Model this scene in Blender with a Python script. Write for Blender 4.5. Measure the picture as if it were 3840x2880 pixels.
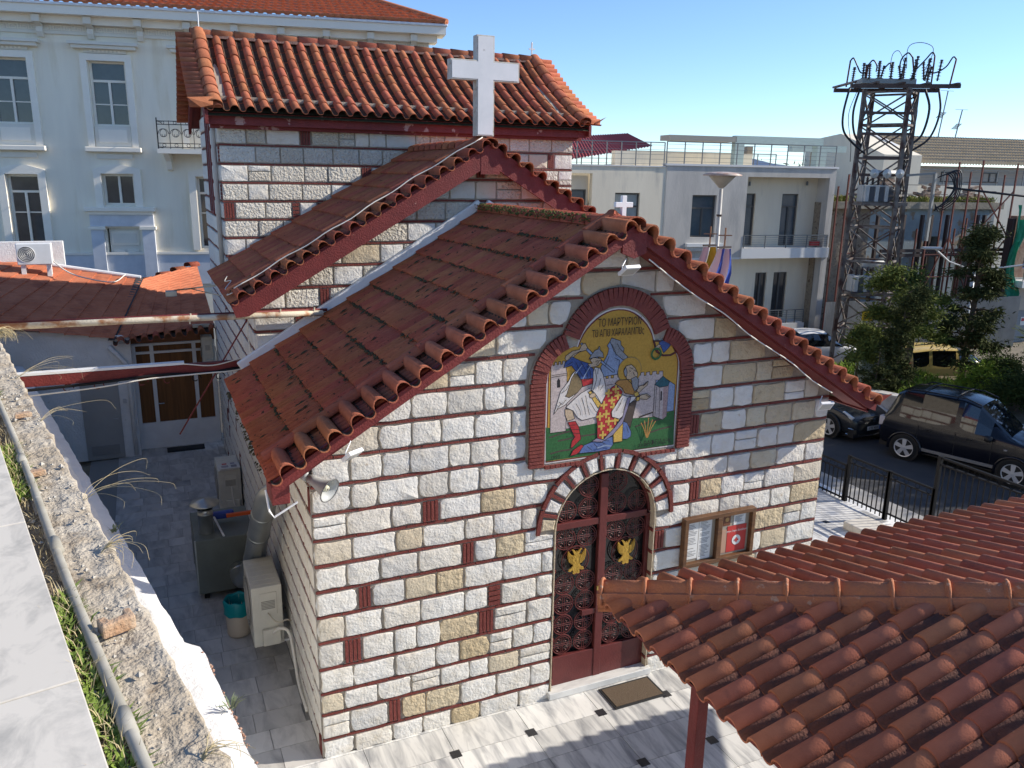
import bpy, bmesh, math, random
from math import sin, cos, pi, radians, sqrt, atan2
from mathutils import Vector as V, Matrix, noise
random.seed(7)
for o in list(bpy.data.objects): bpy.data.objects.remove(o)
SC = bpy.context.scene
COL = SC.collection
# ---------------------------------------------------------------- camera
cd = bpy.data.cameras.new('camera'); cam = bpy.data.objects.new('camera', cd); COL.objects.link(cam)
cd.sensor_width = 36.0; cd.lens = 28.523; cd.clip_start = 0.05; cd.clip_end = 20000
CR = ((0.91270508, -0.40832933, 0.01538174), (0.08799843, 0.23317694, 0.96844452), (-0.39903097, -0.88255066, 0.24875412))
cam.matrix_world = Matrix(((CR[0][0], CR[1][0], CR[2][0], -1.40126), (CR[0][1], CR[1][1], CR[2][1], -8.34634), (CR[0][2], CR[1][2], CR[2][2], 6.72716), (0, 0, 0, 1)))
SC.camera = cam
# ---------------------------------------------------------------- sky and sun
SUN = V((0.839, -0.235, 0.50)).normalized()
w = bpy.data.worlds.new('World'); SC.world = w; w.use_nodes = True
wn = w.node_tree.nodes; wl = w.node_tree.links; bg = wn['Background']
sk = wn.new('ShaderNodeTexSky'); sk.sky_type = 'NISHITA'; sk.sun_disc = False
sk.sun_elevation = math.asin(SUN.z); sk.sun_rotation = atan2(SUN.x, SUN.y)
sk.altitude = 100; sk.air_density = 0.8; sk.dust_density = 0.1; sk.ozone_density = 5.0
wl.new(sk.outputs[0], bg.inputs[0]); bg.inputs[1].default_value = 0.13
sd = bpy.data.lights.new('sun', 'SUN'); sd.energy = 4.3; sd.angle = radians(0.53); sd.color = (1.0, 0.92, 0.80)
so = bpy.data.objects.new('sun', sd); COL.objects.link(so); so.location = (30, -10, 40)
so.rotation_euler = SUN.to_track_quat('Z', 'Y').to_euler()
SC.view_settings.view_transform = 'Standard'; SC.view_settings.look = 'None'
SC.view_settings.exposure = 0.68; SC.view_settings.gamma = 1.0
SC.cycles.max_bounces = 6; SC.cycles.diffuse_bounces = 4; SC.cycles.glossy_bounces = 3; SC.cycles.transmission_bounces = 4
SC.cycles.caustics_reflective = False; SC.cycles.caustics_refractive = False

# ---------------------------------------------------------------- helpers
class MB:
    "collects geometry, then links it as one mesh object"
    def __init__(s): s.v = []; s.f = []
    def add(s, vs, fs):
        n = len(s.v); s.v += [tuple(p) for p in vs]; s.f += [tuple(i + n for i in f) for f in fs]; return s
    def box(s, x0, x1, y0, y1, z0, z1):
        return s.add([(x0,y0,z0),(x1,y0,z0),(x1,y1,z0),(x0,y1,z0),(x0,y0,z1),(x1,y0,z1),(x1,y1,z1),(x0,y1,z1)],
                     [(0,3,2,1),(4,5,6,7),(0,1,5,4),(1,2,6,5),(2,3,7,6),(3,0,4,7)])
    def ob(s, o, U, W, N, u0, u1, w0, w1, n0, n1):
        "box in a frame: origin o, axes U W N"
        o = V(o); c = []
        for n in (n0, n1):
            for (a, b) in ((u0,w0),(u1,w0),(u1,w1),(u0,w1)): c.append(o + V(U)*a + V(W)*b + V(N)*n)
        return s.add(c, [(0,3,2,1),(4,5,6,7),(0,1,5,4),(1,2,6,5),(2,3,7,6),(3,0,4,7)])
    def beam(s, p, q, a, b=None, up=(0,0,1)):
        "rectangular bar from p to q, a wide, b high"
        b = a if b is None else b; p = V(p); q = V(q); d = (q-p).normalized(); up = V(up)
        if abs(d.dot(up)) > .98: up = V((1,0,0))
        x = d.cross(up).normalized(); y = x.cross(d)
        c = []
        for e in (p, q):
            for (i, j) in ((-1,-1),(1,-1),(1,1),(-1,1)): c.append(e + x*i*a/2 + y*j*b/2)
        return s.add(c, [(0,1,2,3),(7,6,5,4),(0,4,5,1),(1,5,6,2),(2,6,7,3),(3,7,4,0)])
    def tube(s, pts, r, n=8, cap=True):
        pts = [V(p) for p in pts]; k = len(pts); base = len(s.v)
        rr = r if isinstance(r, (list, tuple)) else [r]*k
        prev = None
        for i, p in enumerate(pts):
            t = (pts[min(i+1,k-1)] - pts[max(i-1,0)]); t = t.normalized() if t.length > 1e-9 else V((0,0,1))
            if prev is None:
                x = t.cross(V((0,0,1)));  x = x if x.length > .05 else t.cross(V((1,0,0)))
                x.normalize()
            else:
                x = prev - t*prev.dot(t); x = x.normalized() if x.length > 1e-6 else t.orthogonal().normalized()
            prev = x; y = t.cross(x)
            for j in range(n):
                a = 2*pi*j/n; s.v.append(tuple(p + x*(cos(a)*rr[i]) + y*(sin(a)*rr[i])))
        for i in range(k-1):
            for j in range(n):
                a = base+i*n+j; b = base+i*n+(j+1) % n; s.f.append((a, b, b+n, a+n))
        if cap:
            s.f.append(tuple(base+j for j in range(n-1,-1,-1))); s.f.append(tuple(base+(k-1)*n+j for j in range(n)))
        return s
    def prism(s, poly, o, U, W, N, n0, n1):
        "polygon in plane (U,W) pushed from n0 to n1 along N"
        o = V(o); U = V(U); W = V(W); N = V(N); k = len(poly); b = len(s.v)
        for n in (n0, n1):
            for (a, c) in poly: s.v.append(tuple(o + U*a + W*c + N*n))
        s.f.append(tuple(b+i for i in range(k-1,-1,-1))); s.f.append(tuple(b+k+i for i in range(k)))
        for i in range(k): j = (i+1) % k; s.f.append((b+i, b+j, b+k+j, b+k+i))
        return s
    def lathe(s, prof, o, ax=(0,0,1), n=20, x0=None):
        "profile (radius, height) turned round axis"
        o = V(o); ax = V(ax).normalized(); x = V(x0).normalized() if x0 else ax.orthogonal().normalized(); y = ax.cross(x); b = len(s.v)
        for (r, h) in prof:
            for j in range(n):
                a = 2*pi*j/n; s.v.append(tuple(o + ax*h + x*(cos(a)*r) + y*(sin(a)*r)))
        for i in range(len(prof)-1):
            for j in range(n):
                p = b+i*n+j; q = b+i*n+(j+1) % n; s.f.append((p, q, q+n, p+n))
        return s
    def sheet(s, rows):
        "grid of points as quads"
        b = len(s.v); m = len(rows[0])
        for r in rows: s.v += [tuple(p) for p in r]
        for i in range(len(rows)-1):
            for j in range(m-1): a = b+i*m+j; s.f.append((a, a+1, a+m+1, a+m))
        return s
    def mesh(s, name, mat, smooth=False):
        me = bpy.data.meshes.new(name); me.from_pydata(s.v, [], s.f); me.materials.append(mat)
        if smooth: me.polygons.foreach_set('use_smooth', [True]*len(me.polygons))
        me.update(); return me
    def build(s, name, mat, parent=None, smooth=False, bevel=0, auto=None, **k):
        o = obj(name, s.mesh(name, mat, smooth), parent, **k)
        if bevel:
            m = o.modifiers.new('bevel', 'BEVEL'); m.width = bevel; m.segments = 2; m.limit_method = 'ANGLE'; m.angle_limit = radians(40)
        return o
WM = {}
def wm(o): return WM.get(o.name, Matrix())
def par(o, p):
    if p is not None:
        o.parent = p; o.matrix_parent_inverse = wm(p).inverted()
def tag(o, label=None, cat=None, group=None, kind=None):
    if label: o['label'] = label
    if cat: o['category'] = cat
    if group: o['group'] = group
    if kind: o['kind'] = kind
    return o
def obj(name, me, parent=None, mat4=None, label=None, cat=None, group=None, kind=None):
    o = bpy.data.objects.new(name, me); COL.objects.link(o)
    if mat4 is not None: o.matrix_basis = mat4; WM[o.name] = mat4.copy()
    par(o, parent); return tag(o, label, cat, group, kind)
def thing(name, label, cat, loc=(0,0,0), group=None):
    return obj(name, None, None, Matrix.Translation(V(loc)), label, cat, group)
def frame(o, X, Y, Z):
    "matrix with columns X Y Z at o"
    return Matrix(((X[0],Y[0],Z[0],o[0]),(X[1],Y[1],Z[1],o[1]),(X[2],Y[2],Z[2],o[2]),(0,0,0,1)))
def arc(cx, cy, r, a0, a1, n, ry=None):
    ry = r if ry is None else ry
    return [(cx + r*cos(radians(a0+(a1-a0)*i/n)), cy + ry*sin(radians(a0+(a1-a0)*i/n))) for i in range(n+1)]
def lerp(a, b, t): return a + (b-a)*t
def spline(pts, n=6):
    "catmull-rom through points"
    P = [V(p) for p in pts]; P = [P[0]*2-P[1]] + P + [P[-1]*2-P[-2]]; out = []
    for i in range(1, len(P)-2):
        for k in range(n):
            t = k/n; a, b, c, d = P[i-1], P[i], P[i+1], P[i+2]
            out.append(.5*((2*b) + (c-a)*t + (2*a-5*b+4*c-d)*t*t + (3*b-a-3*c+d)*t**3))
    return out + [P[-2]]
rnd = random.uniform

# ---------------------------------------------------------------- materials
def mat(name, col, col2=None, rough=.75, ns=4.0, nd=5, lo=.35, hi=.65, rv=0.0, rh=0.0, bump=0.0, bs=30.0, bd=4, metal=0.0, col3=None, s3=12., lo3=.62, hi3=.72,
        ramp=None, spec=.4, coat=0.0, bump2=0.0, bs2=8., stretch=None, vor=0.0, vs=18.):
    "procedural surface: two-tone noise, optional stain colour, per-object tint, bump; world-space coordinates"
    m = bpy.data.materials.new(name); m.use_nodes = True; nt = m.node_tree; N = nt.nodes; L = nt.links
    b = N['Principled BSDF']; b.inputs['Roughness'].default_value = rough; b.inputs['Metallic'].default_value = metal
    b.inputs['Specular IOR Level'].default_value = spec
    if coat: b.inputs['Coat Weight'].default_value = coat; b.inputs['Coat Roughness'].default_value = .05
    g = N.new('ShaderNodeNewGeometry'); pos = g.outputs['Position']
    if stretch:
        mp = N.new('ShaderNodeMapping'); mp.inputs['Scale'].default_value = stretch[:3]
        if len(stretch) > 3: mp.inputs['Rotation'].default_value = (0, 0, radians(stretch[3]))
        L.new(pos, mp.inputs[0]); pos = mp.outputs[0]
    oi = None
    if rv or rh or ramp: oi = N.new('ShaderNodeObjectInfo')
    def nz(scale, det, lo_, hi_):
        n = N.new('ShaderNodeTexNoise'); n.inputs['Scale'].default_value = scale; n.inputs['Detail'].default_value = det; n.inputs['Roughness'].default_value = .6
        L.new(pos, n.inputs['Vector'])
        r = N.new('ShaderNodeMapRange'); r.inputs[1].default_value = lo_; r.inputs[2].default_value = hi_; L.new(n.outputs[0], r.inputs[0]); return r.outputs[0]
    def mix(f, a, c, blend='MIX'):
        x = N.new('ShaderNodeMix'); x.data_type = 'RGBA'; x.blend_type = blend
        if hasattr(f, 'links') or hasattr(f, 'is_linked'): L.new(f, x.inputs['Factor'])
        else: x.inputs['Factor'].default_value = f
        for v_, k_ in ((a, 'A'), (c, 'B')):
            s_ = [i for i in x.inputs if i.name == k_ and i.type == 'RGBA'][0]
            if isinstance(v_, (tuple, list)): s_.default_value = (*v_[:3], 1)
            else: L.new(v_, s_)
        return [i for i in x.outputs if i.type == 'RGBA'][0]
    if ramp:
        cr = N.new('ShaderNodeValToRGB'); cr.color_ramp.interpolation = 'LINEAR'
        e = cr.color_ramp.elements
        while len(e) > 1: e.remove(e[0])
        e[0].position = ramp[0][0]; e[0].color = (*ramp[0][1], 1)
        for (p_, c_) in ramp[1:]: q = e.new(p_); q.color = (*c_, 1)
        L.new(oi.outputs['Random'], cr.inputs[0]); c = cr.outputs[0]
        if col2 is not None: c = mix(nz(ns, nd, lo, hi), c, mix(.55, c, col2))
    else:
        c = mix(nz(ns, nd, lo, hi), col, col2) if col2 is not None else col
    if col3 is not None: c = mix(nz(s3, 6, lo3, hi3), c, col3)
    if rv or rh:
        h = N.new('ShaderNodeHueSaturation')
        mr = N.new('ShaderNodeMapRange'); mr.inputs[3].default_value = 1-rv; mr.inputs[4].default_value = 1+rv; L.new(oi.outputs['Random'], mr.inputs[0]); L.new(mr.outputs[0], h.inputs['Value'])
        if rh:
            mu = N.new('ShaderNodeMath'); mu.operation = 'MULTIPLY'; mu.inputs[1].default_value = 7.31; L.new(oi.outputs['Random'], mu.inputs[0])
            fr = N.new('ShaderNodeMath'); fr.operation = 'FRACT'; L.new(mu.outputs[0], fr.inputs[0])
            m2 = N.new('ShaderNodeMapRange'); m2.inputs[3].default_value = .5-rh; m2.inputs[4].default_value = .5+rh; L.new(fr.outputs[0], m2.inputs[0]); L.new(m2.outputs[0], h.inputs['Hue'])
        if isinstance(c, (tuple, list)): h.inputs['Color'].default_value = (*c[:3], 1)
        else: L.new(c, h.inputs['Color'])
        c = h.outputs[0]
    if isinstance(c, (tuple, list)): b.inputs['Base Color'].default_value = (*c[:3], 1)
    else: L.new(c, b.inputs['Base Color'])
    last = None
    for (st, sc_, dt, dist) in ((bump, bs, bd, .02), (bump2, bs2, 3, .05)):
        if st:
            n = N.new('ShaderNodeTexNoise'); n.inputs['Scale'].default_value = sc_; n.inputs['Detail'].default_value = dt; L.new(pos, n.inputs['Vector'])
            bp = N.new('ShaderNodeBump'); bp.inputs['Strength'].default_value = st; bp.inputs['Distance'].default_value = dist; L.new(n.outputs[0], bp.inputs['Height'])
            if last: L.new(last, bp.inputs['Normal'])
            last = bp.outputs[0]
    if vor:
        n = N.new('ShaderNodeTexVoronoi'); n.inputs['Scale'].default_value = vs; L.new(pos, n.inputs['Vector'])
        bp = N.new('ShaderNodeBump'); bp.inputs['Strength'].default_value = vor; bp.inputs['Distance'].default_value = .03; L.new(n.outputs[0], bp.inputs['Height'])
        if last: L.new(last, bp.inputs['Normal'])
        last = bp.outputs[0]
    if last: L.new(last, b.inputs['Normal'])
    return m
def sharp(me, a=32):
    me.polygons.foreach_set('use_smooth', [True]*len(me.polygons)); me.set_sharp_from_angle(angle=radians(a)); return me
def flat(name, col, rough=.6, **k): return mat(name, col, rough=rough, **k)
def glass(name, col, rough=.06, spec=.8):
    return mat(name, col, rough=rough, spec=spec)
STONE = mat('limestone', None, (.55,.47,.34), .95, ns=5, lo=.46, hi=.78, ramp=[(0,(.72,.70,.66)),(.35,(.70,.675,.62)),(.6,(.66,.62,.55)),(.76,(.69,.67,.63)),(.86,(.56,.545,.515)),(.93,(.60,.52,.39)),(1,(.50,.41,.28))],
            col3=(.36,.25,.14), s3=7, lo3=.66, hi3=.8, bump=.5, bs=34, bd=6, bump2=.35, bs2=9)
ROCK = mat('rock_faced_limestone', None, (.52,.47,.38), .92, ns=6, lo=.45, hi=.75, ramp=[(0,(.70,.67,.60)),(.5,(.64,.60,.52)),(.8,(.58,.54,.47)),(1,(.52,.47,.38))], col3=(.22,.19,.14), s3=22, lo3=.6, hi3=.74,
            bump=.8, bs=50, bd=5, bump2=.9, bs2=20, vor=.35, vs=26)
TANST = mat('stained_shaded_limestone', None, (.40,.30,.17), .92, ns=6, lo=.45, hi=.75, ramp=[(0,(.56,.46,.31)),(.5,(.50,.40,.25)),(.8,(.58,.51,.38)),(1,(.40,.30,.18))], col3=(.20,.13,.07), s3=9, lo3=.62, hi3=.76, bump=.6, bs=40, bd=5, bump2=.6, bs2=12)
MORTAR = mat('mortar', (.42,.37,.30), (.33,.285,.23), .95, ns=9, bump=.7, bs=90)
BRICK = mat('red_brick_strip', (.145,.030,.025), (.19,.045,.034), .6, ns=14, rv=.1, bump=.5, bs=60, spec=.35)
REDP = mat('red_paint', (.135,.020,.019), (.18,.027,.025), .65, ns=5, col3=(.36,.17,.14), s3=9, lo3=.70, hi3=.73, bump=.4, bs=40)
TILE = mat('terracotta', (.36,.118,.064), (.43,.15,.083), .9, ns=7, rv=.12, rh=.009, bump=.35, bs=70, col3=(.22,.08,.05), s3=9, lo3=.58, hi3=.78, spec=.12)
TILED = mat('weathered_terracotta', (.30,.088,.052), (.37,.12,.065), .85, ns=6, rv=.13, rh=.01, bump=.5, bs=60, col3=(.05,.035,.025), s3=16, lo3=.615, hi3=.68, spec=.12)
TILEC = mat('canopy_terracotta', (.41,.148,.085), (.47,.175,.10), .9, ns=5, rv=.14, rh=.008, bump=.22, bs=80, col3=(.22,.09,.068), s3=5, lo3=.58, hi3=.78, spec=.15)
CLAYO = mat('ridge_mortar_clay', (.46,.17,.075), (.40,.15,.08), .85, ns=8, bump=.5, bs=50, col3=(.50,.32,.22), s3=10, lo3=.62, hi3=.70)
MOSS = mat('dark_moss', (.035,.032,.02), (.07,.065,.028), .95, ns=20, bump=.8, bs=80)
MOSSG = mat('green_moss', (.10,.11,.02), (.05,.06,.015), .95, ns=25, bump=.8, bs=90)
WHITEP = mat('white_plaster', (.78,.78,.77), (.70,.70,.69), .85, ns=3, bump=.5, bs=25, col3=(.5,.49,.46), s3=5, lo3=.66, hi3=.76)
WHITEM = mat('white_metal', (.78,.79,.80), (.70,.71,.72), .4, ns=3, spec=.5)
GREYM = mat('galvanised_metal', (.42,.44,.43), (.34,.36,.36), .35, ns=3, metal=.75, col3=(.3,.3,.28), s3=8)
BLACKM = mat('black_iron', (.009,.009,.010), rough=.6, spec=.2)
DARK = mat('dark_interior', (.01,.008,.008), rough=.8)
CREAM = mat('cream_plastic', (.62,.60,.52), (.55,.53,.46), .5, ns=4, col3=(.4,.38,.32), s3=6, lo3=.66, hi3=.8)
RUST = mat('rusty_paint', (.62,.55,.42), (.36,.17,.08), .7, ns=3, lo=.5, hi=.62, bump=.3, bs=40)
WOOD = mat('dark_wood', (.10,.045,.02), (.16,.075,.03), .5, ns=4, stretch=(1,1,6), bump=.3, bs=20)
CABLE = flat('white_cable', (.72,.69,.62), .5)
# ================================================================ church
church = thing('church', 'small stone church with red brick courses, red tiled gable roofs and arched door', 'church', (3.68, 4, 0))
CW = 7.38; RX = 3.68
def clip(poly, a, b, c):
    "keep a*x+b*z<=c"
    out = []
    for i in range(len(poly)):
        p, q = poly[i], poly[(i+1) % len(poly)]; dp = a*p[0]+b*p[1]-c; dq = a*q[0]+b*q[1]-c
        if dp <= 0: out.append(p)
        if dp*dq < 0: t = dp/(dp-dq); out.append((p[0]+(q[0]-p[0])*t, p[1]+(q[1]-p[1])*t))
    return out
def area(p): return .5*abs(sum(p[i][0]*p[(i+1) % len(p)][1]-p[(i+1) % len(p)][0]*p[i][1] for i in range(len(p))))
def push(x, z, shapes):
    for _ in range(2):
        for s in shapes:
            if s[0] == 'u' and z < s[2]: continue
            if s[0] in 'cu':
                dx, dz = x-s[1], z-s[2]; d = sqrt(dx*dx+dz*dz)
                if 1e-6 < d < s[3]: x, z = s[1]+dx*s[3]/d, s[2]+dz*s[3]/d
            else:
                if s[1] < x < s[2] and s[3] < z < s[4]:
                    ds = [x-s[1], s[2]-x, z-s[3], s[4]-z]; k = ds.index(min(ds))
                    if k == 0: x = s[1]
                    elif k == 1: x = s[2]
                    elif k == 2: z = s[3]
                    else: z = s[4]
    return x, z
def inside(x, z, shapes):
    for s in shapes:
        if s[0] == 'u' and z < s[2]: continue
        if s[0] in 'cu' and (x-s[1])**2+(z-s[2])**2 < s[3]**2: return True
        if s[0] == 'r' and s[1] < x < s[2] and s[3] < z < s[4]: return True
    return False
def stone_poly(x0, x1, z0, z1, rgh=1.0):
    w_, h_ = x1-x0, z1-z0; m = min(w_, h_); P = []
    def c(): return random.choice((rnd(.03,.12),rnd(.03,.14),rnd(.10,.34)))*m*rgh
    j = lambda: rnd(-.02, .016)*rgh*(m/.27)
    for (cx, cz, sx, sz, first) in ((x0,z0,1,1,0),(x1,z0,-1,1,1),(x1,z1,-1,-1,0),(x0,z1,1,-1,1)):
        a, b = c(), c(); p1 = (cx, cz+sz*b); p2 = (cx+sx*a*.32, cz+sz*b*.32); p3 = (cx+sx*a, cz)
        seq = [p1, p2, p3] if first == 0 else [p3, p2, p1]
        P += seq
        if (cx, cz) == (x0, z0): P.append((lerp(x0,x1,rnd(.4,.6)), z0+j()))
        elif (cx, cz) == (x1, z0): P.append((x1+j(), lerp(z0,z1,.5)))
        elif (cx, cz) == (x1, z1): P.append((lerp(x0,x1,rnd(.4,.6)), z1+j()))
        else: P.append((x0+j(), lerp(z0,z1,.5)))
    return P
def stone_geo(mb, P, o, U, W, N, d):
    cx = sum(p[0] for p in P)/len(P); cz = sum(p[1] for p in P)/len(P); n = len(P); o = V(o); U = V(U); W = V(W); N = V(N)
    b = len(mb.v)
    def put(k, dep): 
        for (x, z) in P:
            x2, z2 = cx+(x-cx)*k, cz+(z-cz)*k; mb.v.append(tuple(o+U*x2+W*z2+N*dep()))
    put(1.0, lambda: -.004); put(.962, lambda: d*rnd(.72,.98)); put(.80, lambda: d*rnd(.93,1.08))
    mb.v.append(tuple(o+U*cx+W*cz+N*d*rnd(.95,1.12)))
    for r in range(2):
        for i in range(n):
            j = (i+1) % n; mb.f.append((b+r*n+i, b+r*n+j, b+(r+1)*n+j, b+(r+1)*n+i))
    for i in range(n): mb.f.append((b+2*n+i, b+2*n+(i+1) % n, b+3*n))
def bricks_row(mb, o, U, W, N, x0, x1, z, h, d, L_=.26, gap=.008):
    x = x0
    while x < x1-.01:
        e = min(x+L_*rnd(.8,1.15), x1)
        if x1-e < .06: e = x1
        mb.ob(o, U, W, N, x+gap/2, e-gap/2, z-h/2+rnd(-.003,.003), z+h/2+rnd(-.003,.003), -.004, d*rnd(.8,1.2)); x = e
def free(z, x0, x1, shapes, halves, step=.02):
    "free intervals at height z"
    out = []; cur = None; n = int((x1-x0)/step)
    for i in range(n+1):
        x = x0+i*step; ok = not inside(x, z, shapes) and all(a*x+b*z <= c for a, b, c in halves)
        if ok and cur is None: cur = x
        if not ok and cur is not None: out.append((cur, x-step)); cur = None
    if cur is not None: out.append((cur, x1))
    return out
def lay_wall(wall, o, U, W, N, x0, x1, zs, shapes=(), halves=(), wmin=.26, wmax=.58, d=.026, smat=STONE, bh=.043, join=None, pins=.09, psplit=.12, insert_at=(), stuff=False, rgh=1.0, alt=None):
    "courses of stones between brick strips at heights zs (strip centres)"
    J = MB() if stuff else None; used = []
    for i in range(len(zs)):
        zc = zs[i]
        for (a, b) in free(zc, x0, x1, shapes, halves): 
            if b-a > .08:
                bm = MB(); bricks_row(bm, o, U, W, N, a, b, zc, bh*.70, d*.62); bm.build('brick_course', BRICK, wall)
        if i+1 >= len(zs): break
        z0 = zc+bh/2+.004; z1 = zs[i+1]-bh/2-.004; zm = (z0+z1)/2
        for (a, b) in free(zm, x0, x1, shapes, halves):
            x = a
            while x < b-.03:
                ww = rnd(wmin, wmax); e = min(x+ww, b)
                if b-e < wmin*.6: e = b
                ins = [q for q in insert_at if q[0] == i and x <= q[1] < e and q not in used]; used += ins
                if ins or (random.random() < pins and b-x > .6):
                    nb = random.choice((3,3,4)); im = MB()
                    if random.random() < .72 or ins:
                        e = x+nb*.048+.02
                        for k in range(nb): im.ob(o, U, W, N, x+.014+k*.048, x+.014+k*.048+.036, z0+rnd(0,.01), z1-rnd(0,.01), -.004, d*rnd(.85,1.1))
                    else:
                        e = x+rnd(.14,.24); k_ = 4; hh = (z1-z0)/k_
                        for k in range(k_): im.ob(o, U, W, N, x+.014, e-.014, z0+k*hh+.01, z0+(k+1)*hh-.008, -.004, d*rnd(.85,1.1))
                    im.build('brick_insert', BRICK, wall)
                    x = e; continue
                cells = [(x+.009, e-.009, z0+.003, z1-.003)]
                if random.random() < psplit and e-x < .5:
                    zz = lerp(z0, z1, rnd(.35,.65)); cells = [(x+.009,e-.009,z0+.003,zz-.006),(x+.009,e-.009,zz+.006,z1-.003)]
                for (p0,p1,q0,q1) in cells:
                    P = stone_poly(p0, p1, q0, q1, rgh)
                    P = [push(px, pz, shapes) for px, pz in P]
                    for h_ in halves: P = clip(P, *h_) if P else P
                    if len(P) < 4 or area(P) < .004: continue
                    sm = smat if not alt or random.random() > (alt[1]((p0+p1)/2,(q0+q1)/2) if callable(alt[1]) else alt[1]) else alt[0]
                    if stuff: stone_geo(J, P, o, U, W, N, d)
                    else:
                        m_ = MB(); stone_geo(m_, P, o, U, W, N, d*rnd(.75,1.3)); so_n = m_.build('stone', sm, wall)
                        if sm is not ROCK: sharp(so_n.data)
                x = e
    if stuff and J.v: J.build('stone', smat, wall, kind='stuff')
X_, Y_, Z_ = V((1,0,0)), V((0,1,0)), V((0,0,1))
# ---- front (narthex) wall with door opening and mosaic niche
RK = .6195                                   # roof rise per metre
def ztop(x): return 3.80+RK*min(x, CW-x)
DCX, DSP, DR = 3.75, 2.38, .75
fw = MB(); n = 60; yb, yf = .35, .03
def zlow(x): return DSP+sqrt(max(0, DR*DR-(x-DCX)**2)) if abs(x-DCX) < DR else 0
xs = sorted(set([CW*i/n for i in range(n+1)]+[DCX-DR, DCX+DR, RX]+[DCX+DR*cos(radians(a)) for a in range(10,180,10)]))
for a, b in zip(xs[:-1], xs[1:]):
    mid = (a+b)/2; door = abs(mid-DCX) < DR
    la, lb = (zlow(a) if door else 0), (zlow(b) if door else 0)
    if door and abs(a-(DCX-DR)) < 1e-6: la = DSP
    if door and abs(b-(DCX+DR)) < 1e-6: lb = DSP
    fw.add([(a,yf,la),(b,yf,lb),(b,yf,ztop(b)),(a,yf,ztop(a)),(a,yb,la),(b,yb,lb),(b,yb,ztop(b)),(a,yb,ztop(a))], [(0,1,2,3),(7,6,5,4),(0,4,5,1),(3,2,6,7)])
front = fw.build('front_wall', MORTAR, church)
rv = MB()                                     # stone lining of the door reveal
pr = [(DCX+DR, 0.0)]+arc(DCX, DSP, DR, 0, 180, 20)+[(DCX-DR, 0.0)]
rows = [[(x,.0,z) for x, z in pr], [(x,.34,z) for x, z in pr]]
pr2 = [(DCX+DR-.012, 0.0)]+arc(DCX, DSP, DR-.012, 0, 180, 20)+[(DCX-DR+.012, 0.0)]
rows.append([(x,.34,z) for x, z in pr2]); rows.append([(x,.0,z) for x, z in pr2]); rows.append(rows[0]); rv.sheet(rows)
rv.build('door_reveal', STONE, church)
for zc in [.24,.58,.86,1.18,1.52,1.84,2.16]:
    for s in (-1, 1):
        MB().box(*sorted((DCX+s*(DR-.014), DCX+s*(DR-.03))), .0, .1, zc-.02, zc+.02).build('brick_course', BRICK, front)
for a in (28, 50): 
    p = V((DCX+cos(radians(a))*(DR-.02), 0, DSP+sin(radians(a))*(DR-.02)))
    MB().beam(p, p+V((0,.1,0)), .03, .016, up=(cos(radians(a)),0,sin(radians(a)))).build('brick_course', BRICK, front)
FZ = [.242,.576,.857,1.175,1.516,1.842,2.162,2.476,2.785,3.09,3.42,3.74,4.06,4.38,4.70,5.02,5.34,5.66,5.98]
SH = [('r',DCX-DR,DCX+DR,-1,DSP),('u',DCX,DSP-.02,1.02),('r',2.575,4.95,3.27,4.33),('c',3.19,4.33,.63),('c',4.33,4.33,.63),('c',3.77,4.66,.82)]
HV = [(-RK,1,3.77),(RK,1,3.77+RK*CW)]
F0 = (0,.03,0); FN = V((0,-1,0))
lay_wall(front, F0, X_, Z_, FN, .012, CW-.012, [-.03]+FZ, SH, HV, insert_at=((6,.62),(1,1.05),(4,2.25),(7,2.1),(9,1.35),(8,5.15),(11,4.98)), pins=.03, alt=(TANST, lambda x, z: .05 if x < 4.6 and z > .3 else (.45 if z < .3 and x > 1 else (.55 if z > 4.4-.55*(x-4.9) else .14))))  # more tan stones towards the right verge: stains plus shade put into the colour
# voussoirs of the door arch
k = 11
for i in range(k):
    a0, a1 = 180*i/k, 180*(i+1)/k
    P = arc(DCX, DSP, .955, a0+3.2, a1-3.2, 3)+arc(DCX, DSP, .765, a1-3.6, a0+3.6, 3)
    m_ = MB(); stone_geo(m_, P, F0, X_, Z_, FN, .034); m_.build('voussoir', STONE, front)
    if i:
        t = radians(a0); p = V((DCX+cos(t)*.76,.012,DSP+sin(t)*.76)); q = V((DCX+cos(t)*.965,.012,DSP+sin(t)*.965))
        MB().beam(p, q, .04, .05, up=(0,-1,0)).build('brick', BRICK, front)
rb = MB()
for i in range(9):
    pts = [(DCX+.995*cos(radians(a)), .0, DSP+.995*sin(radians(a))) for a in (180*i/9+.6, 180*(i+.5)/9, 180*(i+1)/9-.6)]
    for p, q in zip(pts[:-1], pts[1:]): rb.beam(p, q, .05, .042, up=(0,-1,0))
rb.build('brick_arch', BRICK, front)
# ---- mosaic: brick surround, frame and coloured panel
mos = MB().prism([(2.6,3.29),(4.93,3.29),(4.93,4.4)]+arc(4.33,4.33,.60,5,75,6)+arc(3.77,4.66,.79,25,155,12)+arc(3.19,4.33,.60,105,175,6)+[(2.6,4.4)], (0,.02,0), X_, Z_, FN, 0, .02).build('mosaic', MORTAR, church)
sb = MB()
def vbrick(cx, cz, r0, r1, a, wd):
    t = radians(a); U_ = V((cos(t),0,sin(t))); W_ = V((-sin(t),0,cos(t))); sb.ob((cx,0,cz), U_, W_, FN, r0, r1, -wd/2, wd/2, 0, rnd(.034,.048))
for i in range(23): z = 3.30+i*.046; sb.box(2.60,2.80,-.045+rnd(0,.008),.0,z,z+.037); sb.box(4.735,4.93,-.045+rnd(0,.008),.0,z,z+.037)
for i in range(13): vbrick(3.22, 4.36, .41, .60, 178-i*5.6, .044)
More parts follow.
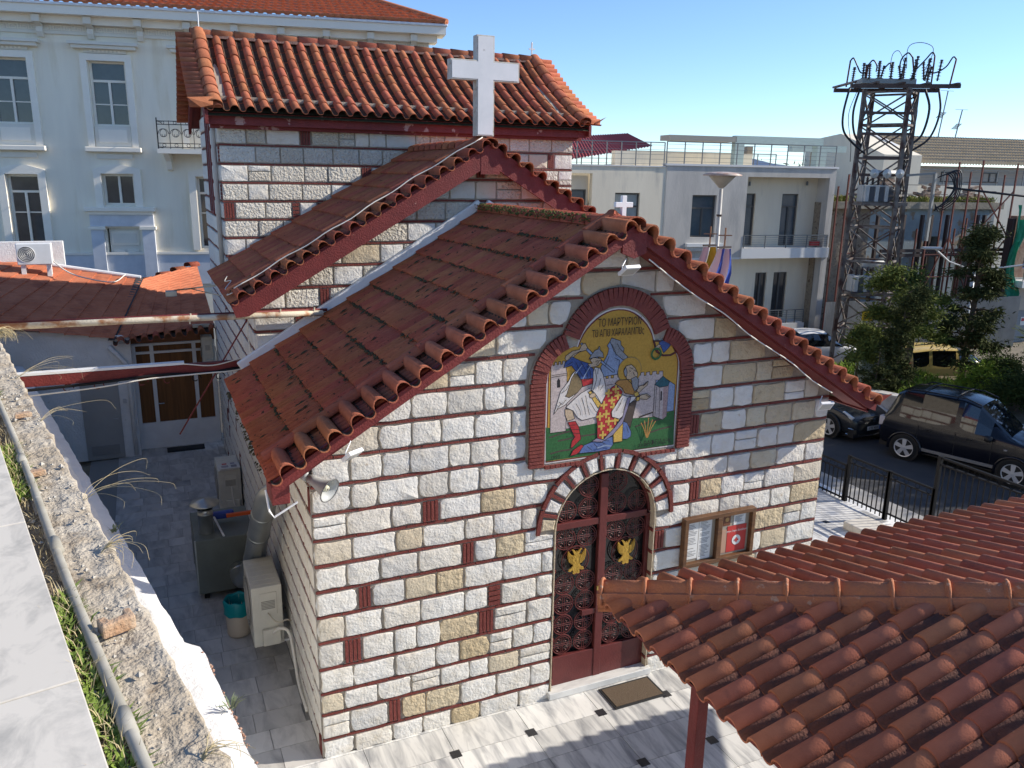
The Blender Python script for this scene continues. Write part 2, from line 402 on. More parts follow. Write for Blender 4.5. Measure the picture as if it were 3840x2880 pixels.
for i in range(13): vbrick(4.31, 4.36, .41, .60, 2+i*5.6, .044)
for i in range(27): vbrick(3.765, 4.66, .57, .79, 158-i*5.25, .057)
for i in range(7): sb.box(2.82+i*.07,2.882+i*.07,-.04,0,3.265,3.305); sb.box(4.20+i*.075,4.262+i*.075,-.04,0,3.255,3.295)
sb.build('brick_surround', BRICK, mos)
PAN = [(2.82,3.325),(4.715,3.325),(4.715,4.40)]+arc(4.325,4.38,.39,0,82,8)+arc(3.765,4.63,.57,13,167,18)+arc(3.21,4.38,.39,98,180,8)
GOLD = mat('gold_tesserae', (.52,.305,.06), (.43,.25,.05), .6, ns=40, col3=(.20,.11,.025), s3=30, lo3=.66, hi3=.70, bump=.4, bs=160, spec=.15)
MW = mat('mosaic_white', (.62,.58,.55), (.52,.48,.46), .6, ns=60)
def tess(name, c): return mat(name, c, tuple(x*.72 for x in c), .6, ns=60, lo=.4, hi=.6)
MBLUE = tess('mosaic_blue', (.045,.09,.28)); MLB = tess('mosaic_pale_blue', (.23,.30,.45)); MGREEN = tess('mosaic_green', (.025,.12,.035)); MREDT = tess('mosaic_red', (.42,.025,.03))
MPINK = tess('mosaic_pink_stone', (.50,.42,.40)); MSK = tess('mosaic_skin', (.50,.38,.26)); MYEL = tess('mosaic_yellow', (.58,.38,.08)); MBLK = flat('mosaic_black', (.012,.01,.012)); MDK = tess('mosaic_dark', (.07,.05,.04)); MGRY = tess('mosaic_grey', (.25,.26,.28)); MTEAL = tess('mosaic_teal', (.02,.10,.13)); MBRN = tess('mosaic_brown', (.22,.16,.08)); MTRIM = flat('mosaic_border', (.55,.52,.50)); MMAR = flat('mosaic_maroon', (.11,.012,.015))
def shrink(P, d):
    cx = sum(p[0] for p in P)/len(P); cz = sum(p[1] for p in P)/len(P)
    return [(x-d*(1 if x > cx else -1)*min(1,abs(x-cx)/.3), z-d*(1 if z > cz else -1)*min(1,abs(z-cz)/.3)) for x, z in P]
lay = [0]; LAYD = .00012
def flatp(P, m, nm='mosaic_patch'):
    lay[0] += 1; MB().prism(P, (0,0,0), X_, Z_, FN, .0, .006+lay[0]*LAYD).build(nm, m, mos)
def out(P, m, w_=.008, nm='mosaic_patch'): 
    "patch with dark outline"
    cx = sum(p[0] for p in P)/len(P); cz = sum(p[1] for p in P)/len(P)
    Q = []
    for x, z in P:
        d_ = sqrt((x-cx)**2+(z-cz)**2)+1e-6; Q.append((x+(x-cx)/d_*w_, z+(z-cz)/d_*w_))
    flatp(Q, MBLK, 'mosaic_outline'); flatp(P, m, nm)
flatp(PAN, MTRIM, 'mosaic_border'); flatp(shrink(PAN,.016), MMAR, 'mosaic_border'); flatp(shrink(PAN,.03), GOLD, 'mosaic_ground')
MOSP = """wall MPINK 3076,4341 3610,4359 3633,4357 3634,4332 3668,4329 3666,4365 3706,4366 3708,4330 3743,4330 3741,4368 3798,4374 3806,4332 4134,4329 4144,4365 4185,4367 4188,4320 4218,4322 4215,4359 4269,4365 4272,4323 4308,4320 4311,4361 4371,4363 4374,4325 4410,4321 4408,4358 4468,4358 4473,4290 4370,4204 4353,3759 4026,3773 3536,3764 3098,3742
grass MGREEN 2825,3794 3098,3742 3536,3770 4026,3773 4353,3759 4682,3816 4709,3346 2837,3361
hill MLB 4367,4246 4538,4242 4668,4156 4670,3811 4374,3800
tower MPINK 2872,4585 2896,4588 2897,4554 2923,4557 2922,4591 2949,4592 2950,4559 2974,4559 2972,4595 2999,4595 3000,4560 3025,4561 3024,4598 3056,4598 3069,4540 3088,4459 3093,4340 3099,3716 2885,3715
tower MPINK 4359,4184 4568,4165 4563,3747 4504,3710 4358,3769
towerside MROSE 4488,4167 4568,4165 4563,3747 4504,3710
towerroof MTEAL 4353,4190 4473,4290 4578,4207 4557,4155 4435,4145
window MBLK 4451,4091 4472,4094 4478,3971 4454,3968
window MBLK 2959,4361 2977,4390 2999,4368 3005,4278 2961,4277
mountain MLB 3553,4481 3641,4634 3655,4704 3630,4745 3667,4793 3687,4836 3821,4787 3823,4742 3872,4693 3863,4643 3931,4582 3898,4544 3826,4499 3796,4410 3792,4369 3701,4367 3587,4356
crag MGRY 3667,4793 3687,4836 3821,4787 3823,4742 3872,4693 3863,4643 3931,4582 3898,4544 3851,4558 3767,4625 3730,4668 3705,4720
sword MLB 3255,4791 3277,4804 3357,4735 3415,4681 3577,4554 3749,4424 3750,4403 3721,4406 3562,4530 3394,4653
arm MSK 3056,4620 3065,4658 3150,4711 3247,4723 3278,4780 3321,4797 3357,4735 3330,4707 3249,4693 3185,4654 3143,4603 3112,4566
leg MSK 3078,3999 3177,3984 3215,3862 3116,3842 3080,3928
boot MREDT 3122,3826 3228,3830 3276,3752 3316,3592 3251,3537 3196,3492 3174,3494 3187,3576 3225,3624 3164,3744
cloak MW 2926,3949 2966,4081 3010,4227 3109,4338 3160,4433 3213,4478 3296,4352 3300,4261 3193,4149 3076,4050 2979,4010
lining MBRN 3093,4179 3152,4374 3204,4449 3297,4331 3305,4260 3236,4186 3128,4136 3072,4161
kilt MW 3088,4018 3173,4091 3292,4180 3413,4230 3526,4209 3571,3989 3543,3857 3475,3849 3318,3830 3248,3879 3189,3967
tunic MBLUE 3043,4517 3057,4580 3152,4642 3264,4584 3376,4545 3447,4469 3460,4428 3452,4348 3285,4342 3226,4438 3146,4534
belt MREDT 3285,4352 3452,4353 3444,4283 3311,4260
scabbard MYEL 3387,4182 3425,4198 3582,4009 3538,3961
cloak MW 3448,4429 3468,4487 3536,4472 3585,4397 3627,4251 3643,4147 3615,4036 3582,4009 3532,4096 3471,4173 3436,4207 3454,4307
hand MSK 3405,4139 3438,4166 3483,4162 3507,4129 3463,4103 3418,4107
head MSK 3397,4583 3440,4610 3547,4591 3555,4551 3512,4504 3457,4493 3401,4493 3366,4536 3432,4540
helmet MGRY 3380,4594 3416,4651 3458,4698 3502,4710 3517,4748 3529,4733 3525,4703 3572,4660 3586,4598 3507,4615 3440,4610
robe MDK 3942,3993 4095,4009 4021,3657 3920,3764
robe MLB2 3290,3406 3354,3503 3489,3539 3766,3569 3778,3461 3728,3403 3565,3397
robe MLB2 3909,3754 3969,3726 4037,3601 4034,3537 3982,3511 3910,3520
shoe MREDT 3172,3390 3209,3459 3319,3518 3354,3498 3289,3417 3245,3396
panel MYEL 3776,3600 3909,3744 3912,3488 3782,3488
mantle MREDT 3545,3575 3524,3890 3561,3970 3644,4126 3720,4212 3777,4237 3875,4145 3856,4064 3803,3965 3760,3907 3824,3795 3816,3722 3717,3607 3581,3549
sleeve MW 3731,3900 3801,3997 3877,4104 3937,4077 4092,4062 4047,4014 3944,3951 3893,3819 3848,3793 3741,3831
stole MLAV 3466,3542 3534,3576 3628,3544 3783,3684 3894,3809 3950,4055 4008,4070 3959,3897 3899,3724 3765,3591 3606,3514
collar MOCH 3764,4259 3808,4296 3936,4295 3998,4238 4102,4093 4031,4089 3911,4121 3872,4187
hand MSK 4076,4126 4119,4196 4178,4201 4247,4247 4238,4195 4158,4140 4113,4102
hand MSK 4092,4051 4162,4076 4234,4085 4297,4042 4239,4005 4130,4027
cuff MYEL 4041,4109 4100,4124 4126,4080 4068,4054
cuff MYEL 4086,4052 4134,4058 4131,4006 4084,4000
head MSK 3881,4433 3914,4471 3983,4481 4045,4430 4085,4354 4076,4314 3995,4290 3936,4295 3898,4350
hair MGRY 3877,4403 3903,4462 3930,4388 3922,4337 3898,4339
beard MGRY 3994,4300 4063,4325 4102,4280 4097,4166 4052,4129 4012,4205
arc MMAR 4283,4766 4311,4697 4341,4613 4442,4554 4564,4550 4647,4585 4603,4677 4500,4751
arcgold GOLD 4308,4749 4337,4675 4378,4610 4453,4571 4550,4568 4621,4597 4578,4679 4489,4736
sleeve MBLUE 4369,4734 4427,4761 4575,4720 4519,4652 4451,4594 4409,4670
hand MSK 4319,4676 4370,4714 4408,4691 4374,4662 4327,4650"""
MOSS_ = "3469,4467 3497,4344 3459,4205;3514,4474 3506,4404;3554,4339 3526,4219;3592,4254 3550,4197;3349,4144 3390,3977 3416,3892;3294,4119 3345,3982 3359,3908;3219,4056 3278,3968 3292,3905;3421,4046 3494,3935 3529,3911;3461,4164 3413,4220;3016,4207 3080,4241 3111,4298;2987,4099 3032,4065 3084,4120;2957,4012 3020,4076;3199,4569 3258,4455 3318,4360;3264,4574 3335,4468 3373,4365;3355,4517 3403,4443 3407,4362;3069,4540 3155,4582;3498,4575 3510,4554 3499,4535;3470,4562 3492,4566;3515,4569 3537,4567;3478,4522 3506,4514;3962,4447 4010,4423;3953,4407 3977,4394;4023,4411 4059,4388;4013,4381 4039,4338;3838,3972 3879,4062;3795,3903 3859,4001;3890,3872 3930,4005;3400,3487 3472,3425;3490,3518 3563,3435;3582,3528 3678,3474;3628,3533 3710,3523;3960,3685 3989,3596;3680,4762 3729,4688 3756,4606;3759,4766 3797,4703 3857,4649;3735,4587 3805,4551 3799,4460;3654,4613 3603,4497;2879,4438 3089,4449;2880,4418 3090,4429;4373,4162 4376,3767;4422,4157 4440,3739;3638,4250 3730,4252;3129,3790 3252,3786;3154,3735 3277,3721;3178,3681 3290,3668;3407,4352 3297,4331;3109,4635 3173,4679 3259,4708;4222,4070 4285,4033;4167,4191 4224,4228"
MROSE = tess('mosaic_rose_stone', (.36,.25,.24)); MLB2 = tess('mosaic_robe_blue', (.10,.16,.36)); MLAV = tess('mosaic_lavender', (.25,.22,.32)); MOCH = tess('mosaic_ochre', (.40,.20,.05))
def strokes(P, w_, m, nm, closed=False):
    mb = MB(); lay[0] += 1; d = .006+lay[0]*LAYD; Q = P+[P[0]] if closed else P
    for (x0, z0), (x1, z1) in zip(Q[:-1], Q[1:]):
        l = sqrt((x1-x0)**2+(z1-z0)**2)+1e-9; nx, nz = -(z1-z0)/l*w_/2, (x1-x0)/l*w_/2; ex, ez = (x1-x0)/l*w_*.3, (z1-z0)/l*w_*.3
        mb.add([(x0+nx-ex,-d,z0+nz-ez),(x0-nx-ex,-d,z0-nz-ez),(x1-nx+ex,-d,z1-nz+ez),(x1+nx+ex,-d,z1+nz+ez)], [(0,1,2,3)]); d += 1e-6
    mb.build(nm, m, mos)
def disc(cx, cz, r, n=30): return [(cx+r*cos(2*pi*i/n), cz+r*sin(2*pi*i/n)) for i in range(n)]
def parse(t): return [tuple(float(c)/1000 for c in q.split(',')) for q in t.split()]
for ln in MOSP.splitlines():
    nm_, mm_, rest = ln.split(' ', 2); P = parse(rest)
    if nm_ == 'robe' and mm_ == 'MDK': flatp(disc(3.968,4.406,.172), MBRN); flatp(disc(3.968,4.406,.165), GOLD, 'mosaic_halo')
    flatp(P, globals()[mm_], 'mosaic_'+nm_)
    if nm_ not in ('grass','window','towerside'): strokes(P, .0075, MBLK, 'mosaic_outline', True)
    if nm_ == 'grass':
        for (x0,z0,x1,z1) in ((2.88,3.66,3.3,3.72),(3.0,3.60,3.55,3.63),(4.1,3.66,4.5,3.72),(4.3,3.55,4.66,3.6),(4.15,3.78,4.62,3.86),(2.9,3.45,3.2,3.47)): strokes([(x0,z0),((x0+x1)/2,(z0+z1)/2+.01),(x1,z1)], .02, MDK, 'mosaic_shadow')
    if nm_ == 'mantle':
        for (u, v) in ((3729,4046),(3678,4144),(3779,4185),(3813,4100),(3657,3876),(3617,3995),(3697,3778),(3595,3726),(3790,3778),(3726,3669),(3619,3608),(3566,3855),(3757,3960)):
            strokes([(u/1000-.042,v/1000),(u/1000+.042,v/1000)], .028, MYEL, 'mosaic_cross'); strokes([(u/1000,v/1000-.045),(u/1000,v/1000+.045)], .028, MYEL, 'mosaic_cross')
for st_ in MOSS_.split(';'): strokes(parse(st_), .0065, MBLK, 'mosaic_line')
strokes([(3.30,4.36),(3.36,4.46),(3.40,4.52)], .012, MLB, 'mosaic_highlight'); strokes([(3.2,4.44),(3.28,4.53)], .012, MLB, 'mosaic_highlight'); strokes([(3.55,3.45),(3.66,3.47),(3.74,3.45)], .02, MLB, 'mosaic_highlight')
strokes(disc(4.337,4.593,.068,16), .026, MGREEN, 'mosaic_wreath', True)
for du in (-.09,-.05,0,.05,.09): strokes([(4.273+.1*du,3.50),(4.275+du*.6,3.62),(4.28+du*1.2,3.76-abs(du)*.6)], .012, MOCH, 'mosaic_plant')
def text(body, x, z, size, m, parent, U=X_, N=FN, y=-.045, name='lettering', align='CENTER', ext=.002, sx=1.0, shear=0, W=Z_):
    c = bpy.data.curves.new(name, 'FONT'); c.body = body; c.size = size; c.align_x = align; c.extrude = ext; c.shear = shear; c.resolution_u = 2
    t = bpy.data.objects.new(name, c); COL.objects.link(t)
    me = t.to_mesh(); m2 = bpy.data.meshes.new(name); bm = bmesh.new(); bm.from_mesh(me); bm.to_mesh(m2); bm.free(); t.to_mesh_clear(); bpy.data.objects.remove(t)
    m2.materials.clear(); m2.materials.append(m)
    o = V((x, y, z)) if not isinstance(x, V) else x
    return obj(name, m2, parent, frame(o, V(U)*sx, V(W), V(N)))
LY = -.0062-LAYD*(lay[0]+4)
text('ΤΟ ΜΑΡΤΥΡΙΟΝ', 3.785, 4.985, .135, MBLK, mos, y=LY, sx=.60, ext=.0004); text('ΤȢ ΑΓΙȢ ΧΑΡΑΛΑΜΠȢς', 3.77, 4.862, .125, MBLK, mos, y=LY, sx=.545, ext=.0004)
text('Δ.ΒΑΦΕΙΑΔΗς', 4.66, 3.39, .095, MBLK, mos, y=LY, sx=.8, align='RIGHT', ext=.0004); text('1993', 2.89, 3.38, .065, MBLK, mos, y=LY, align='LEFT', ext=.0004)
# ---- door
DOORM = mat('door_red_paint', (.105,.023,.022), (.13,.028,.026), .45, ns=6, bump=.15, bs=40)
door = MB()
yd0, yd1 = .10, .16
door.box(DCX-DR+.012, DCX-DR+.07, yd0, yd1, .1, DSP); door.box(DCX+DR-.07, DCX+DR-.012, yd0, yd1, .1, DSP)
door.box(DCX-.055, DCX+.055, yd0-.012, yd1, .1, DSP+.66); door.box(DCX-DR+.07, DCX-.055, yd0-.004, yd1, DSP-.03, DSP+.06); door.box(DCX+.055, DCX+DR-.07, yd0-.004, yd1, DSP-.03, DSP+.06)
door.box(DCX-DR+.07, DCX-.055, yd0-.004, yd1, .1, .52); door.box(DCX+.055, DCX+DR-.07, yd0-.004, yd1, .1, .52)
door.box(DCX-.26, DCX-.055, yd0, yd1, 1.05, 1.13); door.box(DCX+.055, DCX+.26, yd0, yd1, 1.05, 1.13)
ar = arc(DCX, DSP, DR-.015, 2, 178, 24)
for p, q in zip(ar[:-1], ar[1:]): door.beam((p[0],.13,p[1]), (q[0],.13,q[1]), .06, .05, up=(0,-1,0))
door = door.build('door', DOORM, church, bevel=.006)
MB().prism([(DCX-DR+.02,.1),(DCX+DR-.02,.1)]+arc(DCX,DSP,DR-.02,0,180,20), (0,.19,0), X_, Z_, FN, 0, .01).build('door_glass', mat('dark_door_glass', (.012,.012,.012), (.03,.03,.028), .12, ns=3, spec=.6), door)
og = MB(); R_ = .142
def ring(mb, r, t, n=22, o=(0,0,0)): mb.tube([(o[0]+r*cos(2*pi*i/n), o[1], o[2]+r*sin(2*pi*i/n)) for i in range(n+1)], t, 5, False)
ring(og, R_, .0075); ring(og, R_-.026, .005)
for s in (-1, 1):
    og.tube([(s*.016,0,-R_),(s*.012,0,0),(s*.016,0,R_)], .005, 5); og.tube([(-R_,0,s*.016),(0,0,s*.012),(R_,0,s*.016)], .005, 5)
    for q in (-1, 1):
        cx, cz = s*.062, q*.062
        og.tube([(cx+.024*cos(t)*(1-.09*i/8), 0, cz+.024*sin(t)) for i, t in enumerate([radians(a) for a in range(0,300,33)])], .004, 4)
ogm = og.mesh('grille_rosette', DOORM)
def rosette(x, z): obj('grille_rosette', ogm, door, Matrix.Translation((x,.125,z)))
for s in (-1, 1):
    xa, xb = DCX+s*.215, DCX+s*.53
    for z in (.68, .975, 1.27, 1.56, 2.20): rosette(xa, z); rosette(xb, z)
    rosette(xa, DSP+.21); rosette(xa, DSP+.51); 
    rosette(xb, DSP+.20)
    ring2 = MB(); ring(ring2, .20, .009, 26, (DCX+s*.375,.125,1.88)); ring(ring2, .168, .005, 26, (DCX+s*.375,.125,1.88)); ring2.build('grille_ring', DOORM, door)
GOLDP = mat('gold_paint', (.55,.34,.06), (.42,.25,.04), .4, ns=20, metal=.35, bump=.4, bs=60)
half = [(0,.155),(.012,.13),(.03,.155),(.055,.175),(.075,.168),(.06,.155),(.052,.135),(.035,.105),(.04,.085),(.075,.10),(.105,.135),(.125,.165),(.135,.13),(.135,.085),(.125,.04),(.105,.0),(.075,-.03),(.045,-.035),(.055,-.06),(.075,-.085),(.105,-.10),(.115,-.125),(.085,-.135),(.06,-.12),(.045,-.125),(.05,-.165),(.03,-.18),(.0,-.165)]
for s in (-1, 1):
    c = (DCX+s*.375, .105, 1.88); eg = MB()
    for m in (-1, 1):
        P = [(m*x, z) for x, z in half]; P = P if m > 0 else P[::-1]
        eg.prism(P, c, X_, Z_, FN, 0, .018)
        for i in range(6): eg.beam((c[0]+m*(.05+.012*i), c[1]-.02, c[2]-.02+.006*i), (c[0]+m*(.062+.013*i), c[1]-.02, c[2]+.085+.011*i), .007, .008)
    eg.lathe([(.0,.022),(.03,.018),(.042,.0)], (c[0],c[1],c[2]+.02), FN, 10)
    eg.build('eagle_emblem', GOLDP, door)
BRASS = mat('brass', (.5,.36,.12), rough=.35, metal=.9)
pl = MB().box(DCX-.075,DCX-.02,.045,.07,1.42,1.475); pl.tube([(DCX-.03,.055,1.47),(DCX+.01,.05,1.51),(DCX+.045,.055,1.50),(DCX+.05,.06,1.46)], .006, 6); pl.build('padlock', BRASS, door)
MB().box(DCX+.03,DCX+.06,.08,.092,1.06,1.14).tube([(DCX+.045,.085,1.12),(DCX+.045,.05,1.12)], .012, 8).build('lock_plate', BRASS, door)
MARB = mat('marble_slab', (.62,.62,.60), (.50,.50,.49), .45, ns=2.2, rv=.08, stretch=(1.6,7,1,0), lo=.42, hi=.66, col3=(.23,.24,.26), s3=2.6, lo3=.60, hi3=.72, spec=.4, bump=.08, bs=30)
MB().box(2.96,4.54,-.06,.36,.004,.1).build('threshold', MARB, church, bevel=.008)
# ---- side walls, nave and tall cross block (masonry core)
NY, TY0, TY1 = 4.2, 8.0, 12.4
core = MB()
core.prism([(0,0),(NY,0),(NY,3.9),(.35,3.9),(0,3.75)], (.03,.35,0), Y_, Z_, X_, 0, .3)
core.prism([(0,0),(NY,0),(NY,3.9),(0,3.9)], (CW-.03,.35,0), Y_, Z_, -X_, 0, .3)
core.box(.03, CW-.03, NY+.03, TY0+.03, 0, 4.95)
core.prism([(.03,4.95),(CW-.03,4.95),(RX,7.12)], (0,NY+.03,0), X_, Z_, Y_, 0, .3)
core.box(.03, CW-.03, TY0+.03, TY1, 0, 8.0)
core.prism([(TY0+.03,8.0),(TY1,8.0),((TY0+TY1)/2,9.2)], (.03,0,0), Y_, Z_, X_, 0, .3); core.prism([(TY0+.03,8.0),(TY1,8.0),((TY0+TY1)/2,9.2)], (CW-.03,0,0), Y_, Z_, -X_, 0, .3)
core = core.build('masonry_core', MORTAR, church)
NZ = [4.05+.325*i for i in range(11)]
nw = MB().box(.04, CW-.04, NY+.031, NY+.05, 3.4, 4.9).build('nave_front_wall', MORTAR, church)
HN = [(-.593,1,4.93),(.593,1,4.93+.593*CW),(.6195,-1,-3.72),(-.6195,-1,-3.72-.6195*CW)]
SHN = []
# between narthex roof and nave gable
def above_narthex(x): return 3.95+RK*min(x, CW-x)
lay_wall(nw, (0,NY+.03,0), X_, Z_, FN, .012, CW-.012, NZ, (), HN[:2], .3, .62, .03, ROCK, pins=.06, psplit=.08, rgh=.5, alt=(STONE,.35))
TZ = [5.16+.34*i for i in range(8)]+[7.54, 7.93]
tw = MB().box(.04, CW-.04, TY0+.028, TY0+.06, 4.9, 8.05).build('tall_front_wall', MORTAR, church)
lay_wall(tw, (0,TY0+.03,0), X_, Z_, FN, .012, CW-.012, [5.16+.34*i for i in range(9)], (), (), .28, .66, .03, ROCK, pins=.07, psplit=.07, rgh=.35, alt=(STONE,.3))
# left side wall, seen at a glancing angle
sw = MB().box(.028,.05,.2,TY1,0,3.7).build('side_wall', MORTAR, church)
SZ = [-.03]+FZ[:9]+[3.09,3.42,3.74,4.06,4.38,4.70]
lay_wall(sw, (.03,0,0), Y_, Z_, -X_, .02, TY1, [z for z in SZ if z < 3.8], (), (), .3, .65, .03, STONE, pins=.04, psplit=.05, stuff=True, rgh=.8)
lay_wall(sw, (.03,0,0), Y_, Z_, -X_, NY+.02, TY1, [3.74,4.06,4.38,4.70], (), (), .3, .65, .03, STONE, pins=.03, psplit=.05, stuff=True, rgh=.8)
lay_wall(sw, (.03,0,0), Y_, Z_, -X_, TY0+.02, TY1, [4.70]+[5.16+.34*i for i in range(9)], [('r',9.75,10.65,5.9,8.2)], (), .3, .6, .03, STONE, pins=.03, psplit=.05, stuff=True, rgh=.8)
sr = MB().box(CW-.05,CW-.028,.2,TY1,0,3.7).build('side_wall', MORTAR, church)
lay_wall(sr, (CW-.03,0,0), -Y_, Z_, X_, -TY1, -.02, [z for z in SZ if z < 3.8], (), (), .3, .65, .03, STONE, pins=.03, psplit=.05, stuff=True, rgh=.8)
wd = MB().box(-.02,.02,9.72,9.78,5.9,7.9).box(-.02,.02,10.62,10.68,5.9,7.9).box(-.02,.02,9.78,10.62,5.85,5.92).box(-.02,.02,10.18,10.22,5.92,7.9).build('side_window', REDP, church)
MB().box(0,.012,9.78,10.62,5.92,7.9).build('pane', glass('pale_window', (.45,.47,.5)), wd)
MB().tube([(-.06,8.25,7.7),(-.06,8.2,7.4),(-.06,8.2,4.9)], .045, 10).build('downpipe', flat('grey_plastic', (.45,.44,.42)), church, smooth=True)
# ================================================================ roofs
def tile_mesh(name, prof, L_, m, th=.014, taper=.0, sub=1, smooth=True, pan=None):
    "tile: profile (w,h) across, length L_ up the slope (y), butt end at y=0 shows its thickness; taper narrows the head"
    mb = MB(); n = len(prof); cw = sum(p[0] for p in prof)/n
    rows = []
    for (y, k) in ((0, 1), (L_, 1-taper)):
        rows.append([(cw+(x-cw)*k, y, h*k) for x, h in prof])
    und = []
    for (y, k) in ((L_, 1-taper), (0, 1)):
        und.append([(cw+(x-cw)*k, y, h*k-th) for x, h in prof])
    mb.sheet(rows)
    b = len(mb.v); mb.v += und[1]
    for i in range(n-1): mb.f.append((i+1, i, b+i, b+i+1))          # butt face
    mb.v += und[0]; 
    for i in range(n-1): mb.f.append((b+i+1, b+i, b+n+i, b+n+i+1))  # underside
    me = mb.mesh(name, m, False)
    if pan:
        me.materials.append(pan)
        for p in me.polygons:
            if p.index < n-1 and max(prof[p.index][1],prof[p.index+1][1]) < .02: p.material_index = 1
    if smooth:
        for p in me.polygons:
            p.use_smooth = p.index < n-1
    return me
P_ = .235
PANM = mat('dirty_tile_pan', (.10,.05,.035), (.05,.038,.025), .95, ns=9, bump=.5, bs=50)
def s_prof(p, h=.075, pan=-.018, n=8):
    pr = [(0, .012)]
    pr += [(p*.42*i/4, pan*sin(pi*i/4)+.0) for i in range(1, 4)]
    c = p*.69; r = p*.30
    pr += [(c-r*cos(pi*i/n), h*sin(pi*i/n)) for i in range(n+1)]
    return pr
def m_prof(p):
    "flat interlocking tile with two shallow flutes"
    return [(0,.004),(p*.06,.026),(p*.14,.034),(p*.22,.026),(p*.29,.004),(p*.35,.0),(p*.42,.022),(p*.50,.032),(p*.58,.022),(p*.65,.0),(p*.72,.004),(p*.80,.022),(p*.88,.028),(p*.96,.016),(p,.004)]
def slope_frame(o, S, N): 
    W = V(S).cross(V(N)); return W
def put_tile(me, o, W, S, N, parent, lift=0., name='roof_tile', roll=0., sk=1.):
    S = V(S); N = V(N); W = V(W)
    if lift: 
        S2 = (S*cos(lift) - N*sin(lift)); N2 = (N*cos(lift) + S*sin(lift)); S, N = S2, N2
    if roll: S, W = S*cos(roll)+W*sin(roll), W*cos(roll)-S*sin(roll)
    return obj(name, me, parent, frame(o, W, S*sk, N))
T_FLAT = tile_mesh('roof_tile', m_prof(P_), .47, TILED, .03)
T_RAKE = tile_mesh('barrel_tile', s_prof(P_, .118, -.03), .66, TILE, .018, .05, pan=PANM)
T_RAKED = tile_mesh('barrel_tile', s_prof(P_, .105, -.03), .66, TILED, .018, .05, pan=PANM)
T_CAP = tile_mesh('rake_cap_tile', [(-.10,-.03),(-.075,.012),(-.03,.03),(.03,.03),(.075,.012),(.10,-.03)], .44, TILED, .015, .1, smooth=False)
T_RIDGE = tile_mesh('ridge_tile', [(-.13,-.04)]+[(.13*-cos(pi*i/8), .085*sin(pi*i/8)) for i in range(1,8)]+[(.13,-.04)], .40, TILED, .016, .12)
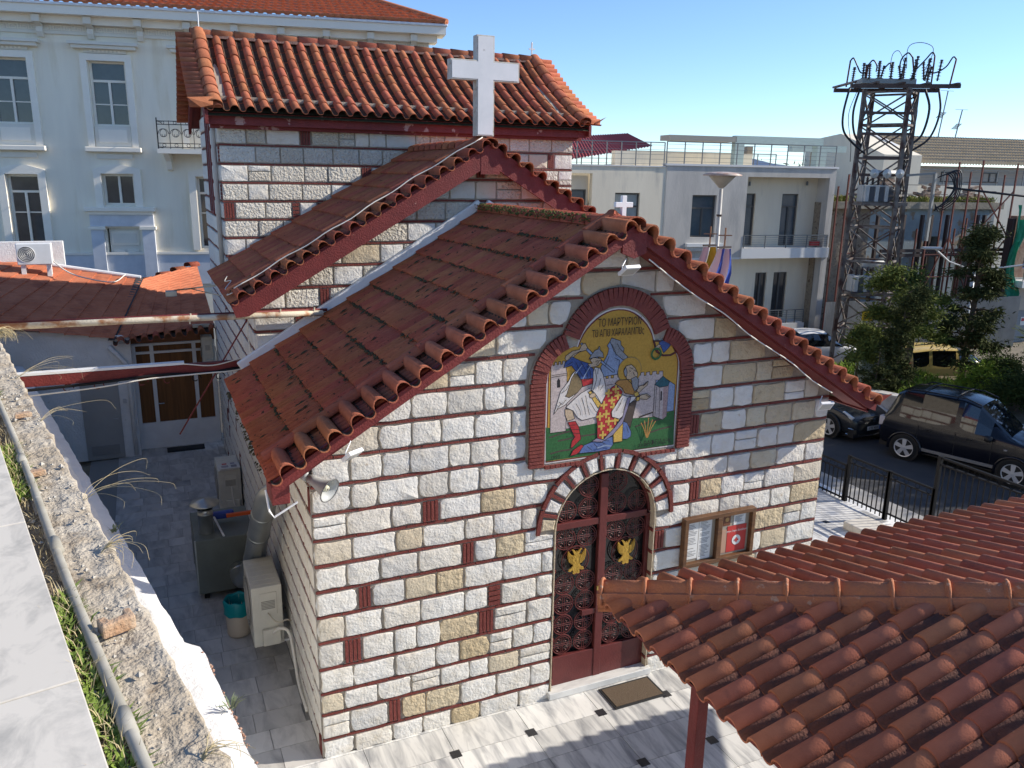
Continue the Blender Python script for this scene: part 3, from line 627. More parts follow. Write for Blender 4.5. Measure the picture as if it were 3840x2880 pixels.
def gable_roof(name, yf, yb, ex0, ez0, rx, rz, ex1, rows, cols, front_over, moss=True, rk_mat=T_RAKE, board_h=.2, cap=T_CAP):
    "gable roof, ridge along y; left slope in single tiles, right slope one ribbed sheet"
    roof = MB()
    S = V((rx-ex0, 0, rz-ez0)); SL = S.length; S.normalize(); N = V((-S.z, 0, S.x)); W = V((0,-1,0))
    S2 = V((rx-ex1, 0, rz-ez0)); SL2 = S2.length; S2.normalize(); N2 = V((-S2.z, 0, S2.x)); N2 = N2 if N2.z > 0 else -N2
    # deck
    for (e, s_, n_, L_) in ((ex0, S, N, SL), (ex1, S2, N2, SL2)):
        o = V((e, 0, ez0)); roof.add([(o+n_*a+s_*b)+V((0,y,0)) for y in (yf+.14, yb) for a, b in ((-.10,.03),(-.035,.03),(-.035,L_),(-.10,L_))], [(0,1,2,3),(7,6,5,4),(0,4,5,1),(1,5,6,2),(2,6,7,3),(3,7,4,0)])
    R = roof.build(name, MOSS if moss else flat(name+'_deck', (.10,.05,.035)), church)
    pit = (yb-yf-.12)/cols; ex = SL/rows
    for r in range(rows):
        for c in range(cols):
            o = V((ex0, yb-c*pit, ez0)) + S*(r*ex-.03+rnd(-.008,.008)) + N*(.012+rnd(0,.006))
            t = put_tile(T_FLAT, o, W*(pit/P_), S, N, R, radians(4.6+rnd(-.7,.7)), roll=rnd(-.014,.014))
    # right slope: ribbed sheet
    rs = MB(); k = int((yb-yf)/(P_/2)); 
    for r in range(rows):
        rw = []
        for a, hh in ((r*ex-.03,.045),((r+1)*ex,.02)):
            rw.append([V((ex1, yf+.1+j*(yb-yf-.1)/(k*2), ez0))+S2*a+N2*(hh+.012*(j % 2)) for j in range(k*2+1)])
        rs.sheet(rw); rs.sheet([rw[0],[p-N2*.06 for p in rw[0]]])
    rs.build('right_slope', TILED, R)
    # ridge
    for i in range(int((yb-yf)/.33)): 
        put_tile(T_RIDGE, (rx, yf+.05+i*.33, rz+.03+rnd(-.006,.006)), -X_, Y_, Z_, R, radians(-2.5), 'ridge_tile', rnd(-.02,.02)) if False else obj('ridge_tile', T_RIDGE, R, frame((rx, yf+.05+i*.33, rz+.015+rnd(0,.008)), X_, Y_*cos(.04)+Z_*-sin(.04), Z_))
    # verge: caps along the rake and barrel tiles pointing forward
    nb = int(SL/.272)
    for side, e, s_, n_, Wd in ((0, ex0, S, N, 1), (1, ex1, S2, N2, -1)):
        o0 = V((e, 0, ez0)); Ws = s_*Wd
        sp = SL/nb if side == 0 else SL2/nb
        for i in range(nb):
            st = i*sp if side == 0 else (i+1)*sp
            o = o0+s_*st+n_*.01+V((0, yf+rnd(-.012,.012), 0))
            obj('barrel_tile', rk_mat, R, frame(o, Ws*(sp/P_), Y_*cos(.05)-n_*sin(.05)*-1, n_))
        nc = int(SL/.40)
        for i in range(nc):
            o = o0+s_*(i*SL/nc+.05)+n_*(.115+rnd(0,.008))+V((0, yf+.60, 0))
            Wc = Y_ if side else -Y_
            obj('rake_cap_tile', cap, R, frame(o, Wc, s_*cos(.05)-n_*sin(.05), n_))
    # rake boards, soffit
    MB().prism([(-.16,-.02),(0,.02),(.16,-.02),(.16,-.16-board_h),(0,-.26-board_h*.6),(-.16,-.16-board_h)], (rx,yf+.066,rz-.05), X_, Z_, Y_, 0, .05).build('apex_board', REDP, R)
    for side, e, s_, n_, L_ in ((0, ex0, S, N, SL), (1, ex1, S2, N2, SL2)):
        b = MB(); o = V((e, yf+.07, ez0)); Yv = Y_
        end = L_-(.0)
        b.add([o+s_*a+n_*h+Yv*y for y in (0,.05) for a, h in ((-.02,.006),(end,.006),(end,-.02-board_h*1.0),( .10,-.02-board_h),(-.06,-.02-board_h*.7))], [(0,1,2,3,4),(9,8,7,6,5),(0,5,6,1),(1,6,7,2),(2,7,8,3),(3,8,9,4),(4,9,5,0)])
        b.build('rake_board', REDP, R)
        q = MB(); q.add([o+s_*a+n_*h+Yv*y for y in (.05, front_over) for a, h in ((.0,-.11),(L_,-.11),(L_,-.14),(.0,-.14))], [(0,1,2,3),(7,6,5,4),(0,4,5,1),(1,5,6,2),(2,6,7,3),(3,7,4,0)])
        q.build('soffit', REDP, R)
        ev = MB(); ev.add([o+s_*a+n_*h+Yv*y for y in (.05, yb-yf-.1) for a, h in ((-.0,-.03),(.05,-.03),(.05,-.16),(-.0,-.16))], [(0,1,2,3),(7,6,5,4),(0,4,5,1),(1,5,6,2),(2,6,7,3),(3,7,4,0)])
        ev.build('eaves_board', REDP, R)
    return R, S, N, SL
nroof, nS, nN, nSL = gable_roof('narthex_roof', -.50, 4.12, -.44, 3.70, RX, 6.20, 2*RX+.44, 11, 18, .47, board_h=.095)
vroof, vS, vN, vSL = gable_roof('nave_roof', 3.78, 7.98, -.32, 4.87, RX, 7.20, 2*RX+.32, 10, 17, .44, moss=False, rk_mat=T_RAKED, board_h=.25)
# moss in the joints of the old narthex tiles
ms = MB()
for r in range(11):
    for k in range(150):
        y = rnd(-.05,3.95); dens = noise.noise(V((r*3.1, y*1.7, 0)))
        if dens < -.12: continue
        p = V((-.44,0,3.70))+nS*(r*nSL/11-.035+rnd(-.035,.012))+nN*(.022+rnd(-.008,.008))+Y_*y
        a = rnd(.012,.03)*(1+dens); ms.add([p+nS*a*.7, p+Y_*a, p-nS*a*.8, p-Y_*a, p+nN*a*.6], [(0,1,4),(1,2,4),(2,3,4),(3,0,4)])
for k in range(260):
    r = random.randrange(1,11); y = rnd(0,3.9); y = round(y/.2225)*.2225
    p = V((-.44,0,3.70))+nS*(r*nSL/11+rnd(-.36,.1))+nN*.03+Y_*(y+rnd(-.012,.012))
    if noise.noise(p*1.3) < 0: continue
    a = rnd(.012,.025); ms.add([p+nS*a*3, p+Y_*a, p-nS*a*3, p-Y_*a, p+nN*a*.8], [(0,1,4),(1,2,4),(2,3,4),(3,0,4)])
ms.build('moss', MOSS, nroof, kind='stuff')
gm = MB()
for k in range(420):
    y = rnd(.4,4.1); p = V((RX-.1+rnd(-.10,.02),y,6.235+rnd(-.05,.05))); a = rnd(.01,.025)
    gm.add([p+X_*a, p+Y_*a*1.4, p-X_*a, p-Y_*a, p+Z_*a], [(0,1,4),(1,2,4),(2,3,4),(3,0,4)])
gm.build('green_moss', MOSSG, nroof, kind='stuff')
# white flashing where the narthex roof meets the nave wall
for s in (-1, 1):
    f_ = MB(); o = V((RX, NY-.02, 6.20)); Sd = V((s*(RX+.2), 0, -(RX+.2)*RK)); a = Sd.normalized(); nn = V((a.z*s*-1, 0, a.x*s))
    f_.add([o+Sd*t+nn*h+Y_*y for y in (-.07, .02) for t, h in ((0,.02),(1,.02),(1,.17),(0,.17))], [(0,1,2,3),(7,6,5,4),(0,4,5,1),(1,5,6,2),(2,6,7,3),(3,7,4,0)])
    f_.build('flashing', WHITEP, nroof, bevel=.02)
# cables along the verges
def rake_cable(R, yf, ex, ez, S, N, SL, h=.13, dy=.30, w_=.05):
    pts = [V((ex,0,ez))+S*(SL*t)+N*(h+.012*sin(t*37))+Y_*(yf+dy+w_*sin(t*11)) for t in [i/30 for i in range(1,31)]]
    MB().tube(pts, .009, 6).build('cable', CABLE, R, smooth=True)
rake_cable(vroof, 3.78, -.32, 4.87, vS, vN, vSL)
MB().tube(spline([V((-.32,0,4.87))+vS*a+vN*h+Y_*b for a, b, h in ((.1,4.08,.1),(.02,4.3,.08),(.16,4.55,.07),(.05,4.9,.07),(.2,5.3,.07),(.12,5.6,.07),(.2,6.0,.06))], 5), .007, 5).build('cable', CABLE, vroof, smooth=True)
for s, k_ in ((1,9),):
    S_ = V((s*(RX+.42),0,-2.5)).normalized()
    MB().tube(spline([V((RX,-.41,5.93))+S_*t+Z_*(.02*sin(t*5)) for t in [.25+.45*i for i in range(k_)]], 3), .008, 5).build('cable', CABLE, nroof, smooth=True)
# end box of the left verge (boxed gutter end) and fittings
MB().box(-.45,-.27,-.425,-.02,3.46,3.66).build('verge_end_box', REDP, nroof, bevel=.01)
MB().add([(2*RX+.42,-.50,3.72),(2*RX+.66,-.50,3.84),(2*RX+.42,-.25,3.74),(2*RX+.40,-.4,3.68)], [(0,1,2),(0,3,1),(3,2,1)]).build('corner_acroterion', TILED, nroof)
MB().tube([(-.50,-.36,3.62),(-.48,-.40,3.40),(-.44,-.43,3.34),(-.20,-.43,3.47)], .012, 6).build('cable_guard', WHITEM, nroof)
# ---- tall cross block: gable roof with ridge along x and slightly hollow slope
TRZ, TRY, TEY, TEZ = 9.36, 10.2, 7.62, 7.80
tdeck = MB()
rows_t = 8; prof_t = []
tot = sqrt((TRY-TEY)**2+(TRZ-TEZ)**2)
y, z = TEY, TEZ; angs = [radians(lerp(24, 36.5, i/(rows_t-1))) for i in range(rows_t)]
kx = (TRY-TEY)/sum(cos(a) for a in angs); kz = (TRZ-TEZ)/sum(sin(a) for a in angs)
for a in angs: prof_t.append((y, z)); y += cos(a)*kx; z += sin(a)*kz
prof_t.append((y, z))
bk = [(2*TRY-y_, z_) for y_, z_ in prof_t][::-1]
pf = prof_t+bk[1:]
tdeck.sheet([[(x, a, b-.04) for a, b in pf] for x in (-.22, CW+.22)]); tdeck.sheet([[(x, a, b-.12) for a, b in pf][::-1] for x in (-.22, CW+.22)])
troof = tdeck.build('tall_roof', MOSS, church)
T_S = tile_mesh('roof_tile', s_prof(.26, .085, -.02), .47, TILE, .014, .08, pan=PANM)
T_S2 = tile_mesh('roof_tile', s_prof(.26, .085, -.02), .55, TILE, .014, .04)
ncol = 28; pit = (CW+.36)/ncol
for r in range(rows_t):
    (y0, z0), (y1, z1) = prof_t[r], prof_t[r+1]; S = V((0,y1-y0,z1-z0)).normalized(); N = V((0,-S.z,S.y))
    for c in range(ncol):
        o = V((-.18+c*pit, y0, z0))-S*.05+N*(.012+rnd(-.006,.006))
        put_tile(T_S, o, X_*(pit/.26), S, N, troof, radians(2.2+rnd(-.5,.5)), roll=rnd(-.012,.012))
bs_ = MB()
for r in range(rows_t):
    (y0, z0), (y1, z1) = prof_t[r], prof_t[r+1]
    bs_.sheet([[(-.18+j*(CW+.36)/112, 2*TRY-a, b+(.07 if j % 4 in (1,2) else .01)) for j in range(113)] for a, b in ((y0,z0),(y1,z1))])
bs_.build('back_slope', TILE, troof)
T_RG = tile_mesh('ridge_tile', [(-.14,-.06)]+[(.14*-cos(pi*i/8), .10*sin(pi*i/8)) for i in range(1,8)]+[(.14,-.06)], .46, TILE, .016, .14)
for i in range(18): obj('ridge_tile', T_RG, troof, frame((-.2+i*.425, TRY, TRZ+.03), -Y_, X_*cos(.04)-Z_*sin(.04), Z_))
rm = MB().prism([(-.16,-.06),(.16,-.06),(.09,.06),(-.09,.06)], (-.2,TRY,TRZ), Y_, Z_, X_, 0, CW+.4).build('ridge_mortar', mat('roof_mortar',(.17,.10,.085),(.12,.07,.06),.95,ns=12,bump=.8,bs=40), troof)
for side in (0, 1):
    for r in range(rows_t):
        (y0, z0), (y1, z1) = prof_t[r], prof_t[r+1]; S = V((0,y1-y0,z1-z0)); L_ = S.length; S.normalize(); N = V((0,-S.z,S.y))
        xx = -.10 if side == 0 else CW+.10
        obj('rake_cap_tile', T_RG, troof, frame(V((xx+(.06 if side == 0 else -.06), y0, z0))+N*.08-S*.03, X_, S*cos(.05)-N*sin(.05), N))
        for h in (0, 1):
            Wd = -S if side == 0 else S; Sd = X_ if side == 0 else -X_
            st = (.5*h)*L_+(.25*0)
            o = V((xx+(-.36 if side == 0 else .36), y0, z0))+S*(st+(L_*.5 if side == 0 else 0))+N*.01
            obj('barrel_tile', T_S2, troof, frame(o, Wd*(L_*.5/.26), Sd*cos(.05)+N*sin(.05), N))
            S_b = V((0,-(y1-y0),z1-z0)).normalized(); N_b = V((0,S_b.z,-S_b.y)); N_b = N_b if N_b.z > 0 else -N_b
            ob_ = V((xx+(-.36 if side == 0 else .36), 2*TRY-y0, z0))+S_b*(st+(0 if side == 0 else L_*.5))+N_b*.01
            obj('barrel_tile', T_S2, troof, frame(ob_, (S_b if side == 0 else -S_b)*(L_*.5/.26), Sd*cos(.05)+N_b*sin(.05), N_b))
    gb = MB(); xg = (-.22,-.16) if side == 0 else (CW+.16,CW+.22)
    lo = [(a, b-.02) for a, b in pf]; up = [(a, b-.30) for a, b in pf][::-1]
    for p, q in zip(pf[:-1], pf[1:]): gb.prism([(p[0],p[1]-.02),(q[0],q[1]-.02),(q[0],q[1]-.26),(p[0],p[1]-.26)], (xg[0],0,0), Y_, Z_, X_, 0, .06)
    gb.build('rake_board', REDP, troof)
    so_ = MB()
    for p, q in zip(pf[:-1], pf[1:]): so_.sheet([[(x, p[0], p[1]-.13) for x in (xg[0], xg[0]+.26*(1 if side == 0 else -1))], [(x, q[0], q[1]-.13) for x in (xg[0], xg[0]+.26*(1 if side == 0 else -1))]])
    so_.build('soffit', REDP, troof)
REDF = mat('flaking_red_paint', (.16,.02,.02), (.20,.026,.025), .6, ns=5, col3=(.42,.24,.22), s3=3.5, lo3=.60, hi3=.62, bump=.4, bs=30)
MB().box(-.20,CW+.20,TEY+.12,TEY+.17,TEZ-.26,TEZ-.05).build('eaves_board', REDF, troof); MB().box(-.20,CW+.20,TEY+.14,TY0,TEZ-.10,TEZ-.07).build('soffit', REDP, troof); MB().box(-.12,CW+.12,TY0-.12,TY0+.02,TEZ-.32,TEZ-.10).build('cornice', REDF, troof)
for (x, h) in ((-.02,.32),(CW-.02,.30)):
    c = MB().tube([(x,TRY,TRZ+.06),(x,TRY,TRZ+.12+h)], .014, 6)
    if x > 1: c.box(x-.016,x+.016,TRY-.016,TRY+.016,TRZ+.1,TRZ+.1+h).box(x-.075,x+.075,TRY-.014,TRY+.014,TRZ+.25,TRZ+.28)
    c.build('finial', WHITEM, troof)
MB().add([(CW+.30,TEY-.02,TEZ),(CW+.55,TEY-.05,TEZ+.18),(CW+.30,TEY+.12,TEZ+.0),(CW+.30,TEY,TEZ+.06)], [(0,1,2),(0,3,1),(3,2,1)]).build('corner_acroterion', TILE, troof)
MB().add([(-.28,TEY-.12,TEZ),(-.50,TEY-.10,TEZ+.16),(-.05,TEY-.02,TEZ+.20),(-.08,TEY-.12,TEZ+.05)], [(0,1,2,3),(3,2,1,0)]).build('corner_acroterion', TILE, troof)
# ---- crosses
def cross(name, label, o, h, aw, t, ay, m, at_, frame_m=None):
    r = thing(name, label, 'cross', o)
    b = MB(); 
    P = [(-t/2,0),(t/2,0),(t/2,ay-t/2),(aw/2,ay-t/2),(aw/2,ay+t/2),(t/2,ay+t/2),(t/2,h),(-t/2,h),(-t/2,ay+t/2),(-aw/2,ay+t/2),(-aw/2,ay-t/2),(-t/2,ay-t/2)]
    b.prism(P, o, X_, Z_, FN, -at_/2, at_/2); bo = b.build('body', frame_m or m, r, bevel=.004)
    if frame_m:
        Q = [(x-(.022 if x > 0 else -.022), (z+.022 if i in (0,1,2,3,10,11) else z-.022)) for i, (x, z) in enumerate(P)]
        MB().prism(Q, o, X_, Z_, FN, at_/2, at_/2+.006).build('front_panel', m, r)
        MB().box(o[0]-.04,o[0]+.04,o[1]-.04,o[1]+.04,o[2]-.14,o[2]+.02).build('foot', BLACKM, r)
    return r
CRW = mat('cross_white_panel', (.70,.71,.73), (.62,.64,.66), .4, ns=3, col3=(.42,.42,.42), s3=4, lo3=.68, hi3=.75)
CRS = mat('cross_dirty_frame', (.55,.54,.50), (.42,.38,.32), .6, ns=6, col3=(.25,.17,.10), s3=9, lo3=.58, hi3=.7)
cross('cross', 'large white box cross standing on the nave ridge', (3.72,4.25,7.33), 1.50, 1.16, .30, .98, CRW, .16, CRS)
cross('cross', 'small white marble cross on the tip of the front gable', (3.80,.05,6.25), .27, .235, .06, .165, flat('white_marble_cross',(.80,.80,.80)), .05)
# ================================================================ ground, courtyard
def marble_mat(name, base, vein, sc, rot, contrast=(.44,.70), rough=.4, spec=.35):
    m = bpy.data.materials.new(name); m.use_nodes = True; nt = m.node_tree; N = nt.nodes; L = nt.links; b = N['Principled BSDF']; b.inputs['Roughness'].default_value = rough; b.inputs['Specular IOR Level'].default_value = spec
    g = N.new('ShaderNodeNewGeometry'); oi = N.new('ShaderNodeObjectInfo'); mu = N.new('ShaderNodeMath'); mu.operation = 'MULTIPLY'; mu.inputs[1].default_value = 37.0; L.new(oi.outputs['Random'], mu.inputs[0])
    ad = N.new('ShaderNodeVectorMath'); L.new(g.outputs['Position'], ad.inputs[0]); L.new(mu.outputs[0], ad.inputs[1])
    mp = N.new('ShaderNodeMapping'); mp.inputs['Rotation'].default_value = (0,0,radians(rot)); mp.inputs['Scale'].default_value = sc; L.new(ad.outputs[0], mp.inputs[0])
    n = N.new('ShaderNodeTexNoise'); n.inputs['Scale'].default_value = 1; n.inputs['Detail'].default_value = 6; n.inputs['Roughness'].default_value = .62; n.inputs['Distortion'].default_value = .6; L.new(mp.outputs[0], n.inputs['Vector'])
    r = N.new('ShaderNodeMapRange'); r.inputs[1].default_value = contrast[0]; r.inputs[2].default_value = contrast[1]; L.new(n.outputs[0], r.inputs[0])
    x = N.new('ShaderNodeMix'); x.data_type = 'RGBA'; ins = [i for i in x.inputs if i.type == 'RGBA']; ins[0].default_value = (*base,1); ins[1].default_value = (*vein,1); L.new(r.outputs[0], x.inputs[0])
    h = N.new('ShaderNodeHueSaturation'); mr = N.new('ShaderNodeMapRange'); mr.inputs[3].default_value = .86; mr.inputs[4].default_value = 1.08; L.new(oi.outputs['Random'], mr.inputs[0]); L.new(mr.outputs[0], h.inputs['Value'])
    L.new([o for o in x.outputs if o.type == 'RGBA'][0], h.inputs['Color']); L.new(h.outputs[0], b.inputs['Base Color']); return m
MFLOOR = marble_mat('veined_marble', (.68,.67,.64), (.27,.275,.285), (7.5,1.1,1), 14)
MALLEY = marble_mat('alley_marble', (.56,.54,.51), (.32,.31,.30), (4,1.4,1), 60)
MCOP = marble_mat('white_marble_coping', (.63,.585,.51), (.40,.38,.34), (7,5,3), 35, (.47,.72), .6, .12)
GROUT = flat('grout', (.30,.29,.27), .95)
GRND = mat('packed_earth', (.20,.17,.13), (.15,.13,.10), .95, ns=1.5, bump=.5, bs=9)
MB().add([(-3000,-3000,-.62),(3000,-3000,-.62),(3000,3000,-.62),(-3000,3000,-.62)], [(0,1,2,3)]).build('ground', GRND, kind='structure')
yard = MB().box(-3.0,12.3,-9,13.6,-.6,-.022).build('courtyard_floor', GROUT, kind='structure')
def slab(x0, x1, y0, y1, m, t=.022, z=0., nm='marble_slab'):
    g = .0035; MB().box(x0+g,x1-g,y0+g,y1-g,z-t,z+rnd(-.0012,.0012)).build(nm, m, yard)
for j in range(-2, 10):
    y0 = -.525-.5*j-.5; y1 = y0+.5
    off = .0 if j % 2 else .5
    for i in range(-4, 3):
        x0 = 3.475+i+off*0; 
        if y0 > -5.6 and y0 < -.02: slab(max(x0,-.9), x0+1, y0, min(y1, .02), MFLOOR)
BLKT = mat('black_granite', (.02,.02,.022), (.035,.035,.04), .35, ns=60)
for i in range(-4, 3):
    for j in (0, 1, 2):
        x, y = 3.475+i, -.525-j
        MB().add([(x+a*.062,y+b*.062,z) for z in (.005,-.01) for a, b in ((-1,-1),(1,-1),(1,1),(-1,1))], [(0,1,2,3),(0,4,5,1),(1,5,6,2),(2,6,7,3),(3,7,4,0)]).build('inlay', BLKT, yard)
for i in range(5):
    for j in range(-3, 9): slab(7.4+i*.92, 7.4+(i+1)*.92, j*.62, (j+1)*.62, MFLOOR)
for (x, y) in ((10.77,2.96),(10.8,2.34),(9.86,2.96),(9.86,1.72),(10.77,4.2)): MB().box(x-.06,x+.06,y-.06,y+.06,-.01,.005).build('inlay', BLKT, yard)
yy = 0.0; k = 0
while yy < 13.3:
    h = rnd(.34,.44); x = -2.4
    while x < .0:
        w_ = rnd(.35,.62); e = min(x+w_, .0)
        if e-x > .08: slab(x, e, yy, min(yy+h,13.35), MALLEY)
        x = e
    yy += h
# ================================================================ canopy roof, lower right
CX0, CYE, CZ, CS = 2.30, -2.25, 2.80, .279
canopy = thing('entrance_canopy', 'low hipped terracotta canopy on red post in the near right corner', 'canopy', (2.6,-3.4,0))
ca = atan2(CS, 1); cc, cs_ = cos(ca), sin(ca)
dk = MB(); FARX, NEARY = 9.5, -9.5
dk.add([(CX0+.03,CYE-.03,CZ-.02),(FARX,CYE-.03,CZ-.02),(FARX,-6.0,CZ+3.75*CS-.02),(CX0+3.75,-6.0,CZ+3.75*CS-.02),(CX0+3.75,NEARY,CZ+3.75*CS-.02),(CX0+.03,NEARY,CZ-.02)], [(0,1,2,3),(0,3,4,5)])
dk.add([(CX0+.05,CYE-.05,CZ-.06),(FARX,CYE-.05,CZ-.06),(FARX,-6.0,CZ+3.75*CS-.06),(CX0+3.75,-6.0,CZ+3.75*CS-.06),(CX0+3.75,NEARY,CZ+3.75*CS-.06),(CX0+.05,NEARY,CZ-.06)], [(3,2,1,0),(5,4,3,0)])
cdk = dk.build('roof_deck', flat('dark_batten', (.06,.03,.025), .9), canopy)
CP = .251; CE = .41
T_C = tile_mesh('roof_tile', s_prof(CP, .078, -.024, 10), .50, TILEC, .02, .05, pan=mat('canopy_pan_shade',(.22,.09,.06),(.13,.065,.05),.95,ns=8,bump=.4,bs=50))  # darker pan colour paints in the shade between the barrels
S = V((cc,0,cs_)); N = V((-cs_,0,cc))
for c in range(22):
    y = CYE-.12-c*CP
    if y < -7.2: break
    L_ = (CYE-y+.05)/cc
    for r in range(9):
        if r*CE > min(L_-.10, 3.7): break
        o = V((CX0, y, CZ))+S*(r*CE-.04+rnd(-.006,.006))+N*(.02+rnd(-.004,.004)); put_tile(T_C, o, -Y_, S, N, cdk, radians(2.4+rnd(-.4,.4)), roll=rnd(-.012,.012), sk=min(1,max(.15,(L_-r*CE+.05)/.5)))
S = V((0,-cc,cs_)); N = V((0,cs_,cc))
for c in range(27):
    x = CX0+.20+(c+1)*CP; L_ = (x-CX0-.05)/cc
    for r in range(10):
        if r*CE > min(L_-.10, 3.75): break
        o = V((x, CYE, CZ))+S*(r*CE-.04+rnd(-.006,.006))+N*(.02+rnd(-.004,.004)); put_tile(T_C, o, -X_, S, N, cdk, radians(2.4+rnd(-.4,.4)), roll=rnd(-.012,.012), sk=min(1,max(.15,(L_-r*CE+.0)/.5)))
H = V((1,-1,CS)).normalized(); HW = V((1,1,0)).normalized(); HN_ = HW.cross(H)
HN_ = HN_ if HN_.z > 0 else -HN_
hm = MB(); 
hm.prism([(-.17,-.10),(.17,-.10),(.12,.06),(-.12,.06)], V((CX0+.02,CYE-.02,CZ+.04)), HW, HN_, H, 0, 5.2); hm.build('hip_mortar', CLAYO, cdk)
T_H = tile_mesh('hip_tile', [(-.175,-.10),(-.12,-.02),(-.07,.055),(-.035,.09),(0,.10),(.035,.09),(.07,.055),(.12,-.02),(.175,-.10)], .46, CLAYO, .018, .05)
T_HC = MB().tube([(a,.02,b) for a, b in ((-.165,-.08),(-.12,-.01),(-.07,.062),(-.035,.098),(0,.108),(.035,.098),(.07,.062),(.12,-.01),(.165,-.08))], .017, 6).mesh('hip_collar', CLAYO, True)
for i in range(14):
    o = V((CX0+.02,CYE-.02,CZ+.085))+H*(i*.42); Hs = (H*cos(.03)-HN_*sin(.03))
    obj('hip_tile', T_H, cdk, frame(o, Hs.cross(HN_), Hs, HN_)); obj('hip_collar', T_HC, cdk, frame(o+H*.01, Hs.cross(HN_), Hs, HN_))
MB().box(2.44,2.55,-3.68,-3.57,0,2.78).build('post', REDP, canopy, bevel=.006)
MB().box(2.40,2.52,-9,-2.4,2.66,2.74).box(2.52,9,-2.52,-2.40,2.66,2.74).build('beam', REDP, canopy)
# ================================================================ retaining wall, lower left
Wd = V((-.2035,.979,0)).normalized(); Wn = V((.979,.2035,0)).normalized()
def wp(a, b, z): p = Wd*a+Wn*b; return V((p.x, p.y, z))
wall = thing('retaining_wall', 'rough concrete topped wall with white marble coping in the near left corner', 'wall', wp(-3,-2.8,0))
CONC = mat('weathered_concrete', (.40,.33,.24), (.50,.45,.37), .95, ns=4, nd=8, col3=(.23,.175,.12), s3=9, lo3=.55, hi3=.72, bump=.6, bs=70, bd=8, bump2=.5, bs2=16)
SOIL = mat('dry_soil', (.20,.145,.09), (.32,.26,.18), .97, ns=14, bump=1.0, bs=60, col3=(.07,.05,.035), s3=18)
MB().add([wp(a,b,z) for a in (-9,13) for b, z in ((-3.6,0),(-2.585,0),(-2.585,5.16),(-3.6,5.10))], [(0,1,2,3),(7,6,5,4),(0,4,5,1),(1,5,6,2),(2,6,7,3),(3,7,4,0)]).build('wall_body', CONC, wall)
ct = MB(); rows = []
na, nb = 240, 22
for i in range(na+1):
    a = lerp(-7.2, 6.5, (i/na)**1.15); rw = []
    for j in range(nb+1):
        b = lerp(-2.80, -2.575, j/nb); p = wp(a,b,0)
        q = V((p.x*7, p.y*7, 0)); z = 5.185+.010*noise.fractal(q*1.3, .6, 2.1, 5)+.006*noise.noise(q*4)+.004*noise.noise(q*11)
        if j == nb: b += .02*noise.noise(q*1.1)+.012*noise.noise(q*4); z -= .02
        rw.append(wp(a,b,z))
    rows.append(rw)
    
ct.sheet(rows); ct.sheet([[r[-1] for r in rows], [V((r[-1].x, r[-1].y, 4.95)) for r in rows]]); ct.build('concrete_top', CONC, wall, smooth=True)
st = MB(); rows = []
for i in range(161):
    a = lerp(-7.2, 4, i/160); rw = []
    for j in range(11):
        b = lerp(-2.93, -2.775, j/10); p = wp(a,b,0); q = V((p.x*9,p.y*9,3)); rw.append(wp(a,b,5.185+.022*noise.fractal(q,.7,2,4)))
    rows.append(rw)
st.sheet(rows).build('soil_strip', SOIL, wall, smooth=True)
for (a0, a1) in ((-9,-6.9),(-6.9,-5.42),(-5.42,-4.05),(-4.05,-2.6),(-2.6,-1.1),(-1.1,.4),(.4,3)):
    c0 = MB(); c0.add([wp(a,b,z) for a in (a0+.003, a1-.003) for b, z in ((-3.35,5.215),(-2.855,5.215),(-2.855,5.252),(-3.35,5.252))], [(0,1,2,3),(7,6,5,4),(0,4,5,1),(1,5,6,2),(2,6,7,3),(3,7,4,0)]); c0.build('coping_slab', MCOP, wall, bevel=.004)
# lower white ledge
lg = MB(); rows = []
def ledge_edge(a):
    b = -1.555 if a > -.72 else lerp(-1.45, -1.60, min(1, (-.8-a)/2.6)) if a < -.78 else -1.5
    return b
for i in range(221):
    a = lerp(-4.2, 12.6, i/220); e = ledge_edge(a); q = V((a*2.2, 0, 7)); e += .018*noise.fractal(q,.7,2,4)
    zz = 2.5; rw = []
    for j in range(9):
        t = j/8; b = lerp(-2.6, e, t); rw.append(wp(a,b,zz+.012*noise.noise(V((a*3,b*9,1)))-(.03 if j == 8 else 0)))
    rw.append(wp(a, e+.004, 2.42)); rw.append(wp(a, e-.02, 0)); rows.append(rw)
lg.sheet(rows).build('white_ledge', WHITEP, wall, smooth=False)
er = MB()
for k in range(260):
    a = rnd(-3.4,-.85); b = ledge_edge(a)+rnd(-.01,.02); p = wp(a,b,2.455+rnd(-.05,.02)); s = rnd(.004,.017)
    if noise.noise(V((a*3,5,1))) < -.1: continue
    s = s; er.add([p+V((s,0,0)),p+V((0,s*1.4,0)),p-V((s,0,0)),p-V((0,s,0)),p+V((0,0,s))], [(0,1,4),(1,2,4),(2,3,4),(3,0,4)])
er.build('crumbling_brick_edge', mat('crumbled_brick', (.26,.11,.07), (.40,.27,.2), .9, ns=30), wall, kind='stuff')
# conduit on the wall
PIPE = mat('dusty_grey_pipe', (.39,.37,.32), (.30,.28,.23), .85, ns=6, col3=(.52,.48,.42), s3=9, lo3=.60, hi3=.68, spec=.12)
pp_ = thing('conduit_pipe', 'dusty grey plastic pipe running along the concrete wall top', 'pipe', wp(-5,-2.78,5.2))
MB().tube([wp(a,-2.775+.006*sin(a*1.7),5.213+.004*sin(a*3)) for a in [lerp(-7,1.5,i/40) for i in range(41)]], .0185, 12).build('pipe', PIPE, pp_, smooth=True)
for a in (-5.72,-4.35,-3.1): MB().tube([wp(a,-2.775,5.213),wp(a+.12,-2.775,5.213)], .024, 12).build('coupling', PIPE, pp_, smooth=True)
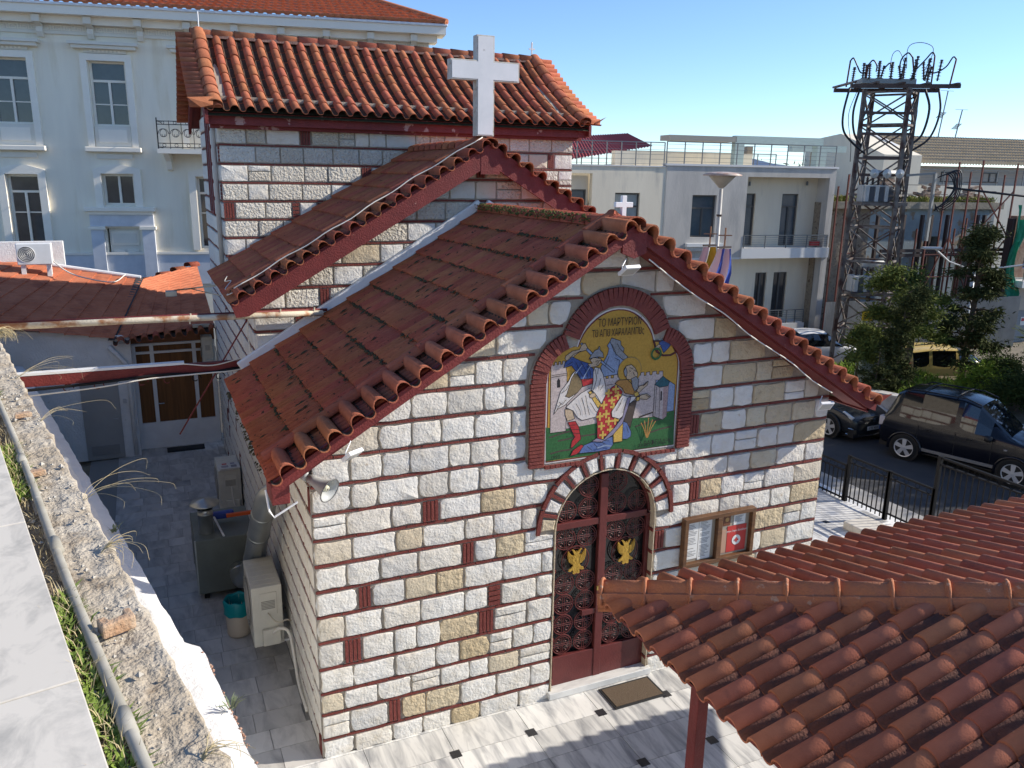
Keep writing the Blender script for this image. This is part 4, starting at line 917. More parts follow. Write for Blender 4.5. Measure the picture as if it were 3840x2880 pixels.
# broken brick lying on the wall
BRK = mat('orange_brick', (.40,.24,.14), (.48,.36,.25), .9, ns=18, bump=.6, bs=60)
bb = MB(); o = wp(-5.10,-2.695,5.20); a_ = V((.93,.36,0)).normalized(); c_ = V((-.36,.93,0)).normalized()
bb.prism([(-.055,-.035),(.055,-.03),(.06,.04),(.035,.042),(.03,.005),(-.02,.0),(-.025,.035),(-.052,.035)], o, a_, c_, Z_, 0, .05)
bb.build('broken_brick', BRK, bevel=.006, label='broken hollow orange brick lying on the concrete wall top', cat='brick')
for (a, b, s) in ((-2.1,-2.68,.05),(-3.3,-2.74,.045)):
    o = wp(a,b,5.20); MB().prism([(-s,-s*.5),(s,-s*.6),(s*.8,s*.5),(-s*.7,s*.6)], o, a_, c_, Z_, 0, .03).build('brick_fragment', BRK, bevel=.006, label='small brick fragment on the far concrete wall top' if a > -3 else 'small brick fragment beside the grey pipe on the wall', cat='brick')
# rubble on the wall top
rb_ = MB()
for k in range(420):
    a = rnd(-6.8,2.5); b = rnd(-2.90,-2.60); s = rnd(.003,.012)*(1.7 if random.random() < .06 else 1); p = wp(a,b,5.19+.01)
    rb_.add([p+V((s,rnd(-s,s)*.4,0)),p+V((rnd(-s,s)*.4,s,0)),p-V((s,0,0)),p-V((0,s,0)),p+V((0,0,s*.9)),p-V((0,0,s))], [(0,1,4),(1,2,4),(2,3,4),(3,0,4),(1,0,5),(2,1,5),(3,2,5),(0,3,5)])
rb_.build('gravel', mat('pale_gravel', (.50,.47,.41), (.32,.28,.23), .95, ns=30), label='loose pale grit scattered on the concrete wall top', cat='gravel', kind='stuff')
# vegetation on the wall
GRS = mat('weed_green', (.13,.20,.03), (.22,.30,.05), .7, ns=12, rv=.1); DRYG = mat('dry_stalk', (.42,.33,.17), (.52,.43,.25), .85, ns=12); GREYG = mat('grey_green_weed', (.16,.20,.12), (.22,.25,.16), .8, ns=14)
def blades(mb, p, h, w_, n, spread, bend=.5):
    for _ in range(n):
        a = rnd(0,2*pi); d = V((cos(a),sin(a),0)); s = d.cross(Z_)*w_*rnd(.6,1.2); q = p+d*rnd(0,spread); hh = h*rnd(.5,1.15)
        m = q+Z_*hh*.55+d*hh*bend*.35; t = q+Z_*hh*rnd(.7,1)+d*hh*bend*rnd(.5,1.3)
        mb.add([q-s*.6,q+s*.6,m+s,m-s,t], [(0,1,2,3),(3,2,4)])
gw = MB(); gd = MB(); gg = MB()
for k in range(1500):
    a = rnd(-6.9,2.5); b = -2.835+rnd(-.03,.05)
    cl = noise.noise(V((a*1.1,3.3,0)))+.35*noise.noise(V((a*4,8,0)))
    if cl < -.02: 
        if random.random() < .25: blades(gd, wp(a,b,5.19), .05, .0012, 4, .03, .9)
        continue
    if random.random() < .36: blades(gd, wp(a,b,5.19), .07, .0014, 4, .03, .9)
    elif noise.noise(V((a*.9,9.1,2))) > .25: blades(gg, wp(a,b,5.19), .05, .0016, 8, .02, .8)
    else: blades(gw, wp(a,b,5.185), .045, .006, 7, .03, 1.1)
gw.build('weeds', GRS, label='low green weeds growing between marble coping and concrete', cat='weeds', kind='stuff')
gd.build('dry_grass', DRYG, label='dry straw coloured grass along the wall top', cat='grass', kind='stuff'); gg.build('grey_weeds', GREYG, label='feathery grey green weeds beside the grey pipe', cat='weeds', kind='stuff')
def dry_plant(loc, pts_list, lab, r=.0022):
    t = thing('dry_plant', lab, 'plant', loc, 'dry plants on the wall')
    for pts in pts_list: MB().tube(spline([V(loc)+V(p) for p in pts], 5), [r*(1-.6*i/(len(pts)*5-5)) for i in range((len(pts)-1)*5+1)], 4).build('stem', DRYG, t)
def stems(n, L_, out_, up, seed):
    random.seed(seed); L = []
    for i in range(n):
        a = rnd(-.5,.9); d = (Wn*cos(a)+Wd*sin(a)); l = L_*rnd(.5,1.1); s = d.cross(Z_)*rnd(-.25,.25)*l
        L.append([(0,0,0), tuple(d*l*.25*out_+Z_*l*.35*up), tuple(d*l*.6*out_+Z_*l*.5*up+s), tuple(d*l*.95*out_+Z_*l*rnd(.15,.5)*up+s*2), tuple(d*l*1.0*out_+Z_*l*rnd(-.1,.25)*up+s*3.2)])
    return L
dry_plant(wp(-3.75,-2.60,5.18), stems(7,.42,1,.42,3), 'long curling dry stems arching over the alley from the wall edge', .0011)
dry_plant(wp(-2.2,-2.60,5.18), stems(6,.42,1,.4,5), 'thin looping dry stems farther along the wall above the grey door', .0012)
dry_plant(wp(-.9,-2.62,5.18), stems(6,.5,1,.4,9), 'short dry stems on the wall below the red beam', .0012)
dry_plant(wp(-4.4,-2.63,5.18), stems(16,.22,.7,.5,11), 'dense tangle of short dry stems on the wall near the pipe', .0016)
dry_plant(wp(.9,-2.62,5.18), stems(90,.42,.35,.45,13), 'bushy clump of dry stems at the far left end of the wall', .002)
dry_plant(wp(-5.9,-2.64,5.18), stems(12,.16,.6,.5,17), 'small brown twig tangle on the wall nearest the camera', .0016)
random.seed(21)
for (a, lab) in ((-1.95,'small green weed sprouting from the bright ledge edge'),(2.2,'tiny green weed on the shaded white ledge')):
    m_ = MB(); blades(m_, wp(a,-1.62 if a > 0 else -1.52,2.5), .10, .012, 14, .04, 1.0); m_.build('ledge_weed', GREYG, label=lab, cat='weed')
# ================================================================ things on and beside the church
def box_ac(label, x0, x1, y0, y1, z0, z1, group='outdoor air conditioning units', feet=True):
    t = thing('air_conditioner', label, 'air conditioner', ((x0+x1)/2,(y0+y1)/2,z0), group)
    b = MB().box(x0,x1,y0,y1,z0,z1).build('casing', CREAM, t, bevel=.012)
    g = MB(); cy, cz, r = (y0+y1)/2+.08, (z0+z1)/2, min(z1-z0,y1-y0)*.40
    for k in range(7): 
        rr = r*(k+1)/7; g.tube([(x0-.012, cy+rr*cos(2*pi*i/20), cz+rr*sin(2*pi*i/20)) for i in range(21)], .004, 4, False)
    for k in range(8): a = pi*k/8; g.beam((x0-.012,cy-r*cos(a),cz-r*sin(a)),(x0-.012,cy+r*cos(a),cz+r*sin(a)),.005)
    g.build('fan_grille', flat('grille_grey',(.35,.34,.31)), b)
    MB().lathe([(0,.002),(r*.97,.002)], (x0-.003,cy,cz), (-1,0,0), 20).build('fan_opening', DARK, b)
    s = MB(); w_ = x1-x0
    s.box(x0+w_*.25,x1-w_*.18,y0-.012,y0,z0+(z1-z0)*.52,z1-.09).build('handle_panel', CREAM, b, bevel=.006)
    l = MB()
    for k in range(6): l.box(x0+w_*.3,x1-w_*.25,y0-.018,y0-.012,z1-.22-k*.022,z1-.21-k*.022)
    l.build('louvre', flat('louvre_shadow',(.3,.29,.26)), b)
    MB().box(x0+w_*.28,x1-w_*.12,y0-.07,y0,z0+.03,z0+.27).build('valve_cover', CREAM, b, bevel=.015)
    lid = MB()
    for k in range(6): lid.box(x0+.03,x1-.03,y0+.08+k*(y1-y0-.1)/6,y0+.09+k*(y1-y0-.1)/6,z1,z1+.004)
    lid.build('lid_ribs', CREAM, b)
    if feet:
        f = MB().beam((x0+.02,y0+.12,z0-.03),(.03,y0+.12,z0-.03),.04,.03).beam((x0+.02,y1-.12,z0-.03),(.03,y1-.12,z0-.03),.04,.03).build('bracket', WHITEM, t)
    return t
ac1 = box_ac('cream air conditioner on the side wall nearest the church front corner', -.50,-.10,2.06,2.98,.40,1.29)
MB().tube(spline([(-.25,2.0,.62),(-.16,1.9,.72),(-.06,1.82,.66),(-.03,1.72,.35),(-.03,1.4,.12),(-.02,.9,.06)],6), .022, 8).build('insulated_hose', CABLE, ac1, smooth=True)
MB().tube(spline([(-.3,2.04,.9),(-.2,1.9,.82),(-.08,1.85,.86),(-.02,1.9,.8)],6), .009, 6).build('cord', flat('beige_cord',(.5,.45,.35)), ac1, smooth=True)
ac2 = box_ac('cream air conditioner standing in the alley with newspapers on top', -.46,-.03,7.85,8.75,.06,.95)
MB().tube(spline([(-.22,7.82,.6),(-.21,7.78,.35),(-.16,7.76,.15),(-.05,7.9,.05)],5), .014, 6).build('cord', CABLE, ac2, smooth=True)
ac3 = box_ac('air conditioner mounted high beside the white annex door', -.33,-.08,12.45,12.8,1.98,2.80)
MB().tube(spline([(-.1,12.42,2.0),(-.02,12.35,2.15),(-.02,12.4,2.5),(-.06,12.45,2.6)],5), .016, 6).build('hose', CABLE, ac3, smooth=True)
NEWS = mat('newsprint', (.62,.61,.58), (.50,.49,.47), .8, ns=30)
nw_ = thing('newspaper', 'folded newspapers lying on the alley air conditioner', 'newspaper', (-.25,8.0,.96))
for i in range(5): MB().box(-.44+.006*i,-.05+.004*i,7.80+.01*(i % 2),8.16,.956+i*.009,.963+i*.009).build('sheet', NEWS, nw_)
for (a, b, c, d, m_) in ((-.36,-.27,8.05,8.13,flat('print_red',(.45,.08,.08))),(-.2,-.09,7.86,8.0,flat('print_grey',(.2,.19,.22))),(-.38,-.25,7.88,8.0,flat('print_dark',(.28,.27,.3))),(-.2,-.12,8.06,8.13,m_ if False else flat('print_blue',(.18,.18,.26)))):
    MB().box(a,b,c,d,1.0005,1.002).build('photo_print', m_, nw_)
# extractor fan box with duct
BOXM = mat('painted_grey_steel', (.17,.19,.17), (.13,.145,.13), .5, ns=2, metal=.3, bump=.1, bs=10)
fb = thing('extractor_box', 'grey green steel extractor fan box standing in the alley', 'fan box', (-.65,5,0))
bo = MB().box(-1.08,-.18,4.42,5.65,.12,1.05).build('casing', BOXM, fb, bevel=.01)
e_ = MB()
for (x, y) in ((-1.08,4.42),(-.18,4.42),(-1.08,5.65)): e_.box(x-.012,x+.012,y-.012,y+.012,.1,1.06)
e_.build('corner_angle', GREYM, bo)
MB().box(-1.0,-.92,4.5,4.58,0,.12).box(-.34,-.26,4.5,4.58,0,.12).box(-1.0,-.92,5.5,5.58,0,.12).build('foot', BLACKM, fb)
ch = MB().lathe([(.115,0),(.115,.30),(.12,.30),(.12,.34),(.115,.34),(.115,.40)], (-.88,4.75,1.05), n=24).build('flue', GREYM, fb, smooth=True)
MB().lathe([(.235,-.02),(.23,0),(.0,.07)], (-.88,4.75,1.56), n=26).build('flue_cap', GREYM, ch, smooth=True)
for k in range(3): a = 2*pi*k/3; MB().beam((-.88+.11*cos(a),4.75+.11*sin(a),1.42),(-.88+.16*cos(a),4.75+.16*sin(a),1.56),.015,.004).build('cap_strut', GREYM, ch)
dt = MB().tube(spline([(-.45,4.44,.45),(-.45,4.15,.45),(-.42,3.95,.52),(-.34,3.75,.75),(-.30,3.3,1.2),(-.28,2.6,1.9),(-.26,2.1,2.40),(-.22,1.93,2.62),(-.12,1.78,2.74),(.04,1.70,2.78)],5), .15, 20).build('duct', GREYM, fb, smooth=True)
for (p, q) in (((-.305,3.42,1.08),(-.30,3.36,1.14)),((-.285,2.75,1.75),(-.28,2.70,1.80)),((-.265,2.22,2.28),(-.26,2.17,2.33)),((-.45,4.30,.45),(-.45,4.24,.45))): MB().tube([p,q], .157, 20).build('duct_seam', GREYM, dt, smooth=True)
# broom, dustpan on the box
tl = thing('long_handled_brush', 'blue and orange handled brush lying across the extractor box', 'brush', (-.5,5.2,1.06))
MB().box(-.78,-.42,5.0,5.12,1.12,1.24).build('head', flat('blue_plastic',(.02,.05,.30),.4), tl, bevel=.03); MB().box(-.55,-.12,4.93,4.99,1.16,1.22).build('grip', flat('orange_plastic',(.62,.10,.02),.4), tl, bevel=.01)
MB().tube([(-.74,5.0,1.18),(-.66,4.60,1.07),(-.64,4.45,1.065)], .018, 8).build('handle', WHITEM, tl, smooth=True)
# bucket
bu = thing('bin', 'beige waste bin with turquoise liner beside the side wall', 'bin', (-.58,3.2,0))
MB().lathe([(0,.01),(.155,.01),(.17,.04),(.185,.55),(.175,.55),(.16,.05),(0,.05)], (-.60,3.22,0), n=24).build('body', flat('beige_plastic',(.50,.42,.33),.5), bu, smooth=True)
lm = MB(); lp = []
for (r, h) in ((.195,.36),(.20,.46),(.20,.57),(.185,.59),(.17,.56),(.165,.3)):
    lp.append([(-.60+(r+.006*sin(5*a+h*30))*cos(a),3.22+(r+.006*sin(7*a+h*20))*sin(a),h+.012*sin(6*a)) for a in [2*pi*i/28 for i in range(29)]])
lm.sheet(lp).build('liner', flat('turquoise_bag',(.0,.22,.24),.4), bu, smooth=True)
# doormats
MATF = mat('coir', (.14,.10,.065), (.10,.07,.045), .95, ns=40, stretch=(1,4,1), bump=.5, bs=80); RUB = flat('black_rubber',(.015,.015,.016),.7)
def mat_thing(label, x0, x1, y0, y1, m, z=0.004):
    t = thing('doormat', label, 'doormat', ((x0+x1)/2,(y0+y1)/2,z), 'doormats'); MB().box(x0,x1,y0,y1,z,z+.014).build('rubber_edge', RUB, t, bevel=.006); MB().box(x0+.035,x1-.035,y0+.035,y1-.035,z+.008,z+.02).build('pile', m, t)
mat_thing('brown doormat with black rubber edge before the arched door', 3.675, 4.465, -.56, -.10, MATF)
mat_thing('black doormat before the white annex door', -1.32, -.45, 12.3, 12.68, RUB)
# notice board
nb = thing('notice_board', 'wooden framed two pane notice board right of the door', 'notice board', (5.53,-.03,1.9))
f_ = MB(); X0, X1, Z0, Z1 = 4.93, 6.13, 1.54, 2.27; XM = 5.52
for (a, b, c, d) in ((X0,X1,Z0,Z0+.06),(X0,X1,Z1-.06,Z1),(X0,X0+.06,Z0+.06,Z1-.06),(X1-.06,X1,Z0+.06,Z1-.06),(XM-.04,XM+.04,Z0+.06,Z1-.06)): f_.box(a,b,-.10,-.005,c,d)
f_.build('frame', WOOD, nb, bevel=.006); MB().box(X0+.03,X1-.03,-.03,-.006,Z0+.03,Z1-.03).build('back_panel', flat('cork',(.34,.30,.24)), nb)
PAP = flat('paper', (.72,.72,.70), .8); INK = flat('ink', (.10,.10,.11), .8)
def paper(x0, x1, z0, z1, lines, m=PAP, seed=1):
    p = MB().box(x0,x1,-.036,-.031,z0,z1).build('notice', m, nb); random.seed(seed)
    if lines:
        l = MB(); n_ = lines
        for i in range(n_):
            z = z1-.03-(z1-z0-.06)*i/n_; xe = lerp(x0+.03,x1-.02,rnd(.5,1))
            if random.random() < .85: l.box(x0+.02,xe,-.0375,-.036,z-.006,z)
        l.build('printed_lines', INK, p, kind='stuff')
paper(5.00,5.20,1.64,2.18,22,seed=3); paper(5.21,5.42,1.61,2.20,26,seed=4)
RP = flat('poster_red', (.50,.045,.04), .5); po = MB().box(5.70,6.03,-.037,-.031,1.63,2.02).build('poster', RP, nb)
paper(5.80,6.0,2.03,2.19,7,seed=6); MB().box(5.62,5.74,-.036,-.031,2.04,2.2).build('icon_print', flat('icon_brown',(.16,.06,.03)), nb); MB().lathe([(0,.003),(.035,.003)],(5.68,-.036,2.13),FN,14).build('icon_face', flat('icon_gold',(.45,.26,.1)), nb); MB().box(5.60,5.69,-.036,-.031,1.63,1.98).build('leaflet', flat('leaflet_pink',(.45,.28,.2)), nb)
MB().lathe([(0,.003),(.075,.003)], (5.865,-.037,1.80), FN, 26).build('poster_disc', PAP, po); MB().box(5.853,5.877,-.043,-.041,1.765,1.835).box(5.83,5.90,-.0445,-.0425,1.788,1.812).build('poster_cross', RP, po)
text('στον Άγιο Βασίλειο', V((5.865,-.038,1.93)), 0, .04, PAP, po, ext=.0005, name='poster_lettering')
MB().box(X0+.05,XM-.03,-.075,-.071,Z0+.05,Z1-.05).build('pane', mat('clear_pane',(.5,.52,.55),rough=.05,spec=.5), nb) if False else None
# horn loudspeaker
hs = thing('horn_loudspeaker', 'grey horn loudspeaker under the left eave of the front', 'loudspeaker', (.06,-.1,3.56))
ax = V((.55,-.72,-.28)).normalized(); o = V((.03,-.16,3.56)); GRH = flat('horn_grey',(.42,.43,.42),.45)
MB().lathe([(.04,-.08),(.05,-.08),(.055,0),(.072,.08),(.105,.17),(.134,.205),(.138,.21),(.131,.21),(.098,.17),(.064,.08),(.042,0)], o, ax, 28).build('horn', GRH, hs, smooth=True)
MB().lathe([(.134,.205),(.141,.208),(.136,.216),(.128,.210)], o, ax, 28).build('rim', flat('rim_dark',(.12,.12,.12)), hs, smooth=True)
MB().lathe([(.036,.0),(.034,.17),(.028,.18),(0,.181)], o, ax, 16).build('inner_cone', flat('horn_cream',(.60,.57,.42),.5), hs, smooth=True); MB().lathe([(.014,.1815),(0,.182)], o, ax, 12).build('badge', INK, hs)
MB().tube([o-ax*.10,o-ax*.16], .055, 14).build('driver', GRH, hs, smooth=True); MB().beam(o-ax*.06+V((0,0,.05)), (.02,.0,3.70), .03,.01).build('bracket', BLACKM, hs)
# floodlights
def flood(label, o, ax, s=.15):
    t = thing('floodlight', label, 'floodlight', o, 'white floodlights on the front'); ax = V(ax).normalized(); U_ = ax.cross(Z_).normalized(); W_ = U_.cross(ax)
    h = MB().ob(o, U_, W_, ax, -s/2,s/2,-s*.38,s*.38,-.03,.012).build('housing', WHITEM, t, bevel=.006); MB().ob(o, U_, W_, ax, -s*.4,s*.4,-s*.28,s*.28,.012,.015).build('lens', flat('lens_grey',(.45,.45,.42),.15), h)
    MB().tube([V(o)+U_*s*.5, V(o)+U_*s*.5+Z_*.06, V(o)+Z_*.13+Y_*.08], .007, 5).build('bracket', WHITEM, t)
flood('white floodlight at the lower left verge of the front', (.36,-.53,3.93), (.35,-.55,-.75), .20); flood('white floodlight at the peak of the front gable', (3.60,-.47,5.70), (.1,-.6,-.8), .22); flood('white floodlight near the right end of the front verge', (6.93,-.36,3.73), (-.15,-.75,-.6), .20)
# old lamp on a bracket over the annex
lb = thing('wall_floodlight', 'old floodlight on a rusty bracket above the annex roof', 'floodlight', (-.02,9.9,4.2))
MB().beam((.0,9.9,4.38),(-.92,9.9,4.30),.03,.03).beam((.0,9.9,4.15),(-.6,9.9,4.33),.02,.02).build('bracket', RUST, lb); MB().box(-1.08,-.86,9.84,10.0,4.18,4.30).build('housing', GREYM, lb, bevel=.01)
# beams across the alley
b1 = thing('pipe_beam', 'rust stained white pipe spanning the alley at roof height', 'pipe', (-3.2,3.98,4.7))
MB().tube([(-3.4,3.96,4.70),(-1.5,3.97,4.69),(.2,3.99,4.665),(1.0,4.0,4.655)], .045, 12).build('pipe', RUST, b1, smooth=True); MB().tube([(-3.4,4.06,4.735),(1.08,4.08,4.69)], .022, 8).build('side_rod', REDP, b1, smooth=True)
for x in (-.9,.35,.85): MB().tube([(x,3.98,4.60),(x+.02,3.98,4.75)], .012, 6).build('clip', RUST, b1)
b2 = thing('cable_beam', 'red steel channel with white top carrying cables across the alley', 'beam', (-3.1,4.8,3.8))
MB().box(-3.3,-.02,4.66,4.78,3.70,3.86).build('channel', REDP, b2); MB().box(-3.3,-1.0,4.655,4.785,3.865,3.90).build('trunking', WHITEM, b2)
MB().tube(spline([(-3.2,4.62,3.66),(-2.3,4.62,3.69),(-1.4,4.62,3.74),(-.7,4.61,3.72),(-.1,4.62,3.76),(.02,4.6,3.62)],6), .022, 6).build('black_cable', BLACKM, b2, smooth=True)
MB().tube(spline([(-3.2,4.60,3.58),(-2.2,4.60,3.63),(-1.5,4.60,3.70),(-.8,4.59,3.72),(-.2,4.6,3.74),(-.03,4.58,3.9)],6), .012, 5).build('white_cable', CABLE, b2, smooth=True); MB().tube(spline([(-1.0,4.63,3.88),(-.6,4.62,3.83),(-.2,4.63,3.90),(-.03,4.6,3.92),(-.06,4.55,4.3),(-.03,4.5,4.6)],6), .010, 5).build('white_cable', CABLE, b2, smooth=True)
for x in (-2.6,-2.2,-1.6,-1.25,-.85,-.5,-.2):
    MB().tube([(x+.08*cos(t)*(1-t/9), 4.72, 3.62+.08*sin(t)*(1-t/9)) for t in [i*.5 for i in range(12)]], .008, 5).build('iron_scroll', BLACKM if x > -1 else REDP, b2)
MB().beam((-1.15,4.72,2.75),(.0,4.72,4.55),.02,.02).build('tie_rod', REDP, b2)
# ================================================================ annex at the end of the alley
annex = thing('annex', 'low white annex with butterfly tiled roof closing the alley', 'annex', (-1.5,13,0))
MB().box(-1.95,.0,12.92,13.2,0,3.1).prism([(-4.6,0),(-1.95,0),(-1.95,2.95),(-4.6,3.25)], (0,12.35,0), X_, Z_, Y_, 0, .3).box(-1.97,-1.9,12.36,12.95,0,2.95).build('wall', WHITEP, annex)
def tile_field(A, B, C_, D_, name, nu, nv, m, parent):
    "A front-left, B front-right, C back-right, D back-left; ribs run along A-B, rows step across"
    mb = MB(); A, B, C_, D_ = V(A), V(B), V(C_), V(D_); n_ = (B-A).cross(D_-A).normalized()
    def q(u, v): return (A*(1-u)+B*u)*(1-v)+(D_*(1-u)+C_*u)*v
    for i in range(nu):
        rows = []
        for u, h in ((i/nu,.0 if m is None else .02),((i+1)/nu+.004,.045)):
            rows.append([q(u, j/(nv*2))+n_*(h+.022*(j % 2)) for j in range(nv*2+1)])
        mb.sheet(rows)
        rows = [[q((i+1)/nu+.004, j/(nv*2))+n_*(hh+.022*(j % 2)*(hh > 0)) for j in range(nv*2+1)] for hh in (.045,-.01)]
        mb.sheet(rows)
    return mb.build(name, m, parent, kind='stuff')
TILEA = mat('annex_terracotta', (.46,.15,.08), (.55,.20,.11), .9, spec=.12, ns=3, bump=.4, bs=50, col3=(.34,.11,.065), s3=2.2, lo3=.55, hi3=.7)
tile_field((-2.30,12.3,2.86),(-.02,12.45,3.08),(-.02,17.6,3.98),(-1.55,15.0,3.92),'right_roof_slope',6,22,TILEA,annex)
tile_field((-7.6,11.6,3.95),(-2.26,12.25,2.90),(-1.55,15.0,3.92),(-5.35,15.9,4.56),'left_roof_slope',11,24,TILEA,annex)
for i in range(9): obj('barrel_tile', T_RAKED, annex, frame((-2.25+i*.25,12.02,2.84+i*.021), X_*1.06, Y_*cos(.1)+Z_*sin(.1), Z_))
MB().tube([(-5.35,15.9,4.62),(-1.55,15.0,4.0)], .05, 8).build('ridge_flashing', WHITEM, annex); MB().add([(-2.36,12.2,2.9),(-2.2,12.2,2.9),(-1.48,15.0,3.98),(-1.65,15.0,4.0)], [(0,1,2,3)]).build('valley_gutter', flat('valley_dark',(.06,.05,.05)), annex)
for i in range(4): obj('ridge_tile', T_RIDGE, annex, frame((-1.5+i*.4,15.6+i*.55,3.84+i*.07), Y_*.8-X_*.6, X_*.6+Y_*.8, Z_))
MB().box(-.5,.0,12.38,12.5,3.05,3.12).build('lead_flashing', GREYM, annex)
ad = MB(); FR = lambda a,b,c,d: ad.box(a,b,12.80,12.90,c,d)
for x in (-1.86,-1.46,-.50,-.07): FR(x-.045,x+.045,0,2.66)
for (a,b) in ((-1.815,-1.505),(-1.415,-.545),(-.455,-.115)): FR(a,b,0,.66); FR(a,b,2.40,2.46); FR(a,b,2.60,2.66)
adr = ad.build('door', WHITEM, annex, bevel=.004)
CUR = mat('orange_curtain', (.20,.085,.025), (.12,.05,.015), .7, ns=3, stretch=(9,1,.3)); 
for (a,b,c,d) in ((-1.815,-1.505,.66,2.4),(-1.415,-.545,.66,2.4),(-.455,-.115,.66,2.4),(-1.815,-.115,2.46,2.6)): MB().box(a,b,12.85,12.87,c,d).build('pane', CUR, adr)
MB().tube([(-1.40,12.78,1.15),(-1.40,12.74,1.15),(-1.28,12.74,1.15)], .012, 6).build('handle', GREYM, adr)
MB().prism([(0,2.66),(-1.95,2.66),(-1.95,2.86),(0,3.06)], (0,12.86,0), X_, Z_, Y_, 0, .05).build('fascia_panel', flat('brown_board',(.22,.09,.04)), annex)
gd_ = MB().box(-3.05,-2.25,12.31,12.345,.02,2.05).build('grey_door', mat('grey_door_paint',(.36,.36,.35),(.32,.32,.31),.6,ns=2), annex, bevel=.005)
for k in range(7): MB().box(-2.95,-2.35,12.295,12.31,.12+k*.035,.14+k*.035).build('vent_slat', flat('vent_grey',(.3,.3,.3)), gd_)
MB().tube([(-2.32,12.3,1.0),(-2.32,12.26,1.0),(-2.42,12.26,1.0)], .01, 6).build('handle', GREYM, gd_)
MB().tube([(-2.35,12.25,2.75),(-2.05,12.25,2.35),(-2.0,12.25,2.25),(-2.0,12.25,.05)], .05, 10).build('downpipe', WHITEP, annex, smooth=True); MB().box(-2.18,-2.1,12.30,12.345,1.35,1.45).build('switch_box', flat('switch',(.5,.5,.5)), annex)
rac = thing('roof_air_conditioner', 'white air conditioner on the white ledge at the far left roof edge', 'air conditioner', (-3.9,14.9,4.35), 'outdoor air conditioning units')
MB().box(-4.26,-3.50,14.75,15.05,4.42,4.94).build('casing', WHITEM, rac, bevel=.02); MB().lathe([(0,.003),(.19,.003)],(-4.05,14.75,4.68),FN,22).build('fan_opening', flat('fan_dark',(.12,.12,.12)), rac)
for k in range(5): MB().tube([(-4.05+.038*(k+1)*cos(2*pi*i/18),14.74,4.68+.038*(k+1)*sin(2*pi*i/18)) for i in range(19)], .005, 4, False).build('grille_ring', WHITEM, rac)
MB().box(-4.2,-4.1,14.8,15.0,4.1,4.42).build('foot', WHITEM, rac); MB().box(-3.65,-3.55,14.8,15.0,4.1,4.42).build('foot', WHITEM, rac)
MB().box(-8,-3.3,15.55,15.8,3.4,4.92).build('roof_parapet', WHITEP, annex); MB().tube(spline([(-3.5,14.8,4.5),(-3.2,14.6,4.25),(-2.8,14.4,4.1),(-2.2,14.6,3.95),(-1.9,14.9,4.1)],5), .015, 6).build('hose', CABLE, rac, smooth=True)
# ================================================================ street and buildings behind
ASPH = mat('asphalt', (.050,.050,.053), (.068,.067,.068), .9, ns=1.2, bump=.4, bs=120, col3=(.035,.035,.037), s3=.8)
GZ = -.42
MB().add([(12.3,-30,GZ),(18.2,-30,GZ),(17.2,9,GZ),(16.0,19,GZ),(40,17.2,GZ),(60,13,GZ),(60,60,GZ),(-8,60,GZ),(-8,14,GZ),(12.3,14,GZ)], [(0,1,2,3,4,5,6,7,8,9)]).build('road', ASPH, kind='structure')
MB().box(12.3,13.5,-10,13.6,GZ-.1,GZ+.13).build('pavement', mat('pavement_concrete',(.34,.33,.31),(.28,.27,.26),.9,ns=3), kind='structure')
# ---- iron fence along the courtyard edge
def fence_panel(label, y0, y1, zt, zb):
    t = thing('fence_panel', label, 'fence', (12,(y0+y1)/2,zb), 'black iron fence panels')
    for z, h in ((zt,.04),(zt-.13,.03),(zb+.10,.03)): MB().beam((12,y0,z),(12,y1,z),.035,h).build('rail', BLACKM, t)
    n = max(2, int(abs(y1-y0)/.115))
    for i in range(1, n): y = lerp(y0,y1,i/n); MB().beam((12,y,zb),(12,y,zt-.13),.018).build('bar', BLACKM, t)
    k = max(1, int(abs(y1-y0)/.21))
    for i in range(k): 
        y = lerp(y0,y1,(i+.5)/k); MB().tube([(12,y+.05*cos(2*pi*j/12),zt-.065+.05*sin(2*pi*j/12)) for j in range(13)], .006, 4, False).build('ring', BLACKM, t)
    for y in (y0, y1): MB().beam((12,y,zb-.15),(12,y,zt+.03),.065).build('post', BLACKM, t)
fence_panel('short low iron fence panel partly behind the church corner', 3.70, 5.4, .80, -.05); fence_panel('middle iron fence panel left of the pair before the dark car', 2.62, 3.66, 1.02, .02); fence_panel('middle iron fence panel right of the pair before the dark car', 1.58, 2.60, 1.03, .05); fence_panel('tall iron fence panel at the right edge of the picture', -1.5, 1.56, 1.69, .35)
MB().box(11.8,12.3,-9,13.6,-.1,.0).build('kerb_stone', WHITEP, kind='structure')
kb = MB().box(10.85,11.5,1.6,2.6,.0,.16).build('marble_block', MCOP, bevel=.02, label='low white marble block on the yard beside the iron fence', cat='block'); MB().box(11.75,12.2,-1.5,1.56,0,.33).build('plinth', WHITEP, bevel=.01, label='white plinth under the tall iron fence panel', cat='plinth')
